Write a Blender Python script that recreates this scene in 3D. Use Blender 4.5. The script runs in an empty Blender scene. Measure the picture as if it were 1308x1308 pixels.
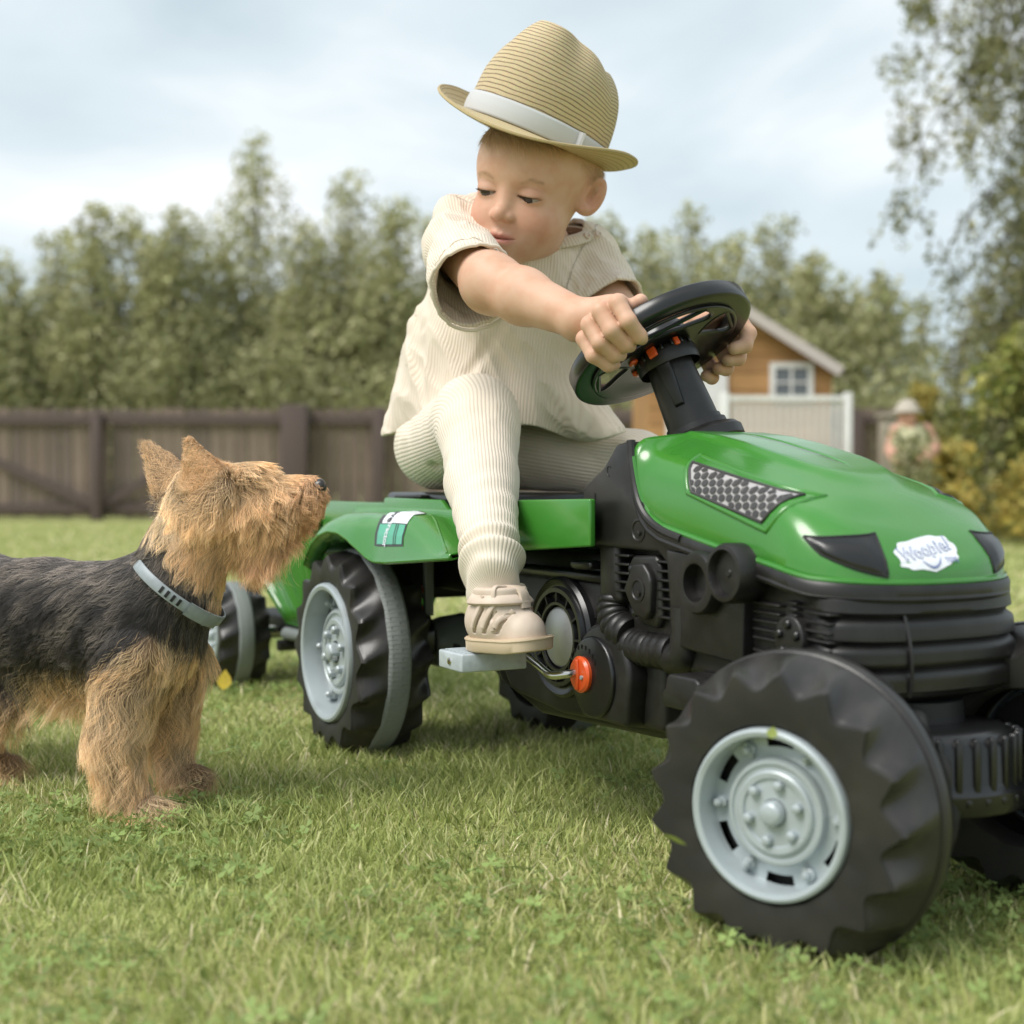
import bpy, math, random
import numpy as np
from mathutils import Vector, Matrix, noise as mnoise

random.seed(7)
rng = np.random.default_rng(11)
SC = bpy.context.scene
COL = SC.collection
R = math.radians

# ------------------------------------------------------------------ camera
cam_d = bpy.data.cameras.new('camera')
cam = bpy.data.objects.new('camera', cam_d)
COL.objects.link(cam)
cam.location = (0, 0, 0.36)
cam.rotation_euler = (R(90 - 1.113), 0, 0)
cam_d.sensor_width = 36
cam_d.lens = 48.17
cam_d.clip_start = 0.05
cam_d.clip_end = 2000
cam_d.dof.use_dof = True
cam_d.dof.focus_distance = 1.46
cam_d.dof.aperture_fstop = 4.4
SC.camera = cam

# ------------------------------------------------------------------ world
world = bpy.data.worlds.new('World')
SC.world = world
world.use_nodes = True
nt = world.node_tree
for n in list(nt.nodes):
    nt.nodes.remove(n)
SUN_EL, SUN_AZ = R(52), R(235)      # azimuth clockwise from +Y
w_out = nt.nodes.new('ShaderNodeOutputWorld')
w_bg = nt.nodes.new('ShaderNodeBackground')
w_bg.inputs['Strength'].default_value = 0.110
sky = nt.nodes.new('ShaderNodeTexSky')
sky.sky_type = 'NISHITA'
sky.sun_disc = False
sky.sun_elevation = SUN_EL
sky.sun_rotation = SUN_AZ
sky.air_density = 1.0
sky.dust_density = 2.0
w_tc = nt.nodes.new('ShaderNodeTexCoord')
w_map = nt.nodes.new('ShaderNodeMapping')
w_map.inputs['Scale'].default_value = (1.0, 1.0, 2.4)
w_map.inputs['Rotation'].default_value = (0, R(-24), 0)
w_map.inputs['Location'].default_value = (0.35, 0.1, 0.4)
w_n = nt.nodes.new('ShaderNodeTexNoise')
w_n.inputs['Scale'].default_value = 2.3
w_n.inputs['Detail'].default_value = 6
w_n.inputs['Roughness'].default_value = 0.5
w_n.inputs['Distortion'].default_value = 0.25
w_r = nt.nodes.new('ShaderNodeValToRGB')
w_r.color_ramp.elements[0].position = 0.38
w_r.color_ramp.elements[0].color = (3.9, 4.6, 4.95, 1)
w_r.color_ramp.elements[1].position = 0.68
w_r.color_ramp.elements[1].color = (7.4, 7.5, 7.5, 1)
e = w_r.color_ramp.elements.new(0.52)
e.color = (4.9, 5.5, 5.75, 1)
w_mx = nt.nodes.new('ShaderNodeMix')
w_mx.data_type = 'RGBA'
w_mx.inputs['Factor'].default_value = 0.90
L = nt.links.new
L(w_tc.outputs['Generated'], w_map.inputs['Vector'])
L(w_map.outputs['Vector'], w_n.inputs['Vector'])
L(w_n.outputs['Fac'], w_r.inputs['Fac'])
L(sky.outputs['Color'], w_mx.inputs['A'])
L(w_r.outputs['Color'], w_mx.inputs['B'])
L(w_mx.outputs['Result'], w_bg.inputs['Color'])
L(w_bg.outputs['Background'], w_out.inputs['Surface'])

# ------------------------------------------------------------------ sun
sun_d = bpy.data.lights.new('sun', 'SUN')
sun_d.energy = 2.2
sun_d.angle = R(30)
sun_d.color = (1.0, 0.965, 0.91)
sun = bpy.data.objects.new('sun', sun_d)
COL.objects.link(sun)
sd = Vector((math.sin(SUN_AZ) * math.cos(SUN_EL), math.cos(SUN_AZ) * math.cos(SUN_EL), math.sin(SUN_EL)))
sun.rotation_euler = sd.to_track_quat('Z', 'Y').to_euler()

SC.view_settings.view_transform = 'Standard'
SC.view_settings.look = 'None'
SC.view_settings.exposure = 0.6
SC.view_settings.gamma = 1
SC.view_settings.use_curve_mapping = False

# ------------------------------------------------------------------ materials
def lin(c):
    return tuple((x / 12.92 if x <= 0.04045 else ((x + 0.055) / 1.055) ** 2.4) for x in c)

def mat(name, col=(0.5, 0.5, 0.5), rough=0.5, metal=0.0, coat=0.0, spec=0.5, noise=None, bump=None,
        attr=None, sheen=0.0, sss=0.0, transl=0.0, extra=None):
    """noise=(scale, second colour, lo, hi); bump=(scale, strength, distance); attr = colour attribute name"""
    m = bpy.data.materials.new(name)
    m.use_nodes = True
    t = m.node_tree
    b = t.nodes['Principled BSDF']
    b.inputs['Base Color'].default_value = (*col, 1)
    b.inputs['Roughness'].default_value = rough
    b.inputs['Metallic'].default_value = metal
    b.inputs['Coat Weight'].default_value = coat
    b.inputs['Coat Roughness'].default_value = 0.14
    b.inputs['Specular IOR Level'].default_value = spec
    b.inputs['Sheen Weight'].default_value = sheen
    if sss:
        b.inputs['Subsurface Weight'].default_value = sss
        b.inputs['Subsurface Radius'].default_value = (1.0, 0.35, 0.18)
        b.inputs['Subsurface Scale'].default_value = 0.008
    l = t.links.new
    tc = t.nodes.new('ShaderNodeTexCoord')
    src = None
    if attr:
        a = t.nodes.new('ShaderNodeAttribute')
        a.attribute_name = attr
        src = a.outputs['Color']
    if noise:
        sc_, c2, lo, hi = noise
        n = t.nodes.new('ShaderNodeTexNoise')
        n.inputs['Scale'].default_value = sc_
        n.inputs['Detail'].default_value = 5
        l(tc.outputs['Object'], n.inputs['Vector'])
        r = t.nodes.new('ShaderNodeMapRange')
        r.inputs['From Min'].default_value = lo
        r.inputs['From Max'].default_value = hi
        l(n.outputs['Fac'], r.inputs['Value'])
        mx = t.nodes.new('ShaderNodeMix')
        mx.data_type = 'RGBA'
        l(r.outputs['Result'], mx.inputs['Factor'])
        if src is not None:
            l(src, mx.inputs['A'])
            mul = t.nodes.new('ShaderNodeMix')
            mul.data_type = 'RGBA'
            mul.blend_type = 'MULTIPLY'
            mul.inputs['Factor'].default_value = 1
            l(src, mul.inputs['A'])
            mul.inputs['B'].default_value = (*c2, 1)
            l(mul.outputs['Result'], mx.inputs['B'])
        else:
            mx.inputs['A'].default_value = (*col, 1)
            mx.inputs['B'].default_value = (*c2, 1)
        src = mx.outputs['Result']
    if src is not None:
        l(src, b.inputs['Base Color'])
    if bump:
        bs, st, dist = bump
        n2 = t.nodes.new('ShaderNodeTexNoise')
        n2.inputs['Scale'].default_value = bs
        n2.inputs['Detail'].default_value = 4
        l(tc.outputs['Object'], n2.inputs['Vector'])
        bp = t.nodes.new('ShaderNodeBump')
        bp.inputs['Strength'].default_value = st
        bp.inputs['Distance'].default_value = dist
        l(n2.outputs['Fac'], bp.inputs['Height'])
        l(bp.outputs['Normal'], b.inputs['Normal'])
    if transl:
        tr = t.nodes.new('ShaderNodeBsdfTranslucent')
        ms = t.nodes.new('ShaderNodeMixShader')
        ms.inputs[0].default_value = transl
        if src is not None:
            l(src, tr.inputs['Color'])
        else:
            tr.inputs['Color'].default_value = (*col, 1)
        l(b.outputs[0], ms.inputs[1])
        l(tr.outputs[0], ms.inputs[2])
        l(ms.outputs[0], t.nodes['Material Output'].inputs['Surface'])
    if extra:
        extra(t, b, tc)
    return m

# ------------------------------------------------------------------ objects
def mesh_np(name, V, F, smooth=False):
    """V (n,3) float; F list of tuples or (m,k) int array"""
    me = bpy.data.meshes.new(name)
    V = np.asarray(V, dtype=np.float32)
    if isinstance(F, np.ndarray):
        k = F.shape[1]
        me.vertices.add(len(V))
        me.vertices.foreach_set('co', V.ravel())
        me.loops.add(F.size)
        me.loops.foreach_set('vertex_index', F.astype(np.int32).ravel())
        me.polygons.add(len(F))
        me.polygons.foreach_set('loop_start', np.arange(0, F.size, k, dtype=np.int32))
        me.polygons.foreach_set('loop_total', np.full(len(F), k, dtype=np.int32))
        me.update(calc_edges=True)
    else:
        me.from_pydata([tuple(map(float, v)) for v in V], [], [tuple(int(i) for i in f) for f in F])
        me.update()
    if smooth:
        me.polygons.foreach_set('use_smooth', np.ones(len(me.polygons), dtype=bool))
    me.validate()
    return me

def set_color(me, C, name='Col'):
    a = me.color_attributes.new(name, 'FLOAT_COLOR', 'POINT')
    C = np.asarray(C, dtype=np.float32)
    if C.shape[1] == 3:
        C = np.hstack([C, np.ones((len(C), 1), np.float32)])
    a.data.foreach_set('color', C.ravel())

def set_float(me, vals, name):
    a = me.attributes.new(name, 'FLOAT', 'POINT')
    a.data.foreach_set('value', np.asarray(vals, dtype=np.float32))

def tag(o, label=None, cat=None, group=None, kind=None):
    if label: o['label'] = label
    if cat: o['category'] = cat
    if group: o['group'] = group
    if kind: o['kind'] = kind
    return o

def obj(name, me, m=None, parent=None, bevel=0, seg=2, smooth=None, sub=0, solid=0, auto=35):
    if isinstance(me, MB):
        me = me.mesh(name)
    if m is not None and len(me.materials) == 0:
        me.materials.append(m)
    o = bpy.data.objects.new(name, me)
    COL.objects.link(o)
    if parent is not None:
        o.parent = parent
    if solid:
        s = o.modifiers.new('solid', 'SOLIDIFY'); s.thickness = solid; s.offset = -1
    if bevel:
        b = o.modifiers.new('bevel', 'BEVEL'); b.width = bevel; b.segments = seg
        b.limit_method = 'ANGLE'; b.angle_limit = R(30)
        b.harden_normals = False
    if sub:
        s = o.modifiers.new('sub', 'SUBSURF'); s.levels = sub; s.render_levels = sub
    if smooth or (bevel and smooth is None):
        me.polygons.foreach_set('use_smooth', np.ones(len(me.polygons), dtype=bool))
        if auto:
            me.set_sharp_from_angle(angle=R(auto)) if not bevel else None
    return o

def empty(name, loc=(0, 0, 0), rz=0, parent=None):
    o = bpy.data.objects.new(name, None)
    COL.objects.link(o)
    o.location = loc
    o.rotation_euler = (0, 0, rz)
    o.empty_display_size = 0.05
    if parent is not None:
        o.parent = parent
    return o

def copy_tree(o, parent=None):
    c = o.copy()
    COL.objects.link(c)
    if parent is not None:
        c.parent = parent
    for ch in list(o.children):
        copy_tree(ch, c)
    return c

class MB:
    """collects simple shapes into one mesh"""
    def __init__(s):
        s.v = []; s.f = []
    def add(s, V, F):
        o = len(s.v)
        s.v += [tuple(map(float, v)) for v in V]
        s.f += [tuple(int(i) + o for i in f) for f in F]
        return s
    def box(s, lo, hi, M=None):
        x0, y0, z0 = lo; x1, y1, z1 = hi
        V = [(x0,y0,z0),(x1,y0,z0),(x1,y1,z0),(x0,y1,z0),(x0,y0,z1),(x1,y0,z1),(x1,y1,z1),(x0,y1,z1)]
        if M is not None: V = [M @ Vector(v) for v in V]
        return s.add(V, [(3,2,1,0),(4,5,6,7),(0,1,5,4),(1,2,6,5),(2,3,7,6),(3,0,4,7)])
    def cbox(s, c, size, M=None):
        return s.box([c[i]-size[i]/2 for i in range(3)], [c[i]+size[i]/2 for i in range(3)], M)
    def prism(s, pts, a, b, axis='y', M=None):
        """polygon pts (u,w) extruded from a to b along axis; for y: (x,z), x: (y,z), z: (x,y)"""
        n = len(pts)
        def mk(p, t):
            if axis == 'y': return (p[0], t, p[1])
            if axis == 'x': return (t, p[0], p[1])
            return (p[0], p[1], t)
        V = [mk(p, a) for p in pts] + [mk(p, b) for p in pts]
        if M is not None: V = [M @ Vector(v) for v in V]
        F = [tuple(range(n)), tuple(range(2*n-1, n-1, -1))]
        F += [(i, i+n, (i+1) % n + n, (i+1) % n) for i in range(n)]
        return s.add(V, F)
    def lathe(s, prof, n=32, M=None, closed=True, a0=0, a1=2*math.pi):
        """prof [(r, h)] revolved round Z"""
        V = []; F = []
        full = abs(a1 - a0 - 2*math.pi) < 1e-6
        cols = n if full else n + 1
        for (r, h) in prof:
            for i in range(cols):
                a = a0 + (a1 - a0) * i / n
                V.append((r*math.cos(a), r*math.sin(a), h))
        for j in range(len(prof)-1):
            for i in range(n):
                k = (i+1) % cols if full else i+1
                F.append((j*cols+i, j*cols+k, (j+1)*cols+k, (j+1)*cols+i))
        if closed and full:
            if prof[0][0] > 1e-5: F.append(tuple(range(cols-1, -1, -1)))
            if prof[-1][0] > 1e-5: F.append(tuple((len(prof)-1)*cols+i for i in range(cols)))
        if M is not None: V = [M @ Vector(v) for v in V]
        return s.add(V, F)
    def tube(s, pts, r, n=10, caps=True, squash=1.0):
        pts = [Vector(p) for p in pts]
        if not isinstance(r, (list, tuple)): r = [r]*len(pts)
        V = []; F = []
        up = None
        for i, p in enumerate(pts):
            d = (pts[min(i+1, len(pts)-1)] - pts[max(i-1, 0)]).normalized()
            if up is None:
                up = d.orthogonal().normalized()
            up = (up - d*up.dot(d)).normalized()
            sd_ = d.cross(up)
            for k in range(n):
                a = 2*math.pi*k/n
                V.append(p + up*(math.cos(a)*r[i]) + sd_*(math.sin(a)*r[i]*squash))
        for i in range(len(pts)-1):
            for k in range(n):
                k2 = (k+1) % n
                F.append((i*n+k, i*n+k2, (i+1)*n+k2, (i+1)*n+k))
        if caps:
            F.append(tuple(range(n-1, -1, -1))); F.append(tuple((len(pts)-1)*n+k for k in range(n)))
        return s.add(V, F)
    def grid(s, P):
        """P[i][j] points"""
        n = len(P); m = len(P[0])
        V = [p for row in P for p in row]
        F = [(i*m+j, i*m+j+1, (i+1)*m+j+1, (i+1)*m+j) for i in range(n-1) for j in range(m-1)]
        return s.add(V, F)
    def mesh(s, name, smooth=False):
        me = bpy.data.meshes.new(name)
        me.from_pydata(s.v, [], s.f)
        me.update()
        import bmesh
        bm = bmesh.new(); bm.from_mesh(me)
        bmesh.ops.recalc_face_normals(bm, faces=bm.faces)
        bm.to_mesh(me); bm.free()
        if smooth:
            me.polygons.foreach_set('use_smooth', np.ones(len(me.polygons), dtype=bool))
        return me

def TM(loc=(0,0,0), rx=0, ry=0, rz=0, s=1):
    return Matrix.Translation(loc) @ Matrix.Rotation(rz, 4, 'Z') @ Matrix.Rotation(ry, 4, 'Y') @ Matrix.Rotation(rx, 4, 'X') @ Matrix.Scale(s, 4)

def catmull(pts, n=8):
    pts = [np.array(p, float) for p in pts]
    P = [2*pts[0]-pts[1]] + pts + [2*pts[-1]-pts[-2]]
    out = []
    for i in range(1, len(P)-2):
        for k in range(n):
            t = k/n
            out.append(0.5*((2*P[i]) + (-P[i-1]+P[i+1])*t + (2*P[i-1]-5*P[i]+4*P[i+1]-P[i+2])*t*t + (-P[i-1]+3*P[i]-3*P[i+1]+P[i+2])*t**3))
    out.append(pts[-1])
    return out

def text_mesh(s, size, extr=0.0004, font_bold=0.0, spacing=1.0):
    c = bpy.data.curves.new('lettering', 'FONT')
    c.body = s; c.size = size; c.extrude = extr; c.offset = font_bold
    c.align_x = 'CENTER'; c.align_y = 'CENTER'; c.space_character = spacing
    c.resolution_u = 3
    o = bpy.data.objects.new('lettering', c)
    COL.objects.link(o)
    bpy.context.view_layer.update()
    dg = bpy.context.evaluated_depsgraph_get()
    me = bpy.data.meshes.new_from_object(o.evaluated_get(dg))
    bpy.data.objects.remove(o)
    bpy.data.curves.remove(c)
    return me

# ------------------------------------------------------------------ implicit surfaces
def smin(a, b, k):
    h = np.clip(0.5 + 0.5*(b-a)/k, 0, 1)
    return b + (a-b)*h - k*h*(1-h)
def smax(a, b, k):
    return -smin(-a, -b, k)
def sd_sphere(P, c, r):
    return np.linalg.norm(P - np.array(c), axis=1) - r
def rotm(rx=0, ry=0, rz=0):
    return np.array((Matrix.Rotation(rz, 3, 'Z') @ Matrix.Rotation(ry, 3, 'Y') @ Matrix.Rotation(rx, 3, 'X')))
def sd_ell(P, c, r, Rm=None):
    q = P - np.array(c)
    if Rm is not None: q = q @ Rm
    r = np.array(r)
    k0 = np.linalg.norm(q/r, axis=1) + 1e-9
    k1 = np.linalg.norm(q/(r*r), axis=1) + 1e-9
    return k0*(k0-1)/k1
def sd_cone(P, a, b, ra, rb):
    """capsule whose radius runs linearly from ra to rb"""
    a = np.array(a, float); b = np.array(b, float)
    ab = b-a
    t = np.clip(((P-a) @ ab)/(ab @ ab), 0, 1)
    return np.linalg.norm(P - a - t[:, None]*ab, axis=1) - (ra + (rb-ra)*t)
def sd_chain(P, pts, rad, k=0.0):
    d = None
    for i in range(len(pts)-1):
        c = sd_cone(P, pts[i], pts[i+1], rad[i], rad[i+1])
        d = c if d is None else (np.minimum(d, c) if k == 0 else smin(d, c, k))
    return d

def near(P, f, c, r, m=0.035):
    """evaluate f only near the ball (c, r) that holds its surface"""
    d = np.linalg.norm(P-np.asarray(c), axis=1) - r + m
    k = d < m
    if k.any():
        d[k] = f(P[k])
    return d

def nets(f, lo, hi, h, band=1.5):
    """surface nets with a coarse pass; returns V, F(quads)"""
    lo = np.array(lo, float); hi = np.array(hi, float)
    c = 4
    n = np.ceil((hi-lo)/h/c).astype(int)*c + 1
    nc = (n-1)//c + 1
    gc = np.stack(np.meshgrid(*[lo[i] + np.arange(nc[i])*h*c for i in range(3)], indexing='ij'), -1).reshape(-1, 3)
    fc = f(gc).reshape(nc)
    act = np.abs(fc) < band*h*c
    # dilate to fine blocks
    F = np.full(n, 1.0, dtype=np.float32)
    Fm = np.zeros(n, bool)
    idx = np.argwhere(act)
    up = np.repeat(np.repeat(np.repeat(fc, c, 0), c, 1), c, 2)
    # nearest coarse sign for the far cells
    sh = [min(n[i], up.shape[i]) for i in range(3)]
    F[:sh[0], :sh[1], :sh[2]] = np.where(up[:sh[0], :sh[1], :sh[2]] < 0, -1, 1)
    ca = np.zeros(nc, bool)
    ca[tuple(idx.T)] = True
    blk = np.repeat(np.repeat(np.repeat(ca, c, 0), c, 1), c, 2)
    off = c//2
    for dx in (0, -off, off):
        for dy in (0, -off, off):
            for dz in (0, -off, off):
                s_ = np.roll(blk, (dx, dy, dz), (0, 1, 2))
                Fm |= s_[:n[0], :n[1], :n[2]]
    ii = np.argwhere(Fm)
    vals = np.empty(len(ii), np.float32)
    for s_ in range(0, len(ii), 400000):
        P = lo + ii[s_:s_+400000]*h
        vals[s_:s_+400000] = f(P)
    F[tuple(ii.T)] = vals
    ins = F < 0
    # cells with sign change
    cs = np.zeros(n-1, np.int8)
    corners = [(a, b, d) for a in (0, 1) for b in (0, 1) for d in (0, 1)]
    for a, b, d in corners:
        cs += ins[a:n[0]-1+a, b:n[1]-1+b, d:n[2]-1+d]
    cell = (cs > 0) & (cs < 8)
    ci = np.argwhere(cell)
    vid = np.full(cell.shape, -1, np.int64)
    vid[tuple(ci.T)] = np.arange(len(ci))
    acc = np.zeros((len(ci), 3)); cnt = np.zeros(len(ci))
    for e0, e1 in [(p, q) for p in corners for q in corners if sum(q) - sum(p) == 1 and all(q[i] >= p[i] for i in range(3))]:
        f0 = F[tuple((ci + e0).T)]; f1 = F[tuple((ci + e1).T)]
        m = (f0 < 0) != (f1 < 0)
        t = np.where(m, f0/(f0-f1+1e-12), 0)
        p = np.array(e0) + t[:, None]*(np.array(e1)-np.array(e0))
        acc[m] += p[m]; cnt[m] += 1
    V = lo + (ci + acc/cnt[:, None])*h
    quads = []
    for ax in range(3):
        s0 = [slice(None)]*3; s1 = [slice(None)]*3
        s0[ax] = slice(0, n[ax]-1); s1[ax] = slice(1, n[ax])
        a = ins[tuple(s0)]; b = ins[tuple(s1)]
        e = np.argwhere(a != b)
        o1, o2 = [(1, 2), (2, 0), (0, 1)][ax]
        ok = (e[:, o1] > 0) & (e[:, o2] > 0) & (e[:, o1] < n[o1]-1) & (e[:, o2] < n[o2]-1)
        e = e[ok]
        fl = a[tuple(e.T)]
        u1 = np.zeros(3, int); u1[o1] = 1
        u2 = np.zeros(3, int); u2[o2] = 1
        q = np.stack([vid[tuple((e-u1-u2).T)], vid[tuple((e-u2).T)], vid[tuple(e.T)], vid[tuple((e-u1).T)]], 1)
        q[~fl] = q[~fl][:, ::-1]
        quads.append(q)
    Q = np.vstack(quads)
    # two refinement steps onto the surface
    for _ in range(2):
        d = f(V); ep = h*0.3
        g = np.stack([f(V + np.eye(3)[i]*ep) - f(V - np.eye(3)[i]*ep) for i in range(3)], 1)/(2*ep)
        V = V - (np.clip(d, -h, h)/np.maximum((g*g).sum(1), 0.25))[:, None]*g
    return V, Q

def vnoise(P, scale, seed=0, octv=1):
    """cheap smooth value noise, vectorised; about -1..1"""
    out = np.zeros(len(P)); amp = 1.0
    for o in range(octv):
        Q = P*scale*(2**o) + seed*17.31 + o*5.7
        i = np.floor(Q).astype(np.int64); fr = Q-i
        u = fr*fr*(3-2*fr)
        def hsh(a, b, c):
            x = (a*73856093) ^ (b*19349663) ^ (c*83492791)
            x = (x ^ (x >> 13))*1274126177 & 0x7fffffff
            return (x ^ (x >> 16)) % 10007/10007.0*2-1
        r = 0
        for a in (0, 1):
            for b in (0, 1):
                for c in (0, 1):
                    w = (u[:, 0] if a else 1-u[:, 0])*(u[:, 1] if b else 1-u[:, 1])*(u[:, 2] if c else 1-u[:, 2])
                    r = r + w*hsh(i[:, 0]+a, i[:, 1]+b, i[:, 2]+c)
        out += amp*r; amp *= 0.5
    return out

def strands(name, PTS, rad, C, m, parent=None):
    """PTS (N,k,3) hair curves; rad (k,) or (N,k); C (N,3) root colour or (N,k,3)"""
    N, k, _ = PTS.shape
    cu = bpy.data.hair_curves.new(name)
    cu.add_curves([k]*N)
    cu.attributes['position'].data.foreach_set('vector', PTS.astype(np.float32).ravel())
    ra = cu.attributes.get('radius') or cu.attributes.new('radius', 'FLOAT', 'POINT')
    rr = np.broadcast_to(np.asarray(rad, np.float32), (N, k)).astype(np.float32)
    ra.data.foreach_set('value', np.ascontiguousarray(rr).ravel())
    ca = cu.attributes.new('Col', 'FLOAT_COLOR', 'POINT')
    C = np.asarray(C, np.float32)
    if C.ndim == 2: C = np.repeat(C[:, None, :], k, 1)
    C4 = np.concatenate([C, np.ones((N, k, 1), np.float32)], -1)
    ca.data.foreach_set('color', C4.ravel())
    cu.materials.append(m)
    o = bpy.data.objects.new(name, cu)
    COL.objects.link(o)
    if parent is not None: o.parent = parent
    return o
# ================================================================== setting: ground and grass
M_soil = mat('lawn_soil', (0.11, 0.14, 0.035), 0.95, noise=(30, (0.16, 0.15, 0.055), 0.4, 0.65), bump=(120, 0.6, 0.01))
def lawn_far(t, b, tc):
    l = t.links.new
    n = t.nodes.new('ShaderNodeTexNoise'); n.inputs['Scale'].default_value = 2.5; n.inputs['Detail'].default_value = 8
    n.inputs['Roughness'].default_value = 0.7
    l(tc.outputs['Object'], n.inputs['Vector'])
    r = t.nodes.new('ShaderNodeValToRGB')
    r.color_ramp.elements[0].position = 0.3; r.color_ramp.elements[0].color = (0.26, 0.29, 0.085, 1)
    r.color_ramp.elements[1].position = 0.72; r.color_ramp.elements[1].color = (0.42, 0.43, 0.155, 1)
    l(n.outputs['Fac'], r.inputs['Fac'])
    l(r.outputs['Color'], b.inputs['Base Color'])
M_lawn = mat('lawn_grass', (0.2, 0.25, 0.06), 0.9, extra=lawn_far, bump=(60, 0.8, 0.03))
def ground_z(x, y):
    return 0.0
g = MB()
g.add([(-400, -60, 0), (400, -60, 0), (400, 900, 0), (-400, 900, 0)], [(0, 1, 2, 3)])
ground = obj('ground', g, M_lawn)
tag(ground, 'short green lawn stretching back to the brown fence', kind='structure')

def blades(n, y0, y1, hmin, hmax, wid, seed, lean=0.45, xpad=0.35, even=True):
    """curved grass blades on the lawn between two distances"""
    r = np.random.default_rng(seed)
    u = r.random(n)
    # even density over the widening view wedge
    Y = np.sqrt(y0*y0 + u*(y1*y1-y0*y0))
    if not even: Y = y0 + (y1-y0)*u**1.25
    half = Y*0.40 + xpad
    X = (r.random(n)*2-1)*half
    P0 = np.stack([X, Y, np.zeros(n)], 1)
    big = vnoise(P0, 2.2, seed, 2)
    tuf = vnoise(P0, 14, seed+3, 2)
    H = (hmin + (hmax-hmin)*r.random(n)**1.4)*(1 + 0.35*tuf + 0.15*big)
    H = np.maximum(H, hmin*0.5)
    ang = r.random(n)*2*np.pi
    # neighbouring blades lie over together
    la = vnoise(P0, 9, seed+5)*np.pi*1.3 + r.normal(0, 1.9, n)
    ld = np.stack([np.cos(la), np.sin(la)], 1)
    L_ = H*(lean*0.8 + 0.8*r.random(n)**2)*(1.1)
    W = wid*(0.5 + 1.1*r.random(n)**2)
    side = np.stack([np.cos(ang), np.sin(ang), np.zeros(n)], 1)
    ts = [0, 0.35, 0.7, 1.0]
    V = []
    for t in ts:
        c = P0.copy()
        c[:, :2] += ld*(L_*t**1.7)[:, None]
        c[:, 2] = H*(t - 0.18*t*t*(lean+0.4)) - 0.002
        w = W*(1 - t**1.6)*0.5 + 0.00005
        if t < 1:
            V += [c - side*w[:, None], c + side*w[:, None]]
        else:
            V += [c]
    V = np.stack(V, 1)            # n,7,3
    base = np.arange(n)[:, None]*7
    F3 = np.vstack([base + np.array(t_) for t_ in ([0,1,3],[0,3,2],[2,3,5],[2,5,4],[4,5,6])])
    # colours: living greens, yellowed and straw blades
    pal = np.array([(0.34, 0.39, 0.12), (0.45, 0.50, 0.175), (0.57, 0.58, 0.27), (0.22, 0.28, 0.085), (0.80, 0.71, 0.48), (0.64, 0.60, 0.30)])
    dry = np.clip(0.20 + 0.30*vnoise(P0, 3.0, seed+9, 2), 0.01, 0.6)
    k = r.choice(4, n, p=[0.3, 0.34, 0.2, 0.16])
    isdry = r.random(n) < dry
    k = np.where(isdry, r.choice([4, 5], n), k)
    C = pal[k]*(0.8 + 0.4*r.random(n))[:, None]
    C = np.repeat(C[:, None, :], 7, 1)
    C[:, 5:, :] *= 1.12
    return V.reshape(-1, 3), F3, C.reshape(-1, 3)

M_blade = mat('grass_blade', (0.2, 0.25, 0.06), 0.55, attr='Col', transl=0.35, spec=0.35)
parts_ = [blades(125000, 0.72, 2.0, 0.008, 0.029, 0.0023, 1, lean=0.3), blades(95000, 2.0, 3.8, 0.010, 0.030, 0.0034, 2),
          blades(70000, 3.8, 12.5, 0.015, 0.034, 0.009, 3, even=False)]
off = 0; VV = []; FF = []; CC = []
for V, F, C in parts_:
    VV.append(V); FF.append(F+off); CC.append(C); off += len(V)
me = mesh_np('grass', np.vstack(VV), np.vstack(FF))
set_color(me, np.vstack(CC))
o = obj('grass', me, M_blade)
tag(o, 'mown lawn grass with green and straw coloured blades', 'grass', kind='stuff')

def clovers(n, seed):
    r = np.random.default_rng(seed)
    Y = np.sqrt(0.72**2 + r.random(n*3)*(3.2**2-0.72**2)); X = (r.random(n*3)*2-1)*(Y*0.4+0.1)
    P0 = np.stack([X, Y, np.zeros(n*3)], 1)
    keep = np.argsort(-vnoise(P0, 4.0, 21, 2) + r.random(n*3)*0.8)[:n]
    P0 = P0[keep]
    V = []; F = []; C = []
    for i, p in enumerate(P0):
        z = 0.008 + 0.014*r.random(); s = 0.0034 + 0.0045*r.random()**1.5; a0 = r.random()*6.28
        c = np.array([0.28, 0.37, 0.12])*(0.7+0.6*r.random())
        tl = r.normal(0, 0.35, 2)
        for q in range(3):
            a = a0 + q*2.094
            d = np.array([math.cos(a), math.sin(a)]); e_ = np.array([-d[1], d[0]])
            for (u, w, dz) in ((0, 0, 0), (0.75, 0.55, 0.0), (1.25, 0.35, 0.001), (1.1, 0, -0.0012), (1.25, -0.35, 0.001), (0.75, -0.55, 0.0)):
                xy = d*u*s + e_*w*s
                V.append((p[0]+xy[0], p[1]+xy[1], z + dz + xy @ tl)); C.append(c)
            b = len(V)-6
            F += [(b, b+1, b+2), (b, b+2, b+3), (b, b+3, b+4), (b, b+4, b+5)]
    return np.array(V), np.array(F), np.array(C)
V, F, C = clovers(7000, 5)
me = mesh_np('clover', V, F); set_color(me, C)
o = obj('clover', me, M_blade)
tag(o, 'small round clover leaves growing among the lawn grass', 'clover', kind='stuff')

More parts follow.
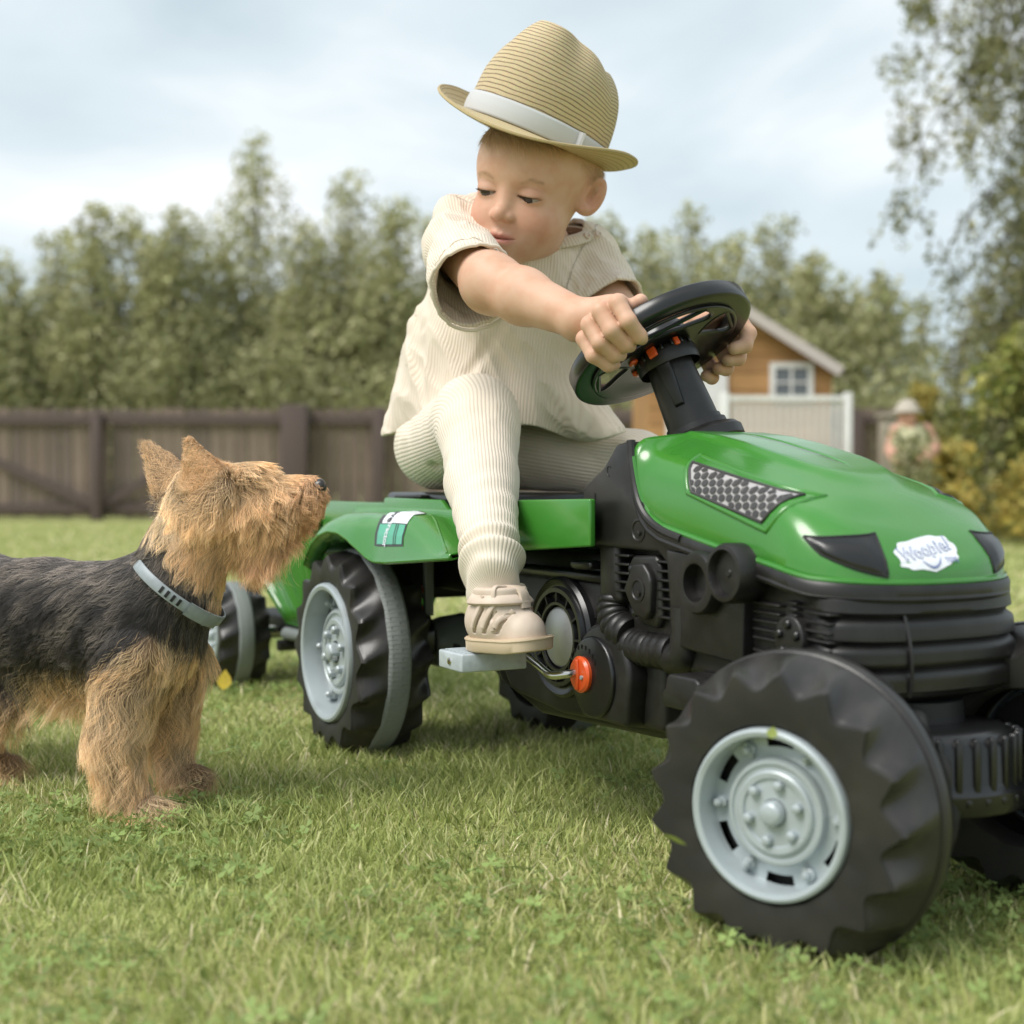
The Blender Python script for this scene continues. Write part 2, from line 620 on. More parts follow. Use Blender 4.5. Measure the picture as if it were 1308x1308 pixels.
# yellow fallen leaf beside the trailer wheel
M_yleaf = mat('yellow_leaf', (0.75, 0.55, 0.06), 0.6, transl=0.3, noise=(60, (0.55, 0.4, 0.05), 0.4, 0.7))
def leaf_mesh(L_, W_, curl=0.25):
    m = MB(); P = []
    for i in range(7):
        t = i/6; w = W_*(math.sin(math.pi*t**0.8)**1.1 + 0.03)*(1+0.15*math.sin(t*19))
        P.append([(-w, L_*t, curl*w*0.5 + 0.15*L_*t*t), (0, L_*t, 0.15*L_*t*t), (w, L_*t, curl*w*0.5 + 0.15*L_*t*t)])
    return m.grid(P)
yl = obj('fallen_leaf', leaf_mesh(0.034, 0.012), M_yleaf, smooth=True)
yl.location = (-0.478, 2.26, 0.022); yl.rotation_euler = (R(60), R(8), R(12))
tag(yl, 'bright yellow fallen leaf standing in the grass by the trailer wheel', 'leaf')
yl2 = obj('fallen_leaf', leaf_mesh(0.02, 0.008), mat('green_leaf_bit', (0.3, 0.36, 0.08), 0.6, transl=0.3), smooth=True)
yl2.location = (0.125, 0.975, 0.103); yl2.rotation_euler = (R(10), R(30), R(70))
tag(yl2, 'small pale green leaf scrap stuck on the tyre of the near front wheel', 'leaf')

yl3 = obj('fallen_leaf', leaf_mesh(0.009, 0.004), bpy.data.materials['green_leaf_bit'], smooth=True)
yl3.location = (0.188, 0.992, 0.176); yl3.rotation_euler = (R(60), R(10), R(-20))
tag(yl3, 'tiny green leaf scrap caught on the top of the near front rim', 'leaf')

# ================================================================== fence
FY = 14.0
M_fence = [mat('fence_board%d' % i, c, 0.85, noise=(3, tuple(x*0.75 for x in c), 0.4, 0.7), bump=(30, 0.3, 0.01)) for i, c in enumerate([(0.20, 0.150, 0.120), (0.24, 0.180, 0.142), (0.17, 0.130, 0.108)])]
M_fdark = mat('fence_rail_wood', (0.095, 0.068, 0.062), 0.8, bump=(20, 0.3, 0.01))
fence = empty('wooden_fence', (0, FY, 0))
tag(fence, 'long dark brown board fence with rails and braces behind the lawn', 'fence')
pm = {}
for k in range(3):
    for hh in (0,):
        m_ = MB().prism([(-0.058, 0.03), (0.058, 0.03), (0.058, 1.13), (0, 1.155), (-0.058, 1.13)], 0, 0.02)
        pm[k] = m_.mesh('plank'); pm[k].materials.append(M_fence[k])
r_ = random.Random(3)
x = -6.6
while x < 6.8:
    o = bpy.data.objects.new('plank', pm[r_.choice([0, 0, 1, 1, 2])]); COL.objects.link(o); o.parent = fence
    o.location = (x, r_.uniform(0, 0.006), r_.uniform(-0.008, 0.008)); o.rotation_euler = (0, r_.uniform(-0.006, 0.006), 0)
    x += 0.128
rail_me = MB().box((-6.7, -0.05, 0.985), (6.9, -0.005, 1.07)).mesh('rail'); rail_me.materials.append(M_fdark)
rail2 = MB().box((-6.7, -0.045, 0.09), (6.9, -0.004, 0.17)).mesh('rail'); rail2.materials.append(M_fdark)
for me_ in (rail_me, rail2):
    o = bpy.data.objects.new('rail', me_); COL.objects.link(o); o.parent = fence
def post(x, w, h):
    o = obj('post', MB().box((-w/2, -0.06-w/2, 0), (w/2, -0.06+w/2, h)), M_fdark, fence, bevel=0.006); o.location = (x, -0.05, 0); return o
def fx(px): return (px-654)/1750*FY
for px, w, h in ((128, 0.10, 1.1), (380, 0.26, 1.17), (-120, 0.10, 1.1), (486, 0.12, 1.15), (640, 0.1, 1.1), (850, 0.1, 1.1), (1090, 0.12, 1.1), (1300, 0.1, 1.1)):
    post(fx(px), w, h)
br = lambda p, q: obj('brace', MB().prism([(p[0], p[1]), (p[0], p[1]-0.09), (q[0], q[1]-0.09), (q[0], q[1])], -0.075, -0.052), M_fdark, fence)
br((fx(-10), 0.68), (fx(122), 0.2)); br((fx(134), 0.2), (fx(230), 0.66)); br((fx(-250), 0.2), (fx(-130), 0.68))

# ================================================================== trees
leaf_cols = {
    'olive': [(0.34, 0.35, 0.17), (0.43, 0.42, 0.22), (0.29, 0.305, 0.14), (0.50, 0.47, 0.28)],
    'willow': [(0.30, 0.30, 0.145), (0.24, 0.25, 0.11), (0.38, 0.36, 0.20), (0.19, 0.20, 0.085)],
    'green': [(0.26, 0.29, 0.08), (0.34, 0.35, 0.10), (0.16, 0.19, 0.055), (0.42, 0.40, 0.13)],
    'yellow': [(0.46, 0.36, 0.09), (0.38, 0.32, 0.09), (0.27, 0.27, 0.08), (0.52, 0.41, 0.13)],
}
M_leaf = mat('tree_leaf', (0.1, 0.12, 0.04), 0.6, attr='Col', transl=0.3, spec=0.3)
M_bark = mat('tree_bark', (0.13, 0.11, 0.09), 0.9, noise=(8, (0.30, 0.28, 0.25), 0.45, 0.6), bump=(25, 0.5, 0.02))

def leaf_cloud(centres, rads, n, size, cols, r, droop=0.0, flat=1.0):
    centres = np.array(centres); rads = np.array(rads)
    w = rads**2; k = r.choice(len(centres), n, p=w/w.sum())
    d = r.normal(0, 1, (n, 3)); d /= np.linalg.norm(d, axis=1)[:, None]
    rr = rads[k]*(0.35 + 0.75*r.random(n)**0.7)
    P = centres[k] + d*rr[:, None]*np.array([1, 1, flat])
    if droop: P[:, 2] -= droop*r.random(n)**2
    a = r.normal(0, 1, (n, 3)); a /= np.linalg.norm(a, axis=1)[:, None]
    b = np.cross(a, r.normal(0, 1, (n, 3))); b /= np.linalg.norm(b, axis=1)[:, None]
    s = size*(0.6 + 0.8*r.random(n))
    c1 = P - a*s[:, None]; c2 = P + b*(s*0.5)[:, None]; c3 = P + a*s[:, None]; c4 = P - b*(s*0.5)[:, None]
    V = np.stack([c1, c2, c3, c4], 1).reshape(-1, 3)
    F = np.arange(n)[:, None]*4 + np.array([0, 1, 2, 3])
    pal = np.array(cols)
    C = pal[r.choice(len(pal), n)]*(0.75 + 0.5*r.random(n))[:, None]
    tone = 0.8 + 0.5*(np.array([(hash((int(q), 3)) % 97)/97 for q in range(len(centres))]))[k]
    C = np.repeat((C*tone[:, None])[:, None], 4, 1).reshape(-1, 3)
    return V, F, C

def tree(x, y, h, wid, style, label, seed, n=5000, size=0.05, name='leafy_tree', base=0.12, group=None, stem=0.05, taper=0.85, cat='tree', n_bl=46, droop=0.0):
    r = np.random.default_rng(seed)
    root = empty(name, (x, y, 0))
    tag(root, label, cat, group)
    tr = MB()
    pts = [(0, 0, 0)]; rad = [stem]
    for i in range(1, 7):
        t = i/6
        pts.append((r.normal(0, 0.04)*h*0.25, r.normal(0, 0.04)*h*0.25, h*0.93*t)); rad.append(stem*(1-0.88*t))
    tr.tube(pts, rad, 8)
    cs = []; rs = []
    for i in range(n_bl):
        t = base + (1-base)*(i+0.5)/n_bl
        prof = wid*(1 - taper*max(0, (t-0.25)/0.75)**1.25)*(0.55 + 0.9*r.random())*(0.7 if t < 0.2 else 1)
        a = r.random()*6.283
        q = (r.random()**0.6)*prof*0.62
        c = (q*math.cos(a), q*math.sin(a), h*t*0.97)
        cs.append(c); rs.append(max(0.10*h*0.35, prof*(0.26+0.34*r.random())))
        if q > 0.1:
            j = min(5, int(max(0, t-0.12)*6)); p0 = np.array(pts[j])
            mid = (p0+np.array(c))/2 + np.array([0, 0, 0.05])
            tr.tube([p0, mid, c], [stem*0.3*(1-t*0.6), stem*0.2*(1-t*0.6), 0.004], 5)
    V, F, C = leaf_cloud(cs, rs, n, size, leaf_cols[style], r, droop=droop)
    keep = V.reshape(-1, 4, 3)[:, :, 2].min(1) > 0.02
    F = F[keep]
    me_ = mesh_np('crown', V, F); set_color(me_, C)
    obj('crown', me_, M_leaf, root)
    obj('trunk', tr, M_bark, root, smooth=True)
    return root

TY = 18.0
row = [(-60, 330, 1.2), (12, 335, 1.0), (70, 300, 1.1), (128, 262, 0.85), (185, 280, 1.0), (222, 268, 0.9), (282, 320, 1.0),
       (330, 172, 1.45), (395, 285, 1.1), (446, 225, 1.15), (503, 262, 1.0), (556, 280, 1.0), (610, 290, 1.1), (665, 300, 1.1), (722, 295, 1.1),
       (775, 272, 1.0), (826, 292, 1.0), (882, 262, 1.1), (935, 300, 1.0), (990, 278, 1.0), (1042, 322, 0.9)]
words_ = ['first', 'second', 'third', 'fourth', 'fifth', 'sixth', 'seventh', 'eighth', 'ninth', 'tenth', 'eleventh', 'twelfth',
          'thirteenth', 'fourteenth', 'fifteenth', 'sixteenth', 'seventeenth', 'eighteenth', 'nineteenth', 'twentieth', 'twenty-first']
for i, (px, py, wd) in enumerate(row):
    Y = TY + 1.2*((i*7) % 5)/4 - 0.6
    h = 0.36 + (620-py)/1750*Y
    lab = 'olive green leafy tree behind the fence, %s from the left in the row' % words_[i]
    if i == 7: lab = 'tallest pointed tree in the row behind the brown fence'
    tree((px-654)/1750*Y, Y, h*1.02, wd*1.15, 'olive', lab, 100+i, n=14000, size=0.040, group='trees in a row behind the fence', base=0.13, taper=0.74 if i != 7 else 0.9, n_bl=60)
# darker mass of foliage filling in behind the row
r = np.random.default_rng(77)
cs = [(-8.6 + 0.33*i + r.normal(0, 0.1), 20.6 + r.normal(0, 0.2), 0.4 + 2.5*r.random()) for i in range(60)]
V, F, C = leaf_cloud(cs, [0.55+0.3*r.random() for _ in cs], 24000, 0.075, leaf_cols['olive'], r)
me = mesh_np('undergrowth', V, F); set_color(me, C*0.8)
o = obj('undergrowth', me, M_leaf); tag(o, 'dense olive undergrowth between the trees behind the fence', 'undergrowth', kind='stuff')
# paler tree behind the playhouse on the right
tree(4.6, 17.0, 3.1, 1.25, 'olive', 'loose pale tree right of the playhouse with sky showing through', 301, n=5500, size=0.055, base=0.1, taper=0.8)

# tall weeping birch at the right edge
def birch():
    r = np.random.default_rng(42)
    root = empty('birch_tree', (4.28, 9.6, 0)); tag(root, 'tall birch with thin drooping branches at the right edge', 'tree')
    tr = MB()
    pts = [(0, 0, 0), (-0.03, 0, 1.2), (0.05, 0.05, 2.4), (0.0, 0, 3.6), (-0.1, 0, 4.8), (-0.1, 0, 6)]
    tr.tube(catmull(pts, 3), [0.11*(1-0.055*i) for i in range(16)], 9)
    cs = []; rs = []
    for i in range(110):
        z0 = 0.8 + 5.0*(i/110)
        a = r.random()*6.283; ln = (1.55 if z0 > 1.5 else 1.1)*(0.45+0.65*r.random())*(1.0 if z0 < 3.6 else 1.1)
        rise = 0.35*ln
        P = []
        for k in range(9):
            t = k/8
            P.append((ln*math.cos(a)*t**0.9, ln*math.sin(a)*t**0.9, z0 + rise*math.sin(math.pi*min(t*1.15, 1)*0.62) - 0.75*ln*t**3))
        tr.tube(P, [0.022*(1-0.9*k/8) for k in range(9)], 5)
        for k in range(2, 9):
            for s_ in range(2):
                cs.append((P[k][0]+r.normal(0, .05), P[k][1]+r.normal(0, .05), P[k][2]-0.08*s_)); rs.append(0.10+0.05*r.random())
            if k > 4:   # hanging twigs
                for s_ in range(2):
                    dl = 0.25+0.5*r.random(); q0 = np.array(P[k]); q1 = q0 + [r.normal(0, .06), r.normal(0, .06), -dl]
                    tr.tube([q0, (q0+q1)/2 + r.normal(0, .02, 3), q1], [0.004, 0.003, 0.0015], 4)
                    for u in (0.4, 0.8): cs.append(tuple(q0+(q1-q0)*u)); rs.append(0.07)
    V, F, C = leaf_cloud(cs, rs, 80000, 0.027, leaf_cols['willow'], r, droop=0.1)
    me_ = mesh_np('crown', V, F); set_color(me_, C)
    obj('crown', me_, M_leaf, root)
    obj('trunk', tr, M_bark, root, smooth=True)
birch()
# bushes on the right
def bush(x, y, h, w, style, label, seed, n=5000, size=0.035):
    return tree(x, y, h, w, style, label, seed, n=n, size=size, name='garden_shrub', base=0.06, stem=0.03, taper=0.55, cat='shrub', n_bl=40)
bush(3.55, 9.3, 1.42, 0.55, 'green', 'dense bright green shrub under the birch at the right edge', 401, 8000)
bush(3.30, 10.2, 1.00, 0.36, 'green', 'green shrub between the pale figure and the edge shrub', 402, 6000)
bush(2.72, 8.6, 0.62, 0.28, 'yellow', 'golden yellow leaved shrub beside the far person', 403, 3500, 0.03)
bush(3.25, 8.4, 0.5, 0.35, 'yellow', 'low yellow green plant at the foot of the dark green shrubs', 404, 3000, 0.03)
bush(4.1, 8.9, 1.15, 0.6, 'green', 'broad dark green shrub cut off by the right edge', 405, 6500)
tree(2.20, 7.55, 0.66, 0.20, 'willow', 'loose pale shrub partly hiding the far person', 407, n=1100, size=0.022, name='garden_shrub', base=0.06, stem=0.012, taper=0.3, cat='shrub', n_bl=34)
bush(3.50, 11.6, 1.25, 0.24, 'yellow', 'slim yellow shrub rising behind the far person', 406, 3500, 0.03)

# ================================================================== playhouse
HY = 9.0
M_clad = [mat('cladding%d' % i, c, 0.7, noise=(4, tuple(v*0.8 for v in c), 0.4, 0.7), bump=(40, 0.2, 0.005)) for i, c in enumerate([(0.42, 0.22, 0.085), (0.46, 0.25, 0.10), (0.38, 0.20, 0.08)])]
M_white = mat('white_paint', (0.74, 0.73, 0.72), 0.5, noise=(5, (0.62, 0.60, 0.59), 0.4, 0.8))
M_roof = mat('roof_felt', (0.10, 0.09, 0.09), 0.9, bump=(80, 0.5, 0.004))
M_pane = mat('window_glass', (0.11, 0.12, 0.13), 0.08, spec=0.8)
def hp(px, py, Y=HY): return ((px-654)/1750*Y, 0.36+(620-py)/1750*Y)
house = empty('playhouse', ((945-654)/1750*HY, HY, 0))
tag(house, "child's orange brown wooden playhouse with white railing and gable roof", 'playhouse')
hx = house.location.x
hw = 0.60; eave = 1.12; apex = 1.50
for k in range(12):      # cladding boards, cut to the gable
    z0 = 0.18 + k*0.115; z1 = z0 + 0.109
    if z0 > apex-0.06: break
    def half(z): return hw if z <= eave else max(0.0, hw*(apex-z)/(apex-eave))
    a0, a1 = half(z0), half(min(z1, apex-0.005))
    z1 = min(z1, apex-0.005)
    m_ = MB().prism([(-a0, z0), (a0, z0), (a1, z1), (-a1, z1)], -0.012, 0.01)
    obj('plank', m_, M_clad[k % 3], house)
wall = MB().prism([(-hw, 0.15), (hw, 0.15), (hw, eave), (0, apex-0.01), (-hw, eave)], 0.011, 1.2)
obj('wall', wall, M_clad[2], house)
for s_ in (-1, 1):
    d = Vector((s_*hw, 0, eave-apex)).normalized()
    ang = math.atan2(apex-eave, hw)
    L_ = math.hypot(hw, apex-eave) + 0.06
    M_ = TM((0, 0, apex+0.03), 0, ang*s_, 0)
    lo = (0, -0.10, -0.025) if s_ > 0 else (-L_, -0.10, -0.025); hi = (L_, 1.3, 0.0) if s_ > 0 else (0, 1.3, 0.0)
    obj('roof_slab', MB().box(lo, hi, M_), M_roof, house)
    lo = (0.0, -0.125, -0.06) if s_ > 0 else (-L_, -0.125, -0.06); hi = (L_, -0.101, 0.008) if s_ > 0 else (0.0, -0.101, 0.008)
    obj('bargeboard', MB().box(lo, hi, M_), mat('bargeboard_paint', (0.52, 0.46, 0.44), 0.6), house)
# window
wx0, wz1 = hp(982, 464); wx1, wz0 = hp(1037, 514)
wf = empty('window', ((wx0+wx1)/2-hx, -0.013, (wz0+wz1)/2), parent=house)
ww, wh = (wx1-wx0)/2, (wz1-wz0)/2
fr = MB(); t_ = 0.034
fr.box((-ww, -0.02, -wh), (ww, 0, -wh+t_)); fr.box((-ww, -0.02, wh-t_), (ww, 0, wh)); fr.box((-ww, -0.02, -wh+t_), (-ww+t_, 0, wh-t_)); fr.box((ww-t_, -0.02, -wh+t_), (ww, 0, wh-t_))
fr.box((-0.007, -0.016, -wh+t_), (0.007, -0.001, wh-t_)); fr.box((-ww+t_, -0.015, -0.006), (-0.007, -0.001, 0.006)); fr.box((0.007, -0.015, -0.006), (ww-t_, -0.001, 0.006))
obj('window_frame', fr, M_white, wf)
for sx in (-1, 1):
    for sz in (-1, 1):
        xa, xb = sorted((sx*0.0075, sx*(ww-t_))); za, zb = sorted((sz*0.0065, sz*(wh-t_)))
        obj('pane', MB().box((xa, -0.006, za), (xb, -0.002, zb)), M_pane, wf)
# door
dx0, dz1 = hp(878, 468); dx1, _ = hp(928, 468)
obj('door', MB().box((dx0-hx, -0.04, 0.2), (dx1-hx, -0.013, dz1)), M_white, house, bevel=0.003)
cx0, cz = hp(850, 500); cx1, _ = hp(866, 500)
obj('corner_trim', MB().box((cx0-hx, -0.03, 0.2), (cx1-hx, -0.013, 1.02)), M_white, house)
# porch deck, railing
obj('porch_deck', MB().box((dx0-hx-0.1, -0.7, 0.15), (0.74, -0.045, 0.2)), M_clad[1], house)
rx0, rz1 = hp(925, 508, HY-0.65); rx1, _ = hp(1082, 508, HY-0.65)
obj('handrail', MB().box((rx0-hx, -0.67, rz1-0.02), (rx1-hx, -0.63, rz1+0.012)), M_white, house)
obj('bottom_rail', MB().box((rx0-hx, -0.665, 0.26), (rx1-hx, -0.635, 0.29)), M_white, house)
nb = 17
bal = MB().box((-0.012, -0.66, 0.29), (0.012, -0.645, rz1-0.021)).mesh('baluster'); bal.materials.append(M_white)
for i in range(nb):
    o = bpy.data.objects.new('baluster', bal); COL.objects.link(o); o.parent = house
    o.location = (rx0-hx + (i+0.6)*(rx1-rx0)/nb, 0, 0)
for xx in (rx1-hx, rx0-hx):
    obj('newel_post', MB().box((xx-0.025, -0.675, 0.2), (xx+0.025, -0.625, rz1+0.03)), M_white, house, bevel=0.004)

# ================================================================== far person
def far_person():
    fy = 8.0
    def q(px, py, dy=0): return np.array([(px-654)/1750*(fy+dy), fy+dy, 0.36 + (620-py)/1750*(fy+dy)])
    root = empty('person', (q(1160, 0)[0], fy, 0)); RO_ = np.array(root.location)
    tag(root, 'far blurred person in a pale yellow top and white hat beside the yellow shrub', 'person')
    M_s = mat('far_skin', (0.55, 0.30, 0.22), 0.6); M_t = mat('pale_yellow_top', (0.48, 0.46, 0.29), 0.8); M_w = mat('white_hat_cloth', (0.44, 0.39, 0.33), 0.8); M_p = mat('khaki_shorts', (0.40, 0.36, 0.24), 0.8)
    hd_ = q(1158, 533); nk_ = q(1161, 546); ch = q(1163, 562); pv = q(1165, 592)
    def skin(P):
        d = sd_ell(P, hd_, (0.050, 0.060, 0.066))
        d = smin(d, sd_ell(P, hd_ + [0, -0.072, -0.01], (0.012, 0.018, 0.016)), 0.01)
        d = smin(d, sd_cone(P, nk_, ch, 0.045, 0.06), 0.02)
        d = smin(d, sd_cone(P, ch, pv, 0.08, 0.075), 0.03)
        for pts, rad in (([ch + [-0.08, 0, 0.05], q(1137, 575), q(1146, 592, -0.15)], [0.045, 0.035, 0.026]), ([ch + [0.08, 0, 0.05], q(1192, 572), q(1178, 590, -0.16)], [0.05, 0.042, 0.028]),
                         ([pv + [-0.045, 0, -0.02], q(1154, 632, -0.03), np.array([q(1150, 0)[0], fy, 0.05]), np.array([q(1148, 0)[0], fy-0.10, 0.03])], [0.055, 0.04, 0.03, 0.026]), ([pv + [0.045, 0, -0.02], q(1178, 632, -0.03), np.array([q(1180, 0)[0], fy, 0.05]), np.array([q(1182, 0)[0], fy-0.10, 0.03])], [0.055, 0.04, 0.03, 0.026])):
            d = smin(d, sd_chain(P, pts, rad), 0.02)
        return d
    def top(P):
        d = smin(sd_ell(P, ch, (0.100, 0.08, 0.095)), sd_ell(P, (ch+pv)/2, (0.098, 0.08, 0.09)), 0.03)
        d = smin(d, sd_chain(P, [ch + [-0.07, 0, 0.05], q(1141, 568)], [0.045, 0.042]), 0.03)
        d = smin(d, sd_chain(P, [ch + [0.07, 0, 0.05], q(1188, 564)], [0.045, 0.045]), 0.03)
        return np.maximum(d, pv[2]-0.0-P[:, 2])
    def shorts(P):
        d = smin(sd_chain(P, [pv + [-0.045, 0, 0.03], pv + [-0.05, 0, -0.12]], [0.07, 0.062]), sd_chain(P, [pv + [0.045, 0, 0.03], pv + [0.05, 0, -0.12]], [0.07, 0.062]), 0.03)
        return np.maximum(d, pv[2]-0.13-P[:, 2])
    def hat_(P):
        return np.maximum(smin(sd_ell(P, hd_ + [0, 0, 0.05], (0.062, 0.072, 0.055)), sd_ell(P, hd_ + [0, 0, 0.030], (0.092, 0.10, 0.016)), 0.02), hd_[2]+0.02-P[:, 2])
    for nm, f_, m_ in (('body', skin, M_s), ('shirt', top, M_t), ('shorts', shorts, M_p), ('hat', hat_, M_w)):
        V_, F_ = nets(f_, np.array([RO_[0]-0.3, fy-0.3, -0.02]), np.array([RO_[0]+0.3, fy+0.25, 1.0]), 0.012, band=2.5)
        me_ = mesh_np(nm, V_-RO_, F_, True); me_.materials.append(m_)
        o_ = bpy.data.objects.new(nm, me_); COL.objects.link(o_); o_.parent = root
far_person()
# grey garden post beside the far person
gp = obj('garden_post', MB().box((-0.06, -0.06, 0), (0.06, 0.06, 0.78)).box((-0.075, -0.075, 0.78), (0.075, 0.075, 0.81)), mat('weathered_post', (0.30, 0.27, 0.21), 0.9), bevel=0.01)
gp.location = ((1136-654)/1750*8.6, 8.6, 0); tag(gp, 'weathered grey post standing left of the far person', 'post')
# ================================================================== toy tractor
M_green = mat('green_plastic', (0.040, 0.205, 0.022), 0.26, coat=0.35, spec=0.6, noise=(7, (0.05, 0.235, 0.03), 0.45, 0.7), bump=(220, 0.04, 0.001))
M_black = mat('black_plastic', (0.0105, 0.0095, 0.009), 0.40, spec=0.5, bump=(700, 0.22, 0.0005), noise=(40, (0.020, 0.0185, 0.018), 0.45, 0.7))
M_gloss = mat('gloss_black_plastic', (0.008, 0.008, 0.0085), 0.30, spec=0.5, coat=0.15, bump=(300, 0.06, 0.0005))
M_tyre = mat('tyre_plastic', (0.024, 0.022, 0.021), 0.34, spec=0.5, noise=(22, (0.05, 0.047, 0.042), 0.5, 0.75), bump=(400, 0.2, 0.0006))
M_face = mat('tyre_side_plastic', (0.021, 0.020, 0.017), 0.55, spec=0.35, noise=(18, (0.036, 0.033, 0.025), 0.45, 0.75), bump=(400, 0.2, 0.0006))
M_rim = mat('silver_plastic', (0.42, 0.47, 0.49), 0.38, metal=0.25, spec=0.6, noise=(25, (0.34, 0.37, 0.37), 0.5, 0.8), bump=(300, 0.08, 0.0006))
M_orange = mat('orange_plastic', (0.75, 0.10, 0.02), 0.3, coat=0.3)
M_pedal = mat('pedal_plastic', (0.47, 0.52, 0.55), 0.35, noise=(90, (0.38, 0.42, 0.44), 0.4, 0.7), bump=(200, 0.15, 0.001))
M_steel = mat('steel_rod', (0.62, 0.60, 0.57), 0.22, metal=1.0)
M_grey = mat('grey_cone_plastic', (0.16, 0.175, 0.17), 0.4)
M_dark = mat('underside_plastic', (0.008, 0.008, 0.009), 0.6)
M_netw = mat('printed_mesh', (0.42, 0.40, 0.40), 0.4)
M_netb = mat('printed_hexagons', (0.045, 0.042, 0.042), 0.4)
M_logow = mat('sticker_white', (0.78, 0.80, 0.86), 0.35)
M_logob = mat('sticker_blue', (0.16, 0.20, 0.42), 0.4)
M_teal = mat('sticker_teal', (0.10, 0.42, 0.28), 0.35)

def band_bump(t, b, tc):
    l = t.links.new
    uv = t.nodes.new('ShaderNodeAttribute'); uv.attribute_name = 'band'
    br_ = t.nodes.new('ShaderNodeTexBrick')
    br_.inputs['Scale'].default_value = 1.0; br_.inputs['Mortar Size'].default_value = 0.035; br_.inputs['Brick Width'].default_value = 0.27
    br_.inputs['Row Height'].default_value = 0.16; br_.inputs['Mortar Smooth'].default_value = 0.3
    l(uv.outputs['Vector'], br_.inputs['Vector'])
    bp = t.nodes.new('ShaderNodeBump'); bp.inputs['Distance'].default_value = 0.0016; bp.inputs['Strength'].default_value = 1.0; bp.invert = True
    l(br_.outputs['Fac'], bp.inputs['Height'])
    l(bp.outputs['Normal'], b.inputs['Normal'])
M_band = mat('rubber_band', (0.27, 0.29, 0.285), 0.6, spec=0.3, extra=band_bump)

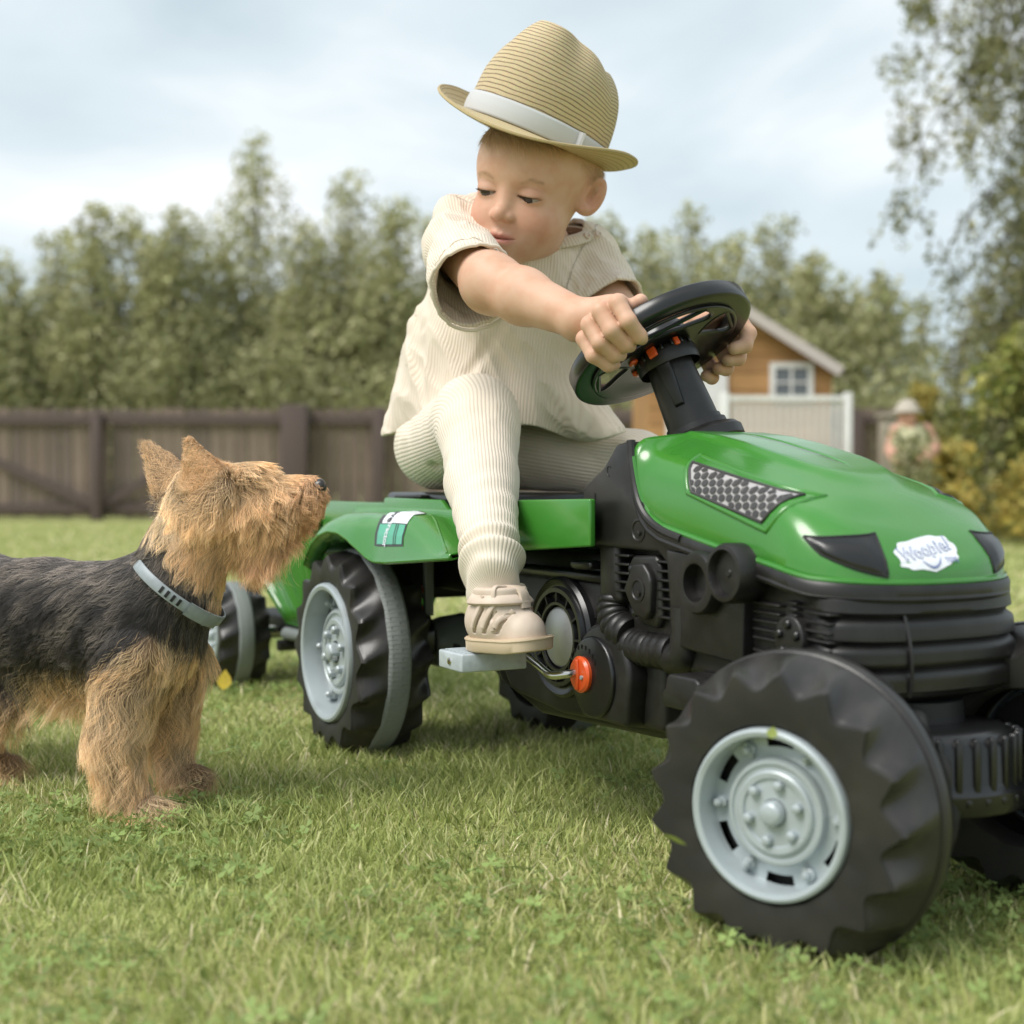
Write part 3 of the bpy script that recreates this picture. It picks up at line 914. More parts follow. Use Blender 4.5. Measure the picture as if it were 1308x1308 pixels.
def wheel(parent, loc, Rw, width, rimR, nlug, rz=0.0, rx=0.0, lug=0.085, side=-1, bandw=0.78, bandm=None, edge=0.04):
    """side -1: outer face looks towards -y. Built in its own frame with h = outward axis distance from the wheel's middle."""
    w = empty('wheel', loc, rz, parent)
    hw_ = width/2
    NA = nlug*14
    def half(sgn):
        rows = []
        prof = []
        ts = [1.0, 0.75, 0.5, 0.3, 0.12, 0.04, 0.0]
        for t in ts:
            row = []
            for i in range(NA):
                th = 2*math.pi*i/NA
                ph = (nlug*th/(2*math.pi) + 0.35*t*sgn) % 1.0
                s_ = 1 - abs(math.sin(math.pi*ph**1.12))**1.25
                dep = (1-t)**0.85
                crown = 1.0 - edge*(1-t)**1.6
                r = Rw*(crown - lug*dep*(1-s_)*1.25)
                hh = sgn*hw_*(0.25 + 0.75*(1-t))
                if t == 0.0: r *= 0.992
                row.append((r*math.cos(th), hh, r*math.sin(th)))
            rows.append(row)
        last = rows[-1]
        # side face: from scalloped edge towards the rim
        for k, (fr, dh) in enumerate([(0.0, 0.003), (0.5, 0.0035), (0.93, 0.001), (1.0, -0.003), (1.0, -0.03)]):
            row = []
            for i in range(NA):
                th = 2*math.pi*i/NA
                ro = math.hypot(last[i][0], last[i][2])*0.985
                rr = ro + (rimR*1.0-ro)*fr
                row.append((rr*math.cos(th), sgn*(hw_+dh), rr*math.sin(th)))
            rows.append(row)
        return rows
    for sgn in (side, -side):
        rows = half(sgn)
        V = np.array([p for r_ in rows for p in r_]); n_ = NA
        F = []
        mi = []
        for j in range(len(rows)-1):
            for i in range(n_):
                k = (i+1) % n_
                q = (j*n_+i, j*n_+k, (j+1)*n_+k, (j+1)*n_+i)
                F.append(q if sgn > 0 else q[::-1]); mi.append(1 if j >= 6 else 0)
        me = mesh_np('tyre', V, F, smooth=True)
        me.materials.append(M_tyre); me.materials.append(M_face)
        me.polygons.foreach_set('material_index', np.array(mi, dtype=np.int32))
        me.set_sharp_from_angle(angle=R(38))
        obj('tyre', me, None, w)
    # rubber band round the middle
    V = []; F = []; at_ = []
    prof = [(0.985, -0.215), (1.005, -0.205), (1.018, -0.15), (1.022, 0), (1.018, 0.15), (1.005, 0.205), (0.985, 0.215)]
    nb_ = 160
    for j, (rr, hh) in enumerate(prof):
        for i in range(nb_+1):
            th = 2*math.pi*i/nb_
            V.append((Rw*rr*math.cos(th), hh*hw_*2*bandw, Rw*rr*math.sin(th))); at_.append((j*0.8/6*0.9 + 0.05, i/nb_*150*0.16, 0))
    for j in range(len(prof)-1):
        for i in range(nb_):
            F.append((j*(nb_+1)+i, j*(nb_+1)+i+1, (j+1)*(nb_+1)+i+1, (j+1)*(nb_+1)+i))
    me = mesh_np('rubber_band', V, F, smooth=True)
    a_ = me.attributes.new('band', 'FLOAT_VECTOR', 'POINT'); a_.data.foreach_set('vector', np.array(at_, np.float32).ravel())
    obj('rubber_band', me, bandm or M_band, w)
    # rim: dish facing outward
    T = Matrix.Rotation(R(90) if side < 0 else R(-90), 4, 'X')   # local +Z -> outward
    k = rimR
    def prof_rim(shift):
        return [(a*k, hw_ + shift + b*k) for a, b in [(1.0, -0.35), (1.0, 0.02), (0.985, 0.06), (0.95, 0.075), (0.90, 0.06), (0.885, 0.02), (0.875, -0.22), (0.86, -0.27)]]
    obj('rim', MB().lathe(prof_rim(0), 64, T, closed=False), M_rim, w, smooth=True)
    disc = MB()
    base = [(0.86, -0.27), (0.81, -0.275), (0.745, -0.27), (0.66, -0.25), (0.635, -0.23)]
    n6 = 144; P = [[None]*(n6) for _ in base]
    V = []; F = []
    for j, (a, b) in enumerate(base):
        for i in range(n6):
            th = 2*math.pi*i/n6
            wob = 0.0
            if j in (1, 2): wob = 0.0
            V.append((a*k*math.cos(th), a*k*math.sin(th), hw_ + b*k))
    for j in range(len(base)-1):
        for i in range(n6):
            ph = (i % 24)
            if j in (0, 1) and 7 <= ph <= 16: continue
            F.append((j*n6+i, j*n6+(i+1) % n6, (j+1)*n6+(i+1) % n6, (j+1)*n6+i))
    V = [T @ Vector(v) for v in V]
    disc.add(V, F)
    disc.lathe([(a*k, hw_ + b*k) for a, b in [(0.635, -0.23), (0.62, -0.16), (0.60, -0.13), (0.56, -0.125), (0.545, -0.15), (0.50, -0.155), (0.485, -0.11), (0.46, -0.095), (0.40, -0.10), (0.385, -0.13), (0.30, -0.125), (0.16, -0.12)]], 56, T, closed=False)
    obj('wheel_disc', disc, M_rim, w, smooth=True, auto=30)
    obj('hub_back', MB().lathe([(0.0, hw_-0.42*k), (0.9*k, hw_-0.42*k)], 40, T, closed=False), M_dark, w)
    cap = MB().lathe([(a*k, hw_ + b*k) for a, b in [(0.15, -0.125), (0.145, -0.04), (0.13, 0.0), (0.09, 0.015), (0.0, 0.02)]], 6 if Rw > 0.12 else 24, T, closed=False)
    obj('hub_cap', cap, M_rim, w, bevel=0.0015, seg=2)
    nut = MB().lathe([(0.068*k, -0.13*k), (0.066*k, -0.05*k), (0.045*k, -0.03*k), (0, -0.025*k)], 6, None, closed=False)
    nut_me = nut.mesh('wheel_nut'); nut_me.materials.append(M_rim)
    bolt = MB().lathe([(0.075*k, -0.28*k), (0.075*k, -0.22*k), (0.055*k, -0.20*k), (0.05*k, -0.14*k), (0.03*k, -0.11*k), (0, -0.105*k)], 12, None, closed=False)
    bolt.cbox((0.0, 0, -0.22*k), (0.17*k, 0.06*k, 0.07*k))
    bolt_me = bolt.mesh('rim_bolt', smooth=False); bolt_me.materials.append(M_rim)
    for i in range(6):
        for (me_, rr, ph, nm) in ((nut_me, 0.33, 0.3, 'wheel_nut'), (bolt_me, 0.77, 0.0, 'rim_bolt')):
            th = 2*math.pi*i/6 + ph
            o = bpy.data.objects.new(nm, me_); COL.objects.link(o); o.parent = w
            o.matrix_local = T @ Matrix.Translation((rr*k*math.cos(th), rr*k*math.sin(th), hw_)) @ Matrix.Rotation(th, 4, 'Z')
            if nm == 'wheel_nut':
                b_ = o.modifiers.new('bevel', 'BEVEL'); b_.width = 0.001; b_.segments = 2
    w.rotation_euler = (rx, 0, rz)
    return w

TR = empty('toy_tractor', (-0.0695, 1.938, 0), R(-62))
tag(TR, 'green and black pedal tractor with silver wheels that the child sits on', 'toy tractor')

# wheels
wheel(TR, (0, -0.155, 0.135), 0.137, 0.095, 0.094, 16, lug=0.10)
wheel(TR, (0, 0.155, 0.135), 0.137, 0.095, 0.094, 16, lug=0.10, side=1)
ST = R(22)
fwR = wheel(TR, (0.903, -0.145, 0.110), 0.1195, 0.098, 0.0665, 17, rz=ST, lug=0.095, bandw=0.4, bandm=M_tyre, edge=0.085)
fwL = wheel(TR, (0.903, 0.130, 0.119), 0.1195, 0.098, 0.0665, 17, rz=ST, lug=0.095, side=1, bandw=0.4, bandm=M_tyre, edge=0.085)

# ---- hood: contour levels round a U-shaped plan
HXR = 0.616
def interp(x, pts):
    return float(np.interp(x, [p[0] for p in pts], [p[1] for p in pts]))
ZB = [(0.616, 0.387), (0.622, 0.362), (0.632, 0.340), (0.645, 0.329), (0.665, 0.3205), (0.70, 0.314), (0.76, 0.303), (0.832, 0.291), (0.87, 0.283), (0.92, 0.279)]
ZT = [(0.56, 0.416), (0.616, 0.4145), (0.66, 0.4095), (0.70, 0.402), (0.76, 0.388), (0.81, 0.374), (0.85, 0.359), (0.88, 0.342), (0.91, 0.32)]
LV = [(0.0, 0.1125, 0.914), (0.07, 0.1145, 0.916), (0.25, 0.1135, 0.915), (0.42, 0.1115, 0.912), (0.55, 0.1085, 0.906), (0.68, 0.1025, 0.897), (0.735, 0.097, 0.889), (0.77, 0.090, 0.880), (0.86, 0.068, 0.862), (0.90, 0.057, 0.848), (0.93, 0.052, 0.838), (0.985, 0.048, 0.826), (1.0, 0.043, 0.818), (1.0, 0.022, 0.80), (1.0, 0.0, 0.79)]
def plan(u, w, xf, xr=HXR, rx=0.085, n=2.5):
    """u in -1..1: 0 at the nose, +-1 at the rear"""
    s_ = abs(u)
    if s_ < 0.42:
        a = s_/0.42*math.pi/2
        x = xf - rx*(1-max(0.0, math.cos(a))**(2/n)); y = w*math.sin(a)**(2/n)
    else:
        x = (xf-rx) + (xr-(xf-rx))*(s_-0.42)/0.58; y = w
    return x, math.copysign(y, u)
def hood_pt(u, a, off=0.0):
    A = [l[0]+0.0005*i for i, l in enumerate(LV)]
    w = float(np.interp(a, A, [l[1] for l in LV])); xf = float(np.interp(a, A, [l[2] for l in LV]))
    if off: w += off; xf += off
    x, y = plan(u, w, xf)
    zb, zt = interp(x, ZB), interp(x, ZT)
    z = zb + (zt-zb)*min(a, 1)
    return Vector((x, y, z))
ub = [1 - 0.16*(i/14)**1.0 for i in range(15)] + [0.84 - 0.84*(i+1)/46 for i in range(46)]
us = [-q for q in ub] + ub[::-1][1:]
levels = []
for i in range(len(LV)-1):
    a0, a1 = LV[i][0]+0.0005*i, LV[i+1][0]+0.0005*(i+1)
    for k in range(2): levels.append(a0 + (a1-a0)*k/2)
levels.append(LV[-1][0]+0.0005*(len(LV)-1))
rows = []
for a in levels:
    row = []
    for u in us:
        p = hood_pt(u, a)
        # the body line: a shallow shoulder crease and a raised centre panel
        row.append(p)
    rows.append(row)
hood = obj('hood', MB().grid(rows), M_green, TR, smooth=True, auto=28)
hood.modifiers.new('solid', 'SOLIDIFY').thickness = 0.003
hood.modifiers['solid'].offset = -1
# rolled lower edge
edge = []
for u in us:
    edge.append(hood_pt(u, 0.0, 0.0015) + Vector((0, 0, 0.001)))
obj('hood_edge', MB().tube(edge, 0.0028, 8), M_green, TR, smooth=True)
# black lip under the hood
lip = []
for dz, of in ((0.003, -0.004), (0.003, 0.004), (0.0, 0.0055), (-0.008, 0.0055), (-0.012, 0.003), (-0.013, -0.006)):
    lip.append([hood_pt(u, 0.0, of) + Vector((0, 0, dz-0.0035)) for u in us])
obj('cowl_lip', MB().grid(lip), M_black, TR, smooth=True)
obj('cowl_lip', MB().tube([hood_pt(u, 0.0, 0.003) + Vector((0, 0, -0.012)) for u in us], 0.0035, 8), M_black, TR, smooth=True)

def hood_n(u, a):
    p = hood_pt(u, a); d = hood_pt(u+0.004, a) - p; e_ = hood_pt(u, a+0.01) - p
    n = e_.cross(d).normalized()
    if n.dot(Vector((p.x-0.7, p.y*3, 0.02))) < 0: n = -n
    return n
# lookup from side view (x,z) to (u,a) on the right flank
def flank(x, z, off=0.001):
    """point on the right flank (y<0) at side-view position x, z"""
    A = [l[0]+0.0005*i for i, l in enumerate(LV)]
    zb, zt = interp(x, ZB), interp(x, ZT)
    a = (z-zb)/(zt-zb)
    xf = float(np.interp(a, A, [l[2] for l in LV]))
    if x <= xf-0.085: u = -(0.42 + 0.58*((xf-0.085)-x)/((xf-0.085)-HXR))
    else:
        q = max(0.0, min(1.0, (x-(xf-0.085))/0.085))
        # x = xf - rx + rx*cos(a)^(2/n)
        u = -0.42*math.acos(min(1.0, q**1.25))/(math.pi/2)
    return hood_pt(u, a) + hood_n(u, a)*off, u, a
def panel(corners, off, nu=16, nv=8):
    """bilinear patch of side-view corners TL, TR, BR, BL laid on the flank"""
    P = []
    for i in range(nv+1):
        row = []
        for j in range(nu+1):
            s_, t_ = j/nu, i/nv
            x = (corners[0][0]*(1-s_)+corners[1][0]*s_)*(1-t_) + (corners[3][0]*(1-s_)+corners[2][0]*s_)*t_
            z = (corners[0][1]*(1-s_)+corners[1][1]*s_)*(1-t_) + (corners[3][1]*(1-s_)+corners[2][1]*s_)*t_
            row.append(flank(x, z, off)[0])
        P.append(row)
    return P
# mesh panel on the flank
CQ = [(0.690, 0.3812), (0.829, 0.3515), (0.812, 0.3285), (0.709, 0.3535)]
def quad_at(s_, t_, C=CQ):
    x = (C[0][0]*(1-s_)+C[1][0]*s_)*(1-t_) + (C[3][0]*(1-s_)+C[2][0]*s_)*t_
    z = (C[0][1]*(1-s_)+C[1][1]*s_)*(1-t_) + (C[3][1]*(1-s_)+C[2][1]*s_)*t_
    return x, z
def mirror(me):
    m2 = me.copy(); m2.transform(Matrix.Scale(-1, 4, (0, 1, 0))); m2.flip_normals(); return m2
fr_pts = []
for k in range(4):
    for j in range(8):
        c0, c1 = CQ[k], CQ[(k+1) % 4]
        fr_pts.append(flank(c0[0]+(c1[0]-c0[0])*j/8, c0[1]+(c1[1]-c0[1])*j/8, 0.0008)[0])
fr_pts.append(fr_pts[0])
raised = []
cx_ = sum(c[0] for c in CQ)/4; cz_ = sum(c[1] for c in CQ)/4
def grow(c, k): return (c[0]+(c[0]-cx_)*k*0.75, c[1]+(c[1]-cz_)*k*1.6)
C_out = [grow(c, 0.18) for c in CQ]
for mir in (0, 1):
    me = MB().tube(fr_pts, 0.0016, 6, caps=False).mesh('vent_frame', True)
    if mir: me = mirror(me)
    obj('vent_frame', me, M_netb, TR)
    me = MB().grid(panel(CQ, 0.0006, 40, 16)).mesh('vent_panel', True)
    if mir: me = mirror(me)
    obj('vent_panel', me, M_netw, TR)
# hexagon holes, printed dark, cut to the panel outline
hexes = MB()
hs = 0.0040
def inside(x, z, m=0.0012):
    for k in range(4):
        a, b = CQ[k], CQ[(k+1) % 4]
        cr = (b[0]-a[0])*(z-a[1]) - (b[1]-a[1])*(x-a[0])
        if cr/math.hypot(b[0]-a[0], b[1]-a[1]) > -m: return False
    return True
PX, PZ = 0.0098, 0.0066
j = 0
z = 0.322
while z < 0.388:
    x = 0.685 + (0.5*PX if j % 2 else 0)
    while x < 0.86:
        pts = [(x + 0.80*PX/1.732*math.cos(R(60*k+30)), z + 0.80*PZ/1.5*math.sin(R(60*k+30))) for k in range(6)]
        if inside(x, z, 0.0008):
            pp = []
            for q in pts:
                t_ = 1.0
                while not inside(x+(q[0]-x)*t_, z+(q[1]-z)*t_, 0.0006) and t_ > 0: t_ -= 0.1
                pp.append((x+(q[0]-x)*max(t_, 0), z+(q[1]-z)*max(t_, 0)))
            hexes.add([flank(q[0], q[1], 0.0016)[0] for q in pp], [(0, 1, 2, 3, 4, 5)])
        x += PX
    z += PZ; j += 1
for mir in (0, 1):
    me = hexes.mesh('vent_hexagons')
    if mir: me = mirror(me)
    o = obj('vent_hexagons', me, M_netb, TR)
# raised surround of the vent
sur = []
for k in range(4):
    for j in range(8):
        c0, c1 = C_out[k], C_out[(k+1) % 4]
        sur.append(flank(c0[0]+(c1[0]-c0[0])*j/8, c0[1]+(c1[1]-c0[1])*j/8, -0.0012)[0])
sur.append(sur[0])
for mir in (0, 1):
    me = MB().tube(sur, 0.0032, 8, caps=False).mesh('vent_surround', True)
    if mir: me = mirror(me)
    obj('vent_surround', me, M_green, TR)

# headlights wrap the front corners
def wrap_patch(tl, tr_, br_, bl, off, nu=22, nv=8, bulge=0.0):
    P = []
    for i in range(nv+1):
        row = []
        for j in range(nu+1):
            s_, t_ = j/nu, i/nv
            u = (tl[0]*(1-s_)+tr_[0]*s_)*(1-t_) + (bl[0]*(1-s_)+br_[0]*s_)*t_
            a = (tl[1]*(1-s_)+tr_[1]*s_)*(1-t_) + (bl[1]*(1-s_)+br_[1]*s_)*t_
            ed = min(1, 6*min(s_, 1-s_))*min(1, 4*min(t_, 1-t_))
            row.append(hood_pt(u, a) + hood_n(u, a)*(off + bulge*ed))
        P.append(row)
    return P
HL = ((-0.332, 0.475), (-0.128, 0.70), (-0.124, 0.144), (-0.285, 0.34))
for mir in (0, 1):
    me = MB().grid(wrap_patch(*HL, 0.0006, bulge=0.0022)).mesh('headlight', True)
    if mir: me = mirror(me)
    obj('headlight', me, M_gloss, TR, smooth=True)
    eds = []
    for k in range(4):
        for j in range(10):
            p0, p1 = HL[k], HL[(k+1) % 4]
            u, a = p0[0]+(p1[0]-p0[0])*j/10, p0[1]+(p1[1]-p0[1])*j/10
            eds.append(hood_pt(u, a) + hood_n(u, a)*0.0003)
    eds.append(eds[0])
    me = MB().tube(eds, 0.0013, 6, caps=False).mesh('headlight_rim', True)
    if mir: me = mirror(me)
    obj('headlight_rim', me, M_dark, TR)

# front badge: white cloud outline, blue shadowed letters
badge = empty('badge', parent=TR)
uc, ac = 0.0, 0.49
def on_front(du, dz, off):
    """du sideways (toward +y = picture right), dz up, in metres on the nose of the hood"""
    ty = du*1.16 - 0.0135; tz = 0.3035 + dz*1.05
    a0, a1 = 0.0, 1.0
    for _ in range(14):
        a = (a0+a1)/2
        lo_, hi_ = -0.3, 0.3
        for _2 in range(12):
            m_ = (lo_+hi_)/2
            if hood_pt(m_, a).y < ty: lo_ = m_
            else: hi_ = m_
        if hood_pt((lo_+hi_)/2, a).z < tz: a0 = a
        else: a1 = a
    u = (lo_+hi_)/2
    return hood_pt(u, a) + hood_n(u if abs(u) > 0.01 else 0.01, a)*off
def press(me, off):
    for v in me.vertices:
        v.co = on_front(v.co.x, v.co.y, off + v.co.z*0.3)
    me.update()
    return me
def blob(w_, h_, seed):
    pts = []
    for i in range(72):
        t = 2*math.pi*i/72
        sx = math.copysign(abs(math.cos(t))**0.55, math.cos(t)); sy = math.copysign(abs(math.sin(t))**0.7, math.sin(t))
        k = 1 + 0.045*math.sin(9*t+seed)
        y_ = sy*h_*k
        if sy < 0: y_ *= 0.85 + 0.35*math.exp(-(sx/0.32)**2)
        x_ = sx*w_*k
        y_ += 0.12*x_
        pts.append((x_, y_, 0))
    return pts
bp_ = blob(0.0290, 0.0118, 1)
mb = MB()
cen = [(0, 0, 0)] + [(p[0]*0.5, p[1]*0.5, 0) for p in bp_] + bp_
mb.add(cen, [(0, 1+i, 1+(i+1) % 72) for i in range(72)] + [(1+i, 73+i, 73+(i+1) % 72, 1+(i+1) % 72) for i in range(72)])
obj('badge_plate', press(mb.mesh('badge_plate'), 0.0006), M_logow, badge)
xs = -0.0250
for ch, wd_, dy, rot, sz in (('W', 0.0122, 0.0, 5, 0.0132), ('o', 0.0074, -0.0002, -4, 0.0132), ('o', 0.0074, 0.0004, 4, 0.0132), ('p', 0.0076, 0.0012, -3, 0.0132), ('i', 0.0040, 0.0008, 5, 0.0132), ('e', 0.0074, 0.0010, 4, 0.0132), ('!', 0.0040, 0.0016, -4, 0.0145)):
    cxx = xs + wd_/2
    for k, (m_, bo, of) in enumerate(((M_logob, 0.00055, 0.0009), (M_logow, 0.0, 0.0013))):
        me = text_mesh(ch, sz, 0.0, bo)
        me.transform(TM((cxx, dy + 0.12*cxx*1.2 + 0.002, 0), rz=R(rot)))
        obj('badge_letter', press(me, of), m_, badge)
    xs += wd_
smile = [(-0.0095 + 0.019*i/12, -0.0040 - 0.0062*math.sin(math.pi*i/12) + 0.12*(-0.0095+0.019*i/12), 0) for i in range(13)]
mbs = MB()
P_ = []
for i, p in enumerate(smile):
    th_ = 0.0011*math.sin(math.pi*i/12)**0.6 + 0.0002
    P_.append([(p[0], p[1]-th_, 0), (p[0], p[1]+th_*0.4, 0)])
mbs.grid(P_)
obj('badge_smile', press(mbs.mesh('badge_smile'), 0.0010), M_logob, badge)
me = text_mesh('TOYS', 0.0048, 0.0, 0.0001); me.transform(TM((0.0185, -0.0055, 0)))
obj('badge_letter', press(me, 0.0010), M_logob, badge)

# ---- grille and nose shell: stacked ridges
rows = []
NZ = 48
for i in range(NZ+1):
    t = i/NZ; z = 0.276 - t*0.108
    row = []
    rid = 0.0
    tt = (t*108/21.5)          # ridge every 21.5 mm
    fph = tt % 1.0
    if 0.02 < t < 0.83: rid = 0.0055*min(1.0, fph/0.28, (1-fph)/0.12)
    belly = 0.010*math.sin(min(1, t/0.75)*math.pi*0.6)
    tuck = 0.0 if t < 0.80 else ((t-0.80)/0.20)**1.6
    for u in us:
        fr_ = max(0.0, min(1.0, (0.40-abs(u))/0.05))
        w = 0.1025 + (belly*0.35+rid)*fr_ - tuck*0.05
        xf = 0.908 + (belly*0.7+rid)*fr_ - tuck*0.06
        x, y = plan(u, w, xf, xr=0.60, rx=0.055, n=2.6)
        zz = z + (0.0 if abs(u) < 0.4 else (abs(u)-0.4)*0.0)
        top = interp(x, ZB) - 0.006
        zz = min(0.276, top) - t*(min(0.276, top) - 0.168)
        row.append((x, y, zz))
    rows.append(row)
low = [(p[0]*0.6+0.30, p[1]*0.5, p[2]-0.004) for p in rows[-1]]
rows.append(low)
shell = obj('grille_shell', MB().grid(rows), M_black, TR, smooth=True, auto=60)
obj('grille_seam', MB().tube([(0.905+0.012*math.sin(i/7*2.2)+0.004, -0.045, 0.262-0.0105*i) for i in range(8)], 0.0016, 6), M_black, TR, smooth=True)
# flank wall between lip and shell
obj('chin', MB().lathe([(0.013, 0), (0.013, 0.022), (0.009, 0.03)], 20, TM((0.865, -0.015, 0.148))), M_grey, TR, smooth=True)

Y0 = -0.1055
# black box plate under the cowl
def plate(name, pts, y0, y1, m=M_black, bev=0.003, parent=TR):
    return obj(name, MB().prism(pts, y0, y1), m, parent, bevel=bev, seg=3)
plate('side_plate', [(0.672, 0.300), (0.79, 0.2925), (0.79, 0.203), (0.683, 0.210)], -0.115, 0.115)
# ribbed louvres either side of the flywheel boss
def louvre(x0, x1, ztop, n, dz=0.0075, y=-0.110):
    for i in range(n):
        z = ztop - i*dz
        obj('louvre', MB().prism([(x0, z), (x1, z-0.001), (x1, z-0.0035), (x0, z-0.0025)], y, y+0.02), M_black, TR, bevel=0.0011, seg=2)
louvre(0.797, 0.833, 0.2605, 5); louvre(0.862, 0.893, 0.2575, 5, y=-0.108); louvre(0.797, 0.833, 0.2195, 4, 0.0065); louvre(0.864, 0.893, 0.2145, 3, 0.0065, y=-0.108); louvre(0.842, 0.855, 0.264, 5, 0.005)
plate('boss', [(0.848+0.0185*math.cos(R(k*20))*1.0, 0.232+0.0205*math.sin(R(k*20))) for k in range(18)], -0.1125, -0.09, bev=0.002)
for q in range(5):
    a = R(90+72*q)
    obj('boss_stud', MB().lathe([(0.0042, 0), (0.0042, 0.0035), (0.003, 0.005), (0, 0.0052)], 12, TM((0.848+0.0115*math.cos(a), -0.111, 0.232+0.0125*math.sin(a)), rx=R(90)), closed=False), M_gloss, TR, smooth=True)

# round bosses on the box: open ring and closed dial
def ydisc(name, c, prof, m=M_black, n=40, sx=1.0):
    return obj(name, MB().lathe(prof, n, TM(c, rx=R(90)) @ Matrix.Diagonal((sx, 1, 1, 1)), closed=False), m, TR, smooth=True)
ydisc('ring_boss', (0.737, -0.100, 0.2725), [(0.0285, 0), (0.029, 0.024), (0.0265, 0.028), (0.0205, 0.0285), (0.0175, 0.028), (0.0165, 0.012), (0.014, 0.011), (0, 0.011)])
ydisc('dial_boss', (0.787, -0.100, 0.284), [(0.026, 0), (0.0265, 0.030), (0.0245, 0.034), (0.021, 0.0345), (0.0195, 0.031), (0.019, 0.027), (0.004, 0.0275), (0.003, 0.029), (0, 0.029)])

# dash cowl behind the hood
dash_pts = [(0.514, 0.304), (0.520, 0.298), (0.655, 0.296), (0.692, 0.270), (0.700, 0.312), (0.665, 0.322), (0.645, 0.331), (0.632, 0.342), (0.621, 0.364), (0.6135, 0.398), (0.600, 0.404), (0.580, 0.401), (0.556, 0.378), (0.516, 0.358)]
plate('dashboard_cowl', dash_pts, -0.1125, 0.1125, bev=0.005)
obj('cowl_rim', MB().tube(catmull([(0.610, -0.1135, 0.404), (0.6145, -0.1145, 0.380), (0.6215, -0.1150, 0.357), (0.6305, -0.1155, 0.3405), (0.645, -0.1155, 0.3275), (0.668, -0.1155, 0.3175), (0.70, -0.1155, 0.3105)], 8), 0.0046, 10), M_black, TR, smooth=True)
ydisc('bolt_hole', (0.622, -0.1118, 0.316), [(0.0115, 0.0), (0.0118, 0.0014), (0.0098, 0.0018), (0.0088, 0.0009), (0.0085, -0.0)])
ydisc('bolt_hole', (0.622, -0.1121, 0.316), [(0.0088, 0.0003), (0, 0.0003)], M_dark)
ydisc('bolt_hole', (0.624, -0.112, 0.3135), [(0.0028, 0.0), (0.0026, 0.0022), (0, 0.0026)], M_black, 14)
obj('mould_mark', MB().tube([(0.5685+0.004*math.cos(R(a)), -0.1126, 0.3745+0.005*math.sin(R(a))) for a in range(40, 300, 20)], 0.0005, 5), M_black, TR)
obj('cowl_seam', MB().tube([(0.541, -0.1128, 0.352), (0.5415, -0.1128, 0.300)], 0.0006, 5), M_black, TR)
# cowl top
obj('cowl_top', MB().prism([(0.515, 0.358), (0.556, 0.378), (0.585, 0.404), (0.612, 0.4085), (0.612, 0.385), (0.53, 0.340)], -0.09, 0.09), M_black, TR, bevel=0.004)

def ydisc_e(*a, **k):
    o = ydisc(*a, **k); o.parent = TRE; return o
EX = 0.011
TRE = empty('engine', parent=TR)
TRE.location = (EX, -0.001, 0.006)
# engine: block, pipes, ribs, cover
obj('engine_block', MB().box((0.53, -0.088, 0.165), (0.68, 0.088, 0.305)), M_black, TRE, bevel=0.004)
plate('intake_pipe', [(0.531, 0.298), (0.566, 0.298), (0.566, 0.262), (0.572, 0.236), (0.531, 0.236)], -0.108, -0.07, bev=0.006, parent=TRE)
for i in range(5):
    obj('cooling_rib', MB().cbox((0.578, -0.098, 0.284-0.0088*i), (0.026, 0.024, 0.0026)), M_black, TRE, bevel=0.001)
for i in range(7):
    obj('cooling_rib', MB().cbox((0.656+0.002*(i > 3), -0.098, 0.281-0.0088*i), (0.032, 0.024, 0.0026)), M_black, TRE, bevel=0.001)
cov = [(0.596, 0.285), (0.636, 0.287), (0.645, 0.278), (0.647, 0.228), (0.638, 0.216), (0.610, 0.218), (0.598, 0.232), (0.597, 0.250), (0.588, 0.258), (0.589, 0.276)]
plate('engine_cover', cov, -0.109, -0.08, bev=0.004, parent=TRE)
cov2 = [(0.606, 0.277), (0.626, 0.279), (0.636, 0.270), (0.640, 0.262), (0.638, 0.232), (0.630, 0.224), (0.612, 0.227), (0.601, 0.240), (0.592, 0.252), (0.600, 0.264)]
plate('engine_cover', cov2, -0.117, -0.105, bev=0.003, parent=TRE)
ydisc_e('cover_socket', (0.619, -0.1165, 0.2525), [(0.0118, 0.0), (0.0118, 0.0014), (0.0095, 0.0018), (0.0086, 0.0009), (0.0085, 0.0)])
ydisc_e('cover_socket', (0.619, -0.1168, 0.2525), [(0.0087, 0.0003), (0, 0.0003)], M_dark)
ydisc_e('cover_socket', (0.6215, -0.117, 0.2495), [(0.003, 0.0), (0.0028, 0.0022), (0, 0.0026)], M_black, 14)
for c in ((0.5985, 0.2715), (0.6045, 0.229)):
    ydisc_e('cover_bolt', (c[0], -0.109, c[1]), [(0.0042, 0), (0.0040, 0.0035), (0.002, 0.005), (0, 0.0052)], M_gloss, 14)
def corrugated(pts, r, n, name):
    pts = catmull(pts, 14); m_ = []
    rr = [r*(1 + 0.10*abs(math.sin(math.pi*n*i/(len(pts)-1)))**0.6) for i in range(len(pts))]
    return obj(name, MB().tube(pts, rr, 20), M_black, TRE, smooth=True, auto=50)
corrugated([(0.545, -0.094, 0.238), (0.548, -0.098, 0.224), (0.560, -0.100, 0.210), (0.582, -0.100, 0.204)], 0.0175, 6, 'air_hose')
corrugated([(0.556, -0.096, 0.197), (0.59, -0.099, 0.194), (0.62, -0.10, 0.1935), (0.658, -0.10, 0.1945)], 0.0165, 9, 'exhaust_hose')
obj('hose_elbow', MB().tube(catmull([(0.655, -0.10, 0.1895), (0.672, -0.10, 0.193), (0.678, -0.10, 0.21), (0.678, -0.10, 0.24)], 6), 0.0165, 18), M_black, TRE, smooth=True)

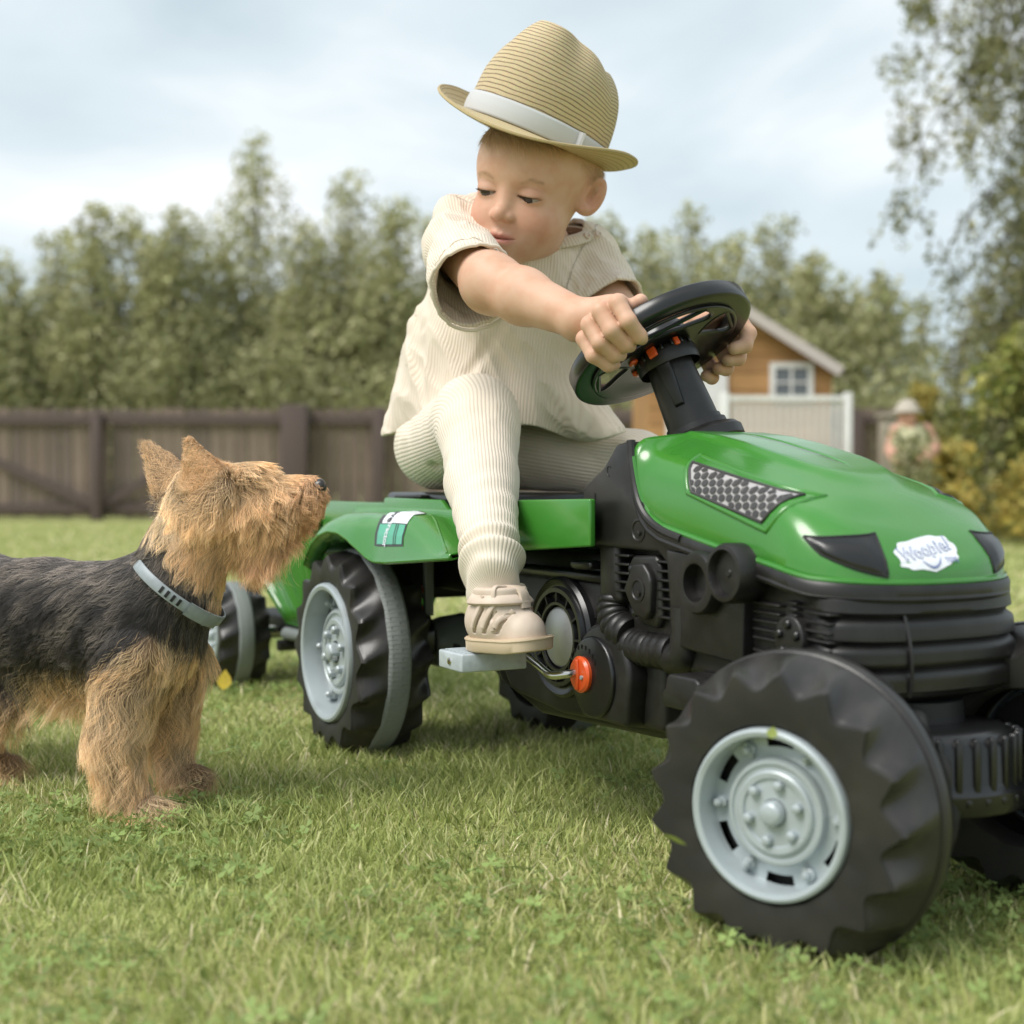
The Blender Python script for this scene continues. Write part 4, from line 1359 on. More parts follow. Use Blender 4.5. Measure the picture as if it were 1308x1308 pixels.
# chassis tub, under the seat
def slab(name, pts, y0, y1, m=M_black, bev=0.006): return plate(name, pts, y0, y1, m, bev)
slab('chassis', [(0.20, 0.285), (0.54, 0.292), (0.56, 0.255), (0.62, 0.20), (0.66, 0.185), (0.66, 0.115), (0.60, 0.105), (0.36, 0.095), (0.26, 0.12), (0.18, 0.20)], -0.075, 0.075, M_gloss)
slab('gear_case', [(0.30, 0.262), (0.545, 0.262), (0.575, 0.245), (0.640, 0.190), (0.640, 0.118), (0.44, 0.108), (0.32, 0.118), (0.285, 0.16)], -0.0945, 0.0945, M_black, 0.008)
slab('gear_shelf', [(0.31, 0.268), (0.545, 0.268), (0.545, 0.258), (0.31, 0.258)], -0.10, 0.10, M_gloss, 0.003)
slab('latch', [(0.492, 0.281), (0.532, 0.281), (0.532, 0.273), (0.498, 0.271), (0.488, 0.275)], -0.113, -0.09, M_gloss, 0.003)
slab('front_subframe', [(0.60, 0.20), (0.88, 0.175), (0.88, 0.13), (0.70, 0.11), (0.60, 0.11)], -0.06, 0.06, M_gloss, 0.01)
# crank boss, tear-drop
tp = [(0.560+0.052*math.cos(R(a)), 0.168+0.052*math.sin(R(a))) for a in range(-20, 181, 12)] + [(0.508, 0.148), (0.520, 0.120), (0.606, 0.120)]
slab('crank_case', tp, -0.117, -0.09, M_black, 0.006)
tp2 = [(0.548+0.041*math.cos(R(a)), 0.164+0.042*math.sin(R(a))) for a in range(0, 360, 12)]
slab('crank_case', tp2, -0.1215, -0.11, M_gloss, 0.003)
ydisc('crank_disc', (0.532, -0.1215, 0.165), [(0.0185, 0.0), (0.019, 0.0035), (0.0165, 0.0058), (0.006, 0.0065), (0.0, 0.0065)], M_orange, 36)
plate('crank_disc', [(0.5295, 0.181), (0.5345, 0.181), (0.537, 0.165), (0.5345, 0.149), (0.5295, 0.149), (0.527, 0.165)], -0.1305, -0.127, M_orange, 0.0015)
ydisc('crank_screw', (0.541, -0.1275, 0.163), [(0.0024, 0), (0.0022, 0.002), (0, 0.0025)], M_rim, 12)
rod = catmull([(0.530, -0.128, 0.167), (0.528, -0.140, 0.1655), (0.515, -0.150, 0.164), (0.488, -0.150, 0.171), (0.470, -0.153, 0.178), (0.463, -0.162, 0.179), (0.461, -0.235, 0.178)], 6)
obj('crank_rod', MB().tube(rod, 0.0042, 12), M_steel, TR, smooth=True)
# stamped marks round the crank
for i in range(11):
    a = R(30+i*16)
    obj('dial_mark', MB().cbox((0.532+0.0275*math.cos(a), -0.1218, 0.166+0.0275*math.sin(a)), (0.0016, 0.0008, 0.0045), None), M_black, TR)
# pedal block
pd = MB().box((0.434, -0.240, 0.1685), (0.490, -0.164, 0.1875))
ped = obj('pedal', pd, M_pedal, TR, bevel=0.002)
for i in range(6):
    obj('pedal_groove', MB().cbox((0.4415+i*0.0085, -0.202, 0.1879), (0.0028, 0.066, 0.0012)), M_pedal, TR, bevel=0.0004, seg=1)
ydisc('pedal_screw', (0.462, -0.240, 0.178), [(0.004, 0), (0.0036, 0.0015), (0, 0.0022)], M_steel, 14)
pdL = MB().box((0.575, 0.158, 0.143), (0.630, 0.232, 0.161)); obj('pedal', pdL, M_pedal, TR, bevel=0.002)
# big spoked gear cover behind the shoe
gc = (0.452, -0.094, 0.195)
ydisc('gear_cover', gc, [(0.066, 0), (0.066, 0.008), (0.0625, 0.0115), (0.058, 0.009), (0.0555, 0.009), (0.0535, 0.014), (0.049, 0.014), (0.047, 0.008), (0.040, 0.007), (0.038, 0.013), (0.035, 0.013), (0.034, 0.006), (0.0, 0.006)], M_gloss, 56)
for i in range(12):
    a = R(30*i)
    M_ = Matrix.Translation((gc[0]+0.0435*math.cos(a), -0.1035, gc[2]+0.0435*math.sin(a))) @ Matrix.Rotation(-a, 4, 'Y')
    obj('gear_spoke', MB().cbox((0, 0, 0), (0.010, 0.008, 0.0022), M_), M_black, TR)
ydisc('gear_face', (gc[0], -0.1005, gc[2]), [(0.0325, 0.0), (0.0325, 0.003), (0.030, 0.0045), (0, 0.0045)], mat('silver_disc', (0.5, 0.5, 0.5), 0.35, metal=0.5), 40)
# moulded lettering on the gear case
for s_, sz, x_, z_ in (('pilsan', 0.0135, 0.541, 0.2285), ('Made in Turkey', 0.0062, 0.539, 0.2135)):
    me = text_mesh(s_, sz, 0.0008, 0.0002)
    me.transform(TM((x_-0.01, -0.0952, z_), rx=R(90)))
    obj('moulded_lettering', me, M_black, TR)
plate('moulded_lettering', [(0.512, 0.2215), (0.552, 0.2215), (0.552, 0.2205), (0.512, 0.2205)], -0.0962, -0.0945, M_black, 0)

# rear axle cone, orange hook, bracket
cone = MB().lathe([(0.0, -0.048), (0.029, -0.048), (0.031, -0.046), (0.036, -0.028), (0.0385, -0.004), (0.040, 0.004), (0.037, 0.007), (0.0, 0.007)], 40, TM((0, -0.005, 0.140), rx=R(-90)), closed=False)
obj('axle_cone', cone, M_grey, TR, smooth=True)
obj('cone_slot', MB().cbox((0.034, -0.022, 0.138), (0.006, 0.022, 0.007)), M_dark, TR, bevel=0.002)
obj('axle_bracket', MB().prism([(-0.012, 0.182), (0.012, 0.182), (0.03, 0.160), (0.03, 0.128), (-0.012, 0.118)], -0.105, -0.055), M_gloss, TR, bevel=0.004)
obj('rear_block', MB().box((-0.10, -0.09, 0.20), (-0.02, 0.09, 0.285)), M_dark, TR, bevel=0.006)
obj('frame_rail', MB().box((-0.10, -0.035, 0.215), (0.30, 0.035, 0.30)), M_dark, TR, bevel=0.004)
obj('tow_hook', MB().tube(catmull([(0.075, -0.090, 0.220), (0.058, -0.092, 0.220), (0.049, -0.093, 0.211), (0.050, -0.093, 0.200), (0.060, -0.092, 0.193), (0.075, -0.090, 0.193)], 5), 0.0055, 12), M_orange, TR, smooth=True)
plate('hook_bracket', [(0.073, 0.285), (0.082, 0.285), (0.082, 0.186), (0.073, 0.186)], -0.095, -0.083, M_grey, 0.001)
obj('axle', MB().tube([(0, -0.2, 0.134), (0, 0.2, 0.134)], 0.012, 14), M_steel, TR, smooth=True)

# ---- green body: fender, side panel, seat tub
def fender(sgn):
    ZO = [(-0.085, 0.250), (-0.075, 0.262), (-0.055, 0.278), (-0.025, 0.292), (0.012, 0.299), (0.05, 0.2985), (0.085, 0.291), (0.115, 0.280), (0.142, 0.269), (0.160, 0.2655), (0.20, 0.2665), (0.30, 0.274), (0.42, 0.283)]
    ZS = [(-0.085, 0.262), (-0.07, 0.282), (-0.045, 0.303), (-0.01, 0.317), (0.03, 0.323), (0.08, 0.323), (0.12, 0.322), (0.20, 0.326), (0.24, 0.322), (0.30, 0.304), (0.35, 0.290), (0.42, 0.2845)]
    xs_ = [-0.085 + 0.465*i/60 for i in range(61)]
    rows_ = []
    for x in xs_:
        zo, zs = interp(x, ZO), interp(x, ZS)
        zs = max(zs, zo+0.0015)
        fl = max(0, min(1, (x-0.10)/0.06))
        row = [(x, -0.188, zo-0.014*(1-fl)), (x, -0.205+0.006*fl, zo-0.002), (x, -0.207+0.006*fl, zo+0.001), (x, -0.2055+0.006*fl, zo+0.004)]
        row += [(x, -0.200 + 0.006*fl, zo + (zs-zo)*0.55), (x, -0.190+0.004*fl, zo+(zs-zo)*0.86), (x, -0.178, zs), (x, -0.155, zs+0.001), (x, -0.136, zs-0.003), (x, -0.1315, zs-0.001), (x, -0.1305, max(zs, 0.331))]
        rows_.append([(p[0], p[1]*(-sgn), p[2]) for p in row])
    f = obj('rear_fender', MB().grid(rows_), M_green, TR, smooth=True, auto=40)
    s_ = f.modifiers.new('solid', 'SOLIDIFY'); s_.thickness = 0.0022; s_.offset = 0
    ed = [(x, (-0.2065+0.006*max(0, min(1, (x-0.10)/0.06)))*(-sgn), interp(x, ZO)) for x in xs_]
    obj('fender_edge', MB().tube(ed, 0.0024, 8), M_green, TR, smooth=True)
    return ZO, ZS
ZO, ZS = fender(1); fender(-1)
# crease line sweeping down the fender
for s_ in (-1, 1):
    pts = [(-0.215, 0.285), (-0.215, 0.337), (0.022, 0.3365), (0.024, 0.3435), (0.203, 0.342), (0.222, 0.331), (0.30, 0.330), (0.40, 0.344), (0.560, 0.3465), (0.560, 0.298), (0.40, 0.2865), (0.10, 0.285)]
    y0, y1 = (-0.1305, -0.1225) if s_ < 0 else (0.1225, 0.1305)
    plate('body_side_panel', pts, y0, y1, M_green, 0.0025)
obj('body_top', MB().box((-0.215, -0.121, 0.318), (0.02, 0.121, 0.3275)), M_green, TR, bevel=0.002)
obj('body_top', MB().box((0.0215, -0.121, 0.318), (0.50, 0.121, 0.3315)), M_green, TR, bevel=0.002)
obj('body_back', MB().box((-0.226, -0.1205, 0.20), (-0.2155, 0.1205, 0.334)), M_green, TR, bevel=0.002)
obj('seat', MB().box((-0.03, -0.105, 0.3325), (0.30, 0.105, 0.351)), M_gloss, TR, bevel=0.008, seg=4)
obj('seat_edge', MB().box((0.03, -0.118, 0.3425), (0.115, -0.100, 0.3475)), M_black, TR, bevel=0.002)
# fender sticker
stk = empty('fender_sticker', parent=TR)
def on_fender(s_, t_, off=0.0008):
    """s_ along x, t_ 0 (outer low) .. 1 (inner high)"""
    x = 0.158 + s_*0.084
    zo, zs = interp(x, ZO), interp(x, ZS)
    fl = max(0, min(1, (x-0.10)/0.06))
    P = [(-0.2055+0.006*fl, zo+0.004), (-0.200 + 0.006*fl, zo + (zs-zo)*0.55), (-0.190+0.004*fl, zo+(zs-zo)*0.86), (-0.178, zs), (-0.155, zs+0.001)]
    L_ = [0]
    for i in range(4): L_.append(L_[-1] + math.hypot(P[i+1][0]-P[i][0], P[i+1][1]-P[i][1]))
    q = t_*L_[-1]
    y = float(np.interp(q, L_, [p[0] for p in P])); z = float(np.interp(q, L_, [p[1] for p in P]))
    d = 0.004
    y2 = float(np.interp(q+d, L_, [p[0] for p in P])); z2 = float(np.interp(q+d, L_, [p[1] for p in P]))
    n = Vector((0, -(z2-z), (y2-y))).normalized() if abs(y2-y)+abs(z2-z) > 1e-6 else Vector((0, 0, 1))
    return Vector((x, y, z)) + n*off
def fender_crease():
    pts_ = [on_fender((x-0.158)/0.084, t, 0.0) for x, t in ((0.205, 1.0), (0.232, 0.97), (0.258, 0.90), (0.285, 0.75), (0.312, 0.55), (0.338, 0.32), (0.362, 0.08))]
    obj('fender_crease', MB().tube(catmull(pts_, 5), 0.0020, 8), M_green, TR, smooth=True)
fender_crease()
def fpatch(s0, s1, t0, t1, off, n=10, cut=0.0):
    rows_ = []
    for i in range(n+1):
        t = t0+(t1-t0)*i/n
        rows_.append([on_fender(s0+(s1-s0)*j/n - cut*(t-t0)/(t1-t0+1e-9), t, off) for j in range(n+1)])
    return MB().grid(rows_)
obj('sticker_border', fpatch(-0.02, 1.02, 0.18, 1.0, 0.0016, cut=0.25), M_netb, stk)
obj('sticker_field', fpatch(0.05, 0.97, 0.21, 0.52, 0.0020, cut=0.09), M_teal, stk)
obj('sticker_field', fpatch(0.015, 0.92, 0.535, 0.93, 0.0020, cut=0.10), M_logow, stk)
for q in (0.66, 0.73):
    obj('sticker_stripe', fpatch(q, q+0.025, 0.21, 0.52, 0.0024, cut=0.09), M_netb, stk)
def ftext(s, size, s0, t0, bold):
    me = text_mesh(s, size, 0.0, bold)
    for v in me.vertices:
        a_ = v.co.x; b_ = v.co.y         # text runs down towards the outer edge
        v.co = on_fender(s0 + 1.9*b_/0.084 - 0.25*(0.5-(t0 - a_/0.052))*0.0, t0 - a_/0.075, 0.0026)
    me.update(); return me
obj('sticker_text', ftext('active', 0.0125, 0.28, 0.74, 0.0003), M_netb, stk)
obj('sticker_text', ftext('tractor', 0.0098, 0.36, 0.36, 0.0002), M_logow, stk)

# ---- steering column and wheel
ax0 = Vector((0.567, 0, 0.409)); axd = Vector((-0.36, -0.20, 0.91)).normalized()
SW = empty('steering', parent=TR)
zq = Vector((0, 0, 1)).rotation_difference(axd)
SM = Matrix.Translation(ax0) @ zq.to_matrix().to_4x4()
def on_col(mb, name, m=M_black, **k):
    me = mb.mesh(name); me.transform(SM); return obj(name, me, m, SW, **k)
on_col(MB().lathe([(0.046, -0.012), (0.046, -0.002), (0.042, 0.003), (0.034, 0.006), (0.0335, 0.012), (0.030, 0.0125), (0.030, 0.018)], 48), 'column_collar', smooth=True)
on_col(MB().lathe([(0.0285, 0.0), (0.0275, 0.03), (0.0245, 0.086), (0.0235, 0.090)], 40), 'steering_column', smooth=True)
tab = MB().add([(0.0225, -0.0085, 0.084), (0.0225, 0.0085, 0.084), (0.026, 0.0055, 0.034), (0.026, -0.0055, 0.034), (0.0315, -0.0075, 0.083), (0.0315, 0.0075, 0.083), (0.0315, 0.0045, 0.036), (0.0315, -0.0045, 0.036)], [(0,1,2,3),(7,6,5,4),(0,4,5,1),(1,5,6,2),(2,6,7,3),(3,7,4,0)]).mesh('column_tab')
tab.transform(SM @ Matrix.Rotation(R(-50), 4, 'Z'))
obj('column_tab', tab, M_black, SW, bevel=0.001)
on_col(MB().lathe([(0.033, 0.082), (0.034, 0.086), (0.034, 0.095), (0.032, 0.100), (0.0, 0.100)], 44, closed=False), 'column_hub', smooth=True)
h0 = 0.101
axd2 = Vector((-0.475, -0.212, 0.85)).normalized()
SM2 = Matrix.Translation(ax0 + axd*0.100) @ Vector((0, 0, 1)).rotation_difference(axd2).to_matrix().to_4x4() @ Matrix.Translation((0, 0, -0.100))
SM_col = SM
SM = SM2
RO, RI = 0.1035, 0.0825
on_col(MB().lathe([(RI, h0+0.003), (RI-0.0005, h0+0.014), (RI+0.002, h0+0.018), (0.0905, h0+0.0195), (RO-0.0015, h0+0.0185), (RO, h0+0.017), (RO, h0+0.0025), (RO-0.0012, h0+0.001), (RO-0.004, h0), (RI+0.001, h0+0.001), (RI, h0+0.003)], 96, closed=False), 'steering_rim', M_gloss, smooth=True, auto=45)
# web plate with three windows
m_ = MB(); V = []; F = []
NA2, NR2 = 300, 34
rot0 = R(-35)
def web_open(r, a):
    a = (math.degrees(a) % 360)
    # large upper window (towards the rider) and two tear-drops
    t = (r-0.041)/(RI-0.002-0.041)
    if t < 0 or t > 1: return False
    for c, half in ((325, 58), (50, 22), (243, 20)):
        d = abs((a-c+180) % 360 - 180)
        lim = half*math.sqrt(max(0, 1-((t-0.58)/0.56)**2))*(1.0 if half > 30 else (0.5+0.6*t))
        if half > 30 and t < 0.10: continue
        if d < lim: return True
    return False
for j in range(NR2+1):
    for i in range(NA2):
        r_ = 0.020 + (RI+0.002-0.020)*j/NR2; a = 2*math.pi*i/NA2
        z = h0 + 0.003 - 0.0025*math.sin(min(1, max(0, (r_-0.05)/0.03))*math.pi/2)**2
        V.append((r_*math.cos(a), r_*math.sin(a), z))
for j in range(NR2):
    for i in range(NA2):
        if web_open(0.020 + (RI+0.002-0.020)*(j+0.5)/NR2, 2*math.pi*(i+0.5)/NA2): continue
        k = (i+1) % NA2
        F.append((j*NA2+i, j*NA2+k, (j+1)*NA2+k, (j+1)*NA2+i))
m_.add(V, F)
web = on_col(m_, 'steering_web', M_gloss, smooth=True)
web.modifiers.new('solid', 'SOLIDIFY').thickness = 0.003
for c, half in ((325, 58), (50, 22), (243, 20)):
    pts_ = []
    for i in range(73):
        f_ = 2*math.pi*i/72
        t = max(0.02, min(0.985, 0.58+0.56*math.sin(f_)))
        lim = half*math.sqrt(max(0, 1-((t-0.58)/0.56)**2))*(1.0 if half > 30 else (0.5+0.6*t))
        if half > 30 and t < 0.10: t = 0.10
        a = R(c + math.copysign(lim, math.cos(f_))); r_ = 0.041 + t*(RI-0.002-0.041)
        pts_.append((r_*math.cos(a), r_*math.sin(a), h0 + 0.003 - 0.0025*math.sin(min(1, max(0, (r_-0.05)/0.03))*math.pi/2)**2 - 0.0012))
    on_col(MB().tube(pts_, 0.0026, 8, caps=False), 'window_lip', M_gloss, smooth=True)
on_col(MB().lathe([(0.034, h0+0.012), (0.032, h0+0.022), (0.020, h0+0.027), (0, h0+0.028)], 32, closed=False), 'horn_pad', M_gloss, smooth=True)
for a_, rr, hh, sz in ((-60, 0.0325, 0.0955, (0.006, 0.0105, 0.011)), (-10, 0.0330, 0.0955, (0.005, 0.006, 0.009)), (-100, 0.0385, 0.1000, (0.008, 0.010, 0.004)), (-150, 0.0385, 0.0995, (0.006, 0.011, 0.005))):
    mb_ = MB().cbox((rr, 0, hh), sz, Matrix.Rotation(R(a_), 4, 'Z'))
    on_col(mb_, 'dash_button', M_orange, bevel=0.0015)
for q in range(9):
    mb_ = MB().cbox((0.0335, 0, 0.096), (0.003, 0.0028, 0.007), Matrix.Rotation(R(-140+q*20), 4, 'Z'))
    on_col(mb_, 'collar_rib', M_gloss, bevel=0.0006, seg=1)

# ---- front axle beam and weight block
wb = MB(); V = []
prof = [(0.066, 0.098), (0.068, 0.103), (0.068, 0.114), (0.064, 0.117), (0.062, 0.122), (0.061, 0.150), (0.057, 0.158), (0.048, 0.162), (0.0, 0.163)]
wb.lathe(prof, 60, TM((0.905, 0.0, 0.0)) @ Matrix.Diagonal((0.95, 1.15, 1, 1)))
obj('front_weight', wb, M_gloss, TR, smooth=True, auto=40)
for i in range(17):
    a = R(-104+13*i)
    p = Vector((0.905+0.0605*0.95*math.cos(a), 0.0605*1.15*math.sin(a), 0.137))
    M_ = Matrix.Translation(p) @ Matrix.Rotation(a, 4, 'Z')
    obj('weight_rib', MB().cbox((0, 0, 0), (0.007, 0.0062, 0.044), M_), M_gloss, TR, bevel=0.0016)
    M_ = Matrix.Translation(Vector((0.905+0.067*0.95*math.cos(a+0.1), 0.067*1.15*math.sin(a+0.1), 0.109))) @ Matrix.Rotation(a, 4, 'Z')
    obj('weight_stud', MB().cbox((0, 0, 0), (0.004, 0.005, 0.006), M_), M_gloss, TR, bevel=0.0012)
obj('front_axle', MB().box((0.875, -0.115, 0.085), (0.93, 0.115, 0.125)), M_black, TR, bevel=0.006)
obj('front_pillar', MB().lathe([(0.05, 0.12), (0.045, 0.18)], 24, TM((0.87, 0, 0))), M_dark, TR, smooth=True)
stp = [(0.705, 0.158), (0.766, 0.158), (0.770, 0.162), (0.767, 0.172), (0.762, 0.175), (0.760, 0.186), (0.754, 0.189), (0.714, 0.189), (0.710, 0.185), (0.708, 0.175), (0.702, 0.171)]
plate('step_block', stp, -0.140, -0.07, M_black, 0.003)

# ================================================================== trailer
TL = empty('toy_trailer', tuple(TR.matrix_basis @ Vector((-0.62, 0, 0))), R(-62))
tag(TL, 'small green toy trailer with black wheels hitched behind the tractor', 'toy trailer')
wheel(TL, (-0.055, -0.135, 0.092), 0.093, 0.085, 0.064, 14, lug=0.09)
wheel(TL, (-0.055, 0.135, 0.092), 0.093, 0.085, 0.064, 14, lug=0.09, side=1)
obj('trailer_axle', MB().tube([(-0.055, -0.13, 0.092), (-0.055, 0.13, 0.092)], 0.012, 12), M_steel, TL, smooth=True)
def hopper():
    # tapered ribbed box
    top = [(-0.13, -0.135), (0.36, -0.135), (0.36, 0.135), (-0.13, 0.135)]; bot = [(0.10, -0.085), (0.30, -0.085), (0.30, 0.085), (0.10, 0.085)]
    zt, zb = 0.305, 0.125
    m_ = MB(); n = 40
    for k in range(4):
        t0, t1, b0, b1 = top[k], top[(k+1) % 4], bot[k], bot[(k+1) % 4]
        ex_ = Vector((t1[0]-t0[0], t1[1]-t0[1], 0)).normalized(); nn = Vector((ex_.y, -ex_.x, 0))
        rows_ = []
        for j in range(7):
            v = j/6
            row = []
            for i in range(n*2+1):
                s_ = i/(n*2)
                p = Vector((b0[0]+(b1[0]-b0[0])*s_, b0[1]+(b1[1]-b0[1])*s_, zb)).lerp(Vector((t0[0]+(t1[0]-t0[0])*s_, t0[1]+(t1[1]-t0[1])*s_, zt)), v)
                amp = 0.004*(1 if (0.06 < s_ < 0.94 and 0 < j < 6) else 0)
                p += nn*amp*max(-0.6, min(0.6, 1.4*math.sin(s_*2*math.pi*14)))
                row.append(p)
            rows_.append(row)
        m_.grid(rows_)
    m_.add([(b[0], b[1], zb) for b in bot], [(0, 1, 2, 3)])
    return m_
hp_ = obj('hopper', hopper(), M_green, TL, smooth=True, auto=45)
hp_.modifiers.new('solid', 'SOLIDIFY').thickness = 0.003
obj('hopper_rim', MB().tube([(-0.132, -0.137, 0.306), (0.362, -0.137, 0.306), (0.362, 0.137, 0.306), (-0.132, 0.137, 0.306), (-0.132, -0.137, 0.306)], 0.007, 8), M_green, TL, smooth=True)
obj('trailer_frame', MB().box((-0.22, -0.05, 0.098), (0.28, 0.05, 0.122)), M_dark, TL, bevel=0.003)
obj('drawbar', MB().tube([(0.10, -0.085, 0.105), (0.24, -0.07, 0.108), (0.40, -0.02, 0.118), (0.52, 0, 0.13)], 0.011, 12), M_grey, TL, smooth=True)
obj('drawbar', MB().tube([(0.10, 0.085, 0.105), (0.24, 0.07, 0.108), (0.40, 0.02, 0.118), (0.52, 0, 0.13)], 0.011, 12), M_grey, TL, smooth=True)
obj('cross_bar', MB().tube([(0.10, -0.10, 0.085), (0.10, 0.10, 0.085)], 0.010, 12), M_black, TL, smooth=True)
# ================================================================== child
F_PX = 1750.0
def pt(px, py, Y):
    """a point of the place at distance Y in front of the photographer's spot (height 0.36 m, 1.11 degrees down)"""
    a = math.atan(34/F_PX); fx_ = (px-654)/F_PX; fy_ = -(py-654)/F_PX
    dy = math.cos(a) + fy_*math.sin(a); dz = -math.sin(a) + fy_*math.cos(a)
    return np.array([fx_*Y/dy, Y, 0.36 + dz*Y/dy])
TRM = Matrix.Translation((-0.0695, 1.938, 0)) @ Matrix.Rotation(R(-62), 4, 'Z')
def tl(x, y, z):
    return np.array(TRM @ Vector((x, y, z)))

M_skin = mat('skin', (0.60, 0.36, 0.24), 0.55, attr='Col', sss=0.2, spec=0.4, bump=(1100, 0.14, 0.0004), noise=(42, (0.93, 0.83, 0.78), 0.42, 0.68))
def rib_mat(name, col, pitch, depth, col2):
    def ex(t, b, tc):
        l = t.links.new
        a = t.nodes.new('ShaderNodeAttribute'); a.attribute_name = 'rib'
        m1 = t.nodes.new('ShaderNodeMath'); m1.operation = 'MULTIPLY'; m1.inputs[1].default_value = 2*math.pi/pitch
        l(a.outputs['Fac'], m1.inputs[0])
        m2 = t.nodes.new('ShaderNodeMath'); m2.operation = 'SINE'; l(m1.outputs[0], m2.inputs[0])
        r = t.nodes.new('ShaderNodeMapRange'); r.inputs['From Min'].default_value = -1; r.inputs['From Max'].default_value = 1
        l(m2.outputs[0], r.inputs['Value'])
        r2 = t.nodes.new('ShaderNodeMath'); r2.operation = 'POWER'; r2.inputs[1].default_value = 0.55; l(r.outputs['Result'], r2.inputs[0])
        n = t.nodes.new('ShaderNodeTexNoise'); n.inputs['Scale'].default_value = 1400; l(tc.outputs['Object'], n.inputs['Vector'])
        ad = t.nodes.new('ShaderNodeMath'); ad.operation = 'MULTIPLY_ADD'; ad.inputs[1].default_value = 0.22; l(n.outputs['Fac'], ad.inputs[0]); l(r2.outputs[0], ad.inputs[2])
        bp = t.nodes.new('ShaderNodeBump'); bp.inputs['Distance'].default_value = depth; bp.inputs['Strength'].default_value = 0.9
        l(ad.outputs[0], bp.inputs['Height']); l(bp.outputs['Normal'], b.inputs['Normal'])
        mx = t.nodes.new('ShaderNodeMix'); mx.data_type = 'RGBA'
        mx.inputs['A'].default_value = (*col2, 1); mx.inputs['B'].default_value = (*col, 1)
        l(r2.outputs[0], mx.inputs['Factor']); l(mx.outputs['Result'], b.inputs['Base Color'])
    return mat(name, col, 0.85, sheen=0.15, spec=0.2, extra=ex)
M_shirt = rib_mat('ribbed_shirt_cotton', (0.78, 0.685, 0.58), 0.0044, 0.0006, (0.72, 0.615, 0.51))
M_pants = rib_mat('ribbed_trouser_cotton', (0.78, 0.695, 0.585), 0.0044, 0.0006, (0.72, 0.625, 0.515))
M_collar = rib_mat('ribbed_collar_cotton', (0.74, 0.655, 0.56), 0.0042, 0.0008, (0.64, 0.555, 0.46))

KID = empty('person', tuple(pt(600, 610, 1.86)*np.array([1, 1, 0]) + np.array([0, 0, 0.352])))
tag(KID, 'toddler in cream ribbed clothes and straw hat riding the green toy tractor', 'person')
KO = np.array(KID.location)
def kid_obj(name, V, F, m, smooth=True, parent=None):
    me = mesh_np(name, np.asarray(V) - KO, F, smooth)
    me.materials.append(m)
    o = bpy.data.objects.new(name, me); COL.objects.link(o); o.parent = parent or KID
    return o

# ---- head frame: x subject's right, y forward, z up
HS = 1.06
H_rot = rotm(ry=R(15)) @ rotm(rz=R(180-24)) @ rotm(rx=R(-17))
EYE_MID = pt(647, 246, 1.615)
HT_rot = rotm(ry=R(26.5)) @ rotm(rz=R(180-24)) @ rotm(rx=R(-10.5))
hat_c = pt(681, 180, 1.685)
H_C = EYE_MID - H_rot @ (np.array([0, 0.068, 0.0])*HS)
def to_head(P): return ((P - H_C) @ H_rot)/HS
def from_head(Q): return (np.atleast_2d(Q)*HS) @ H_rot.T + H_C

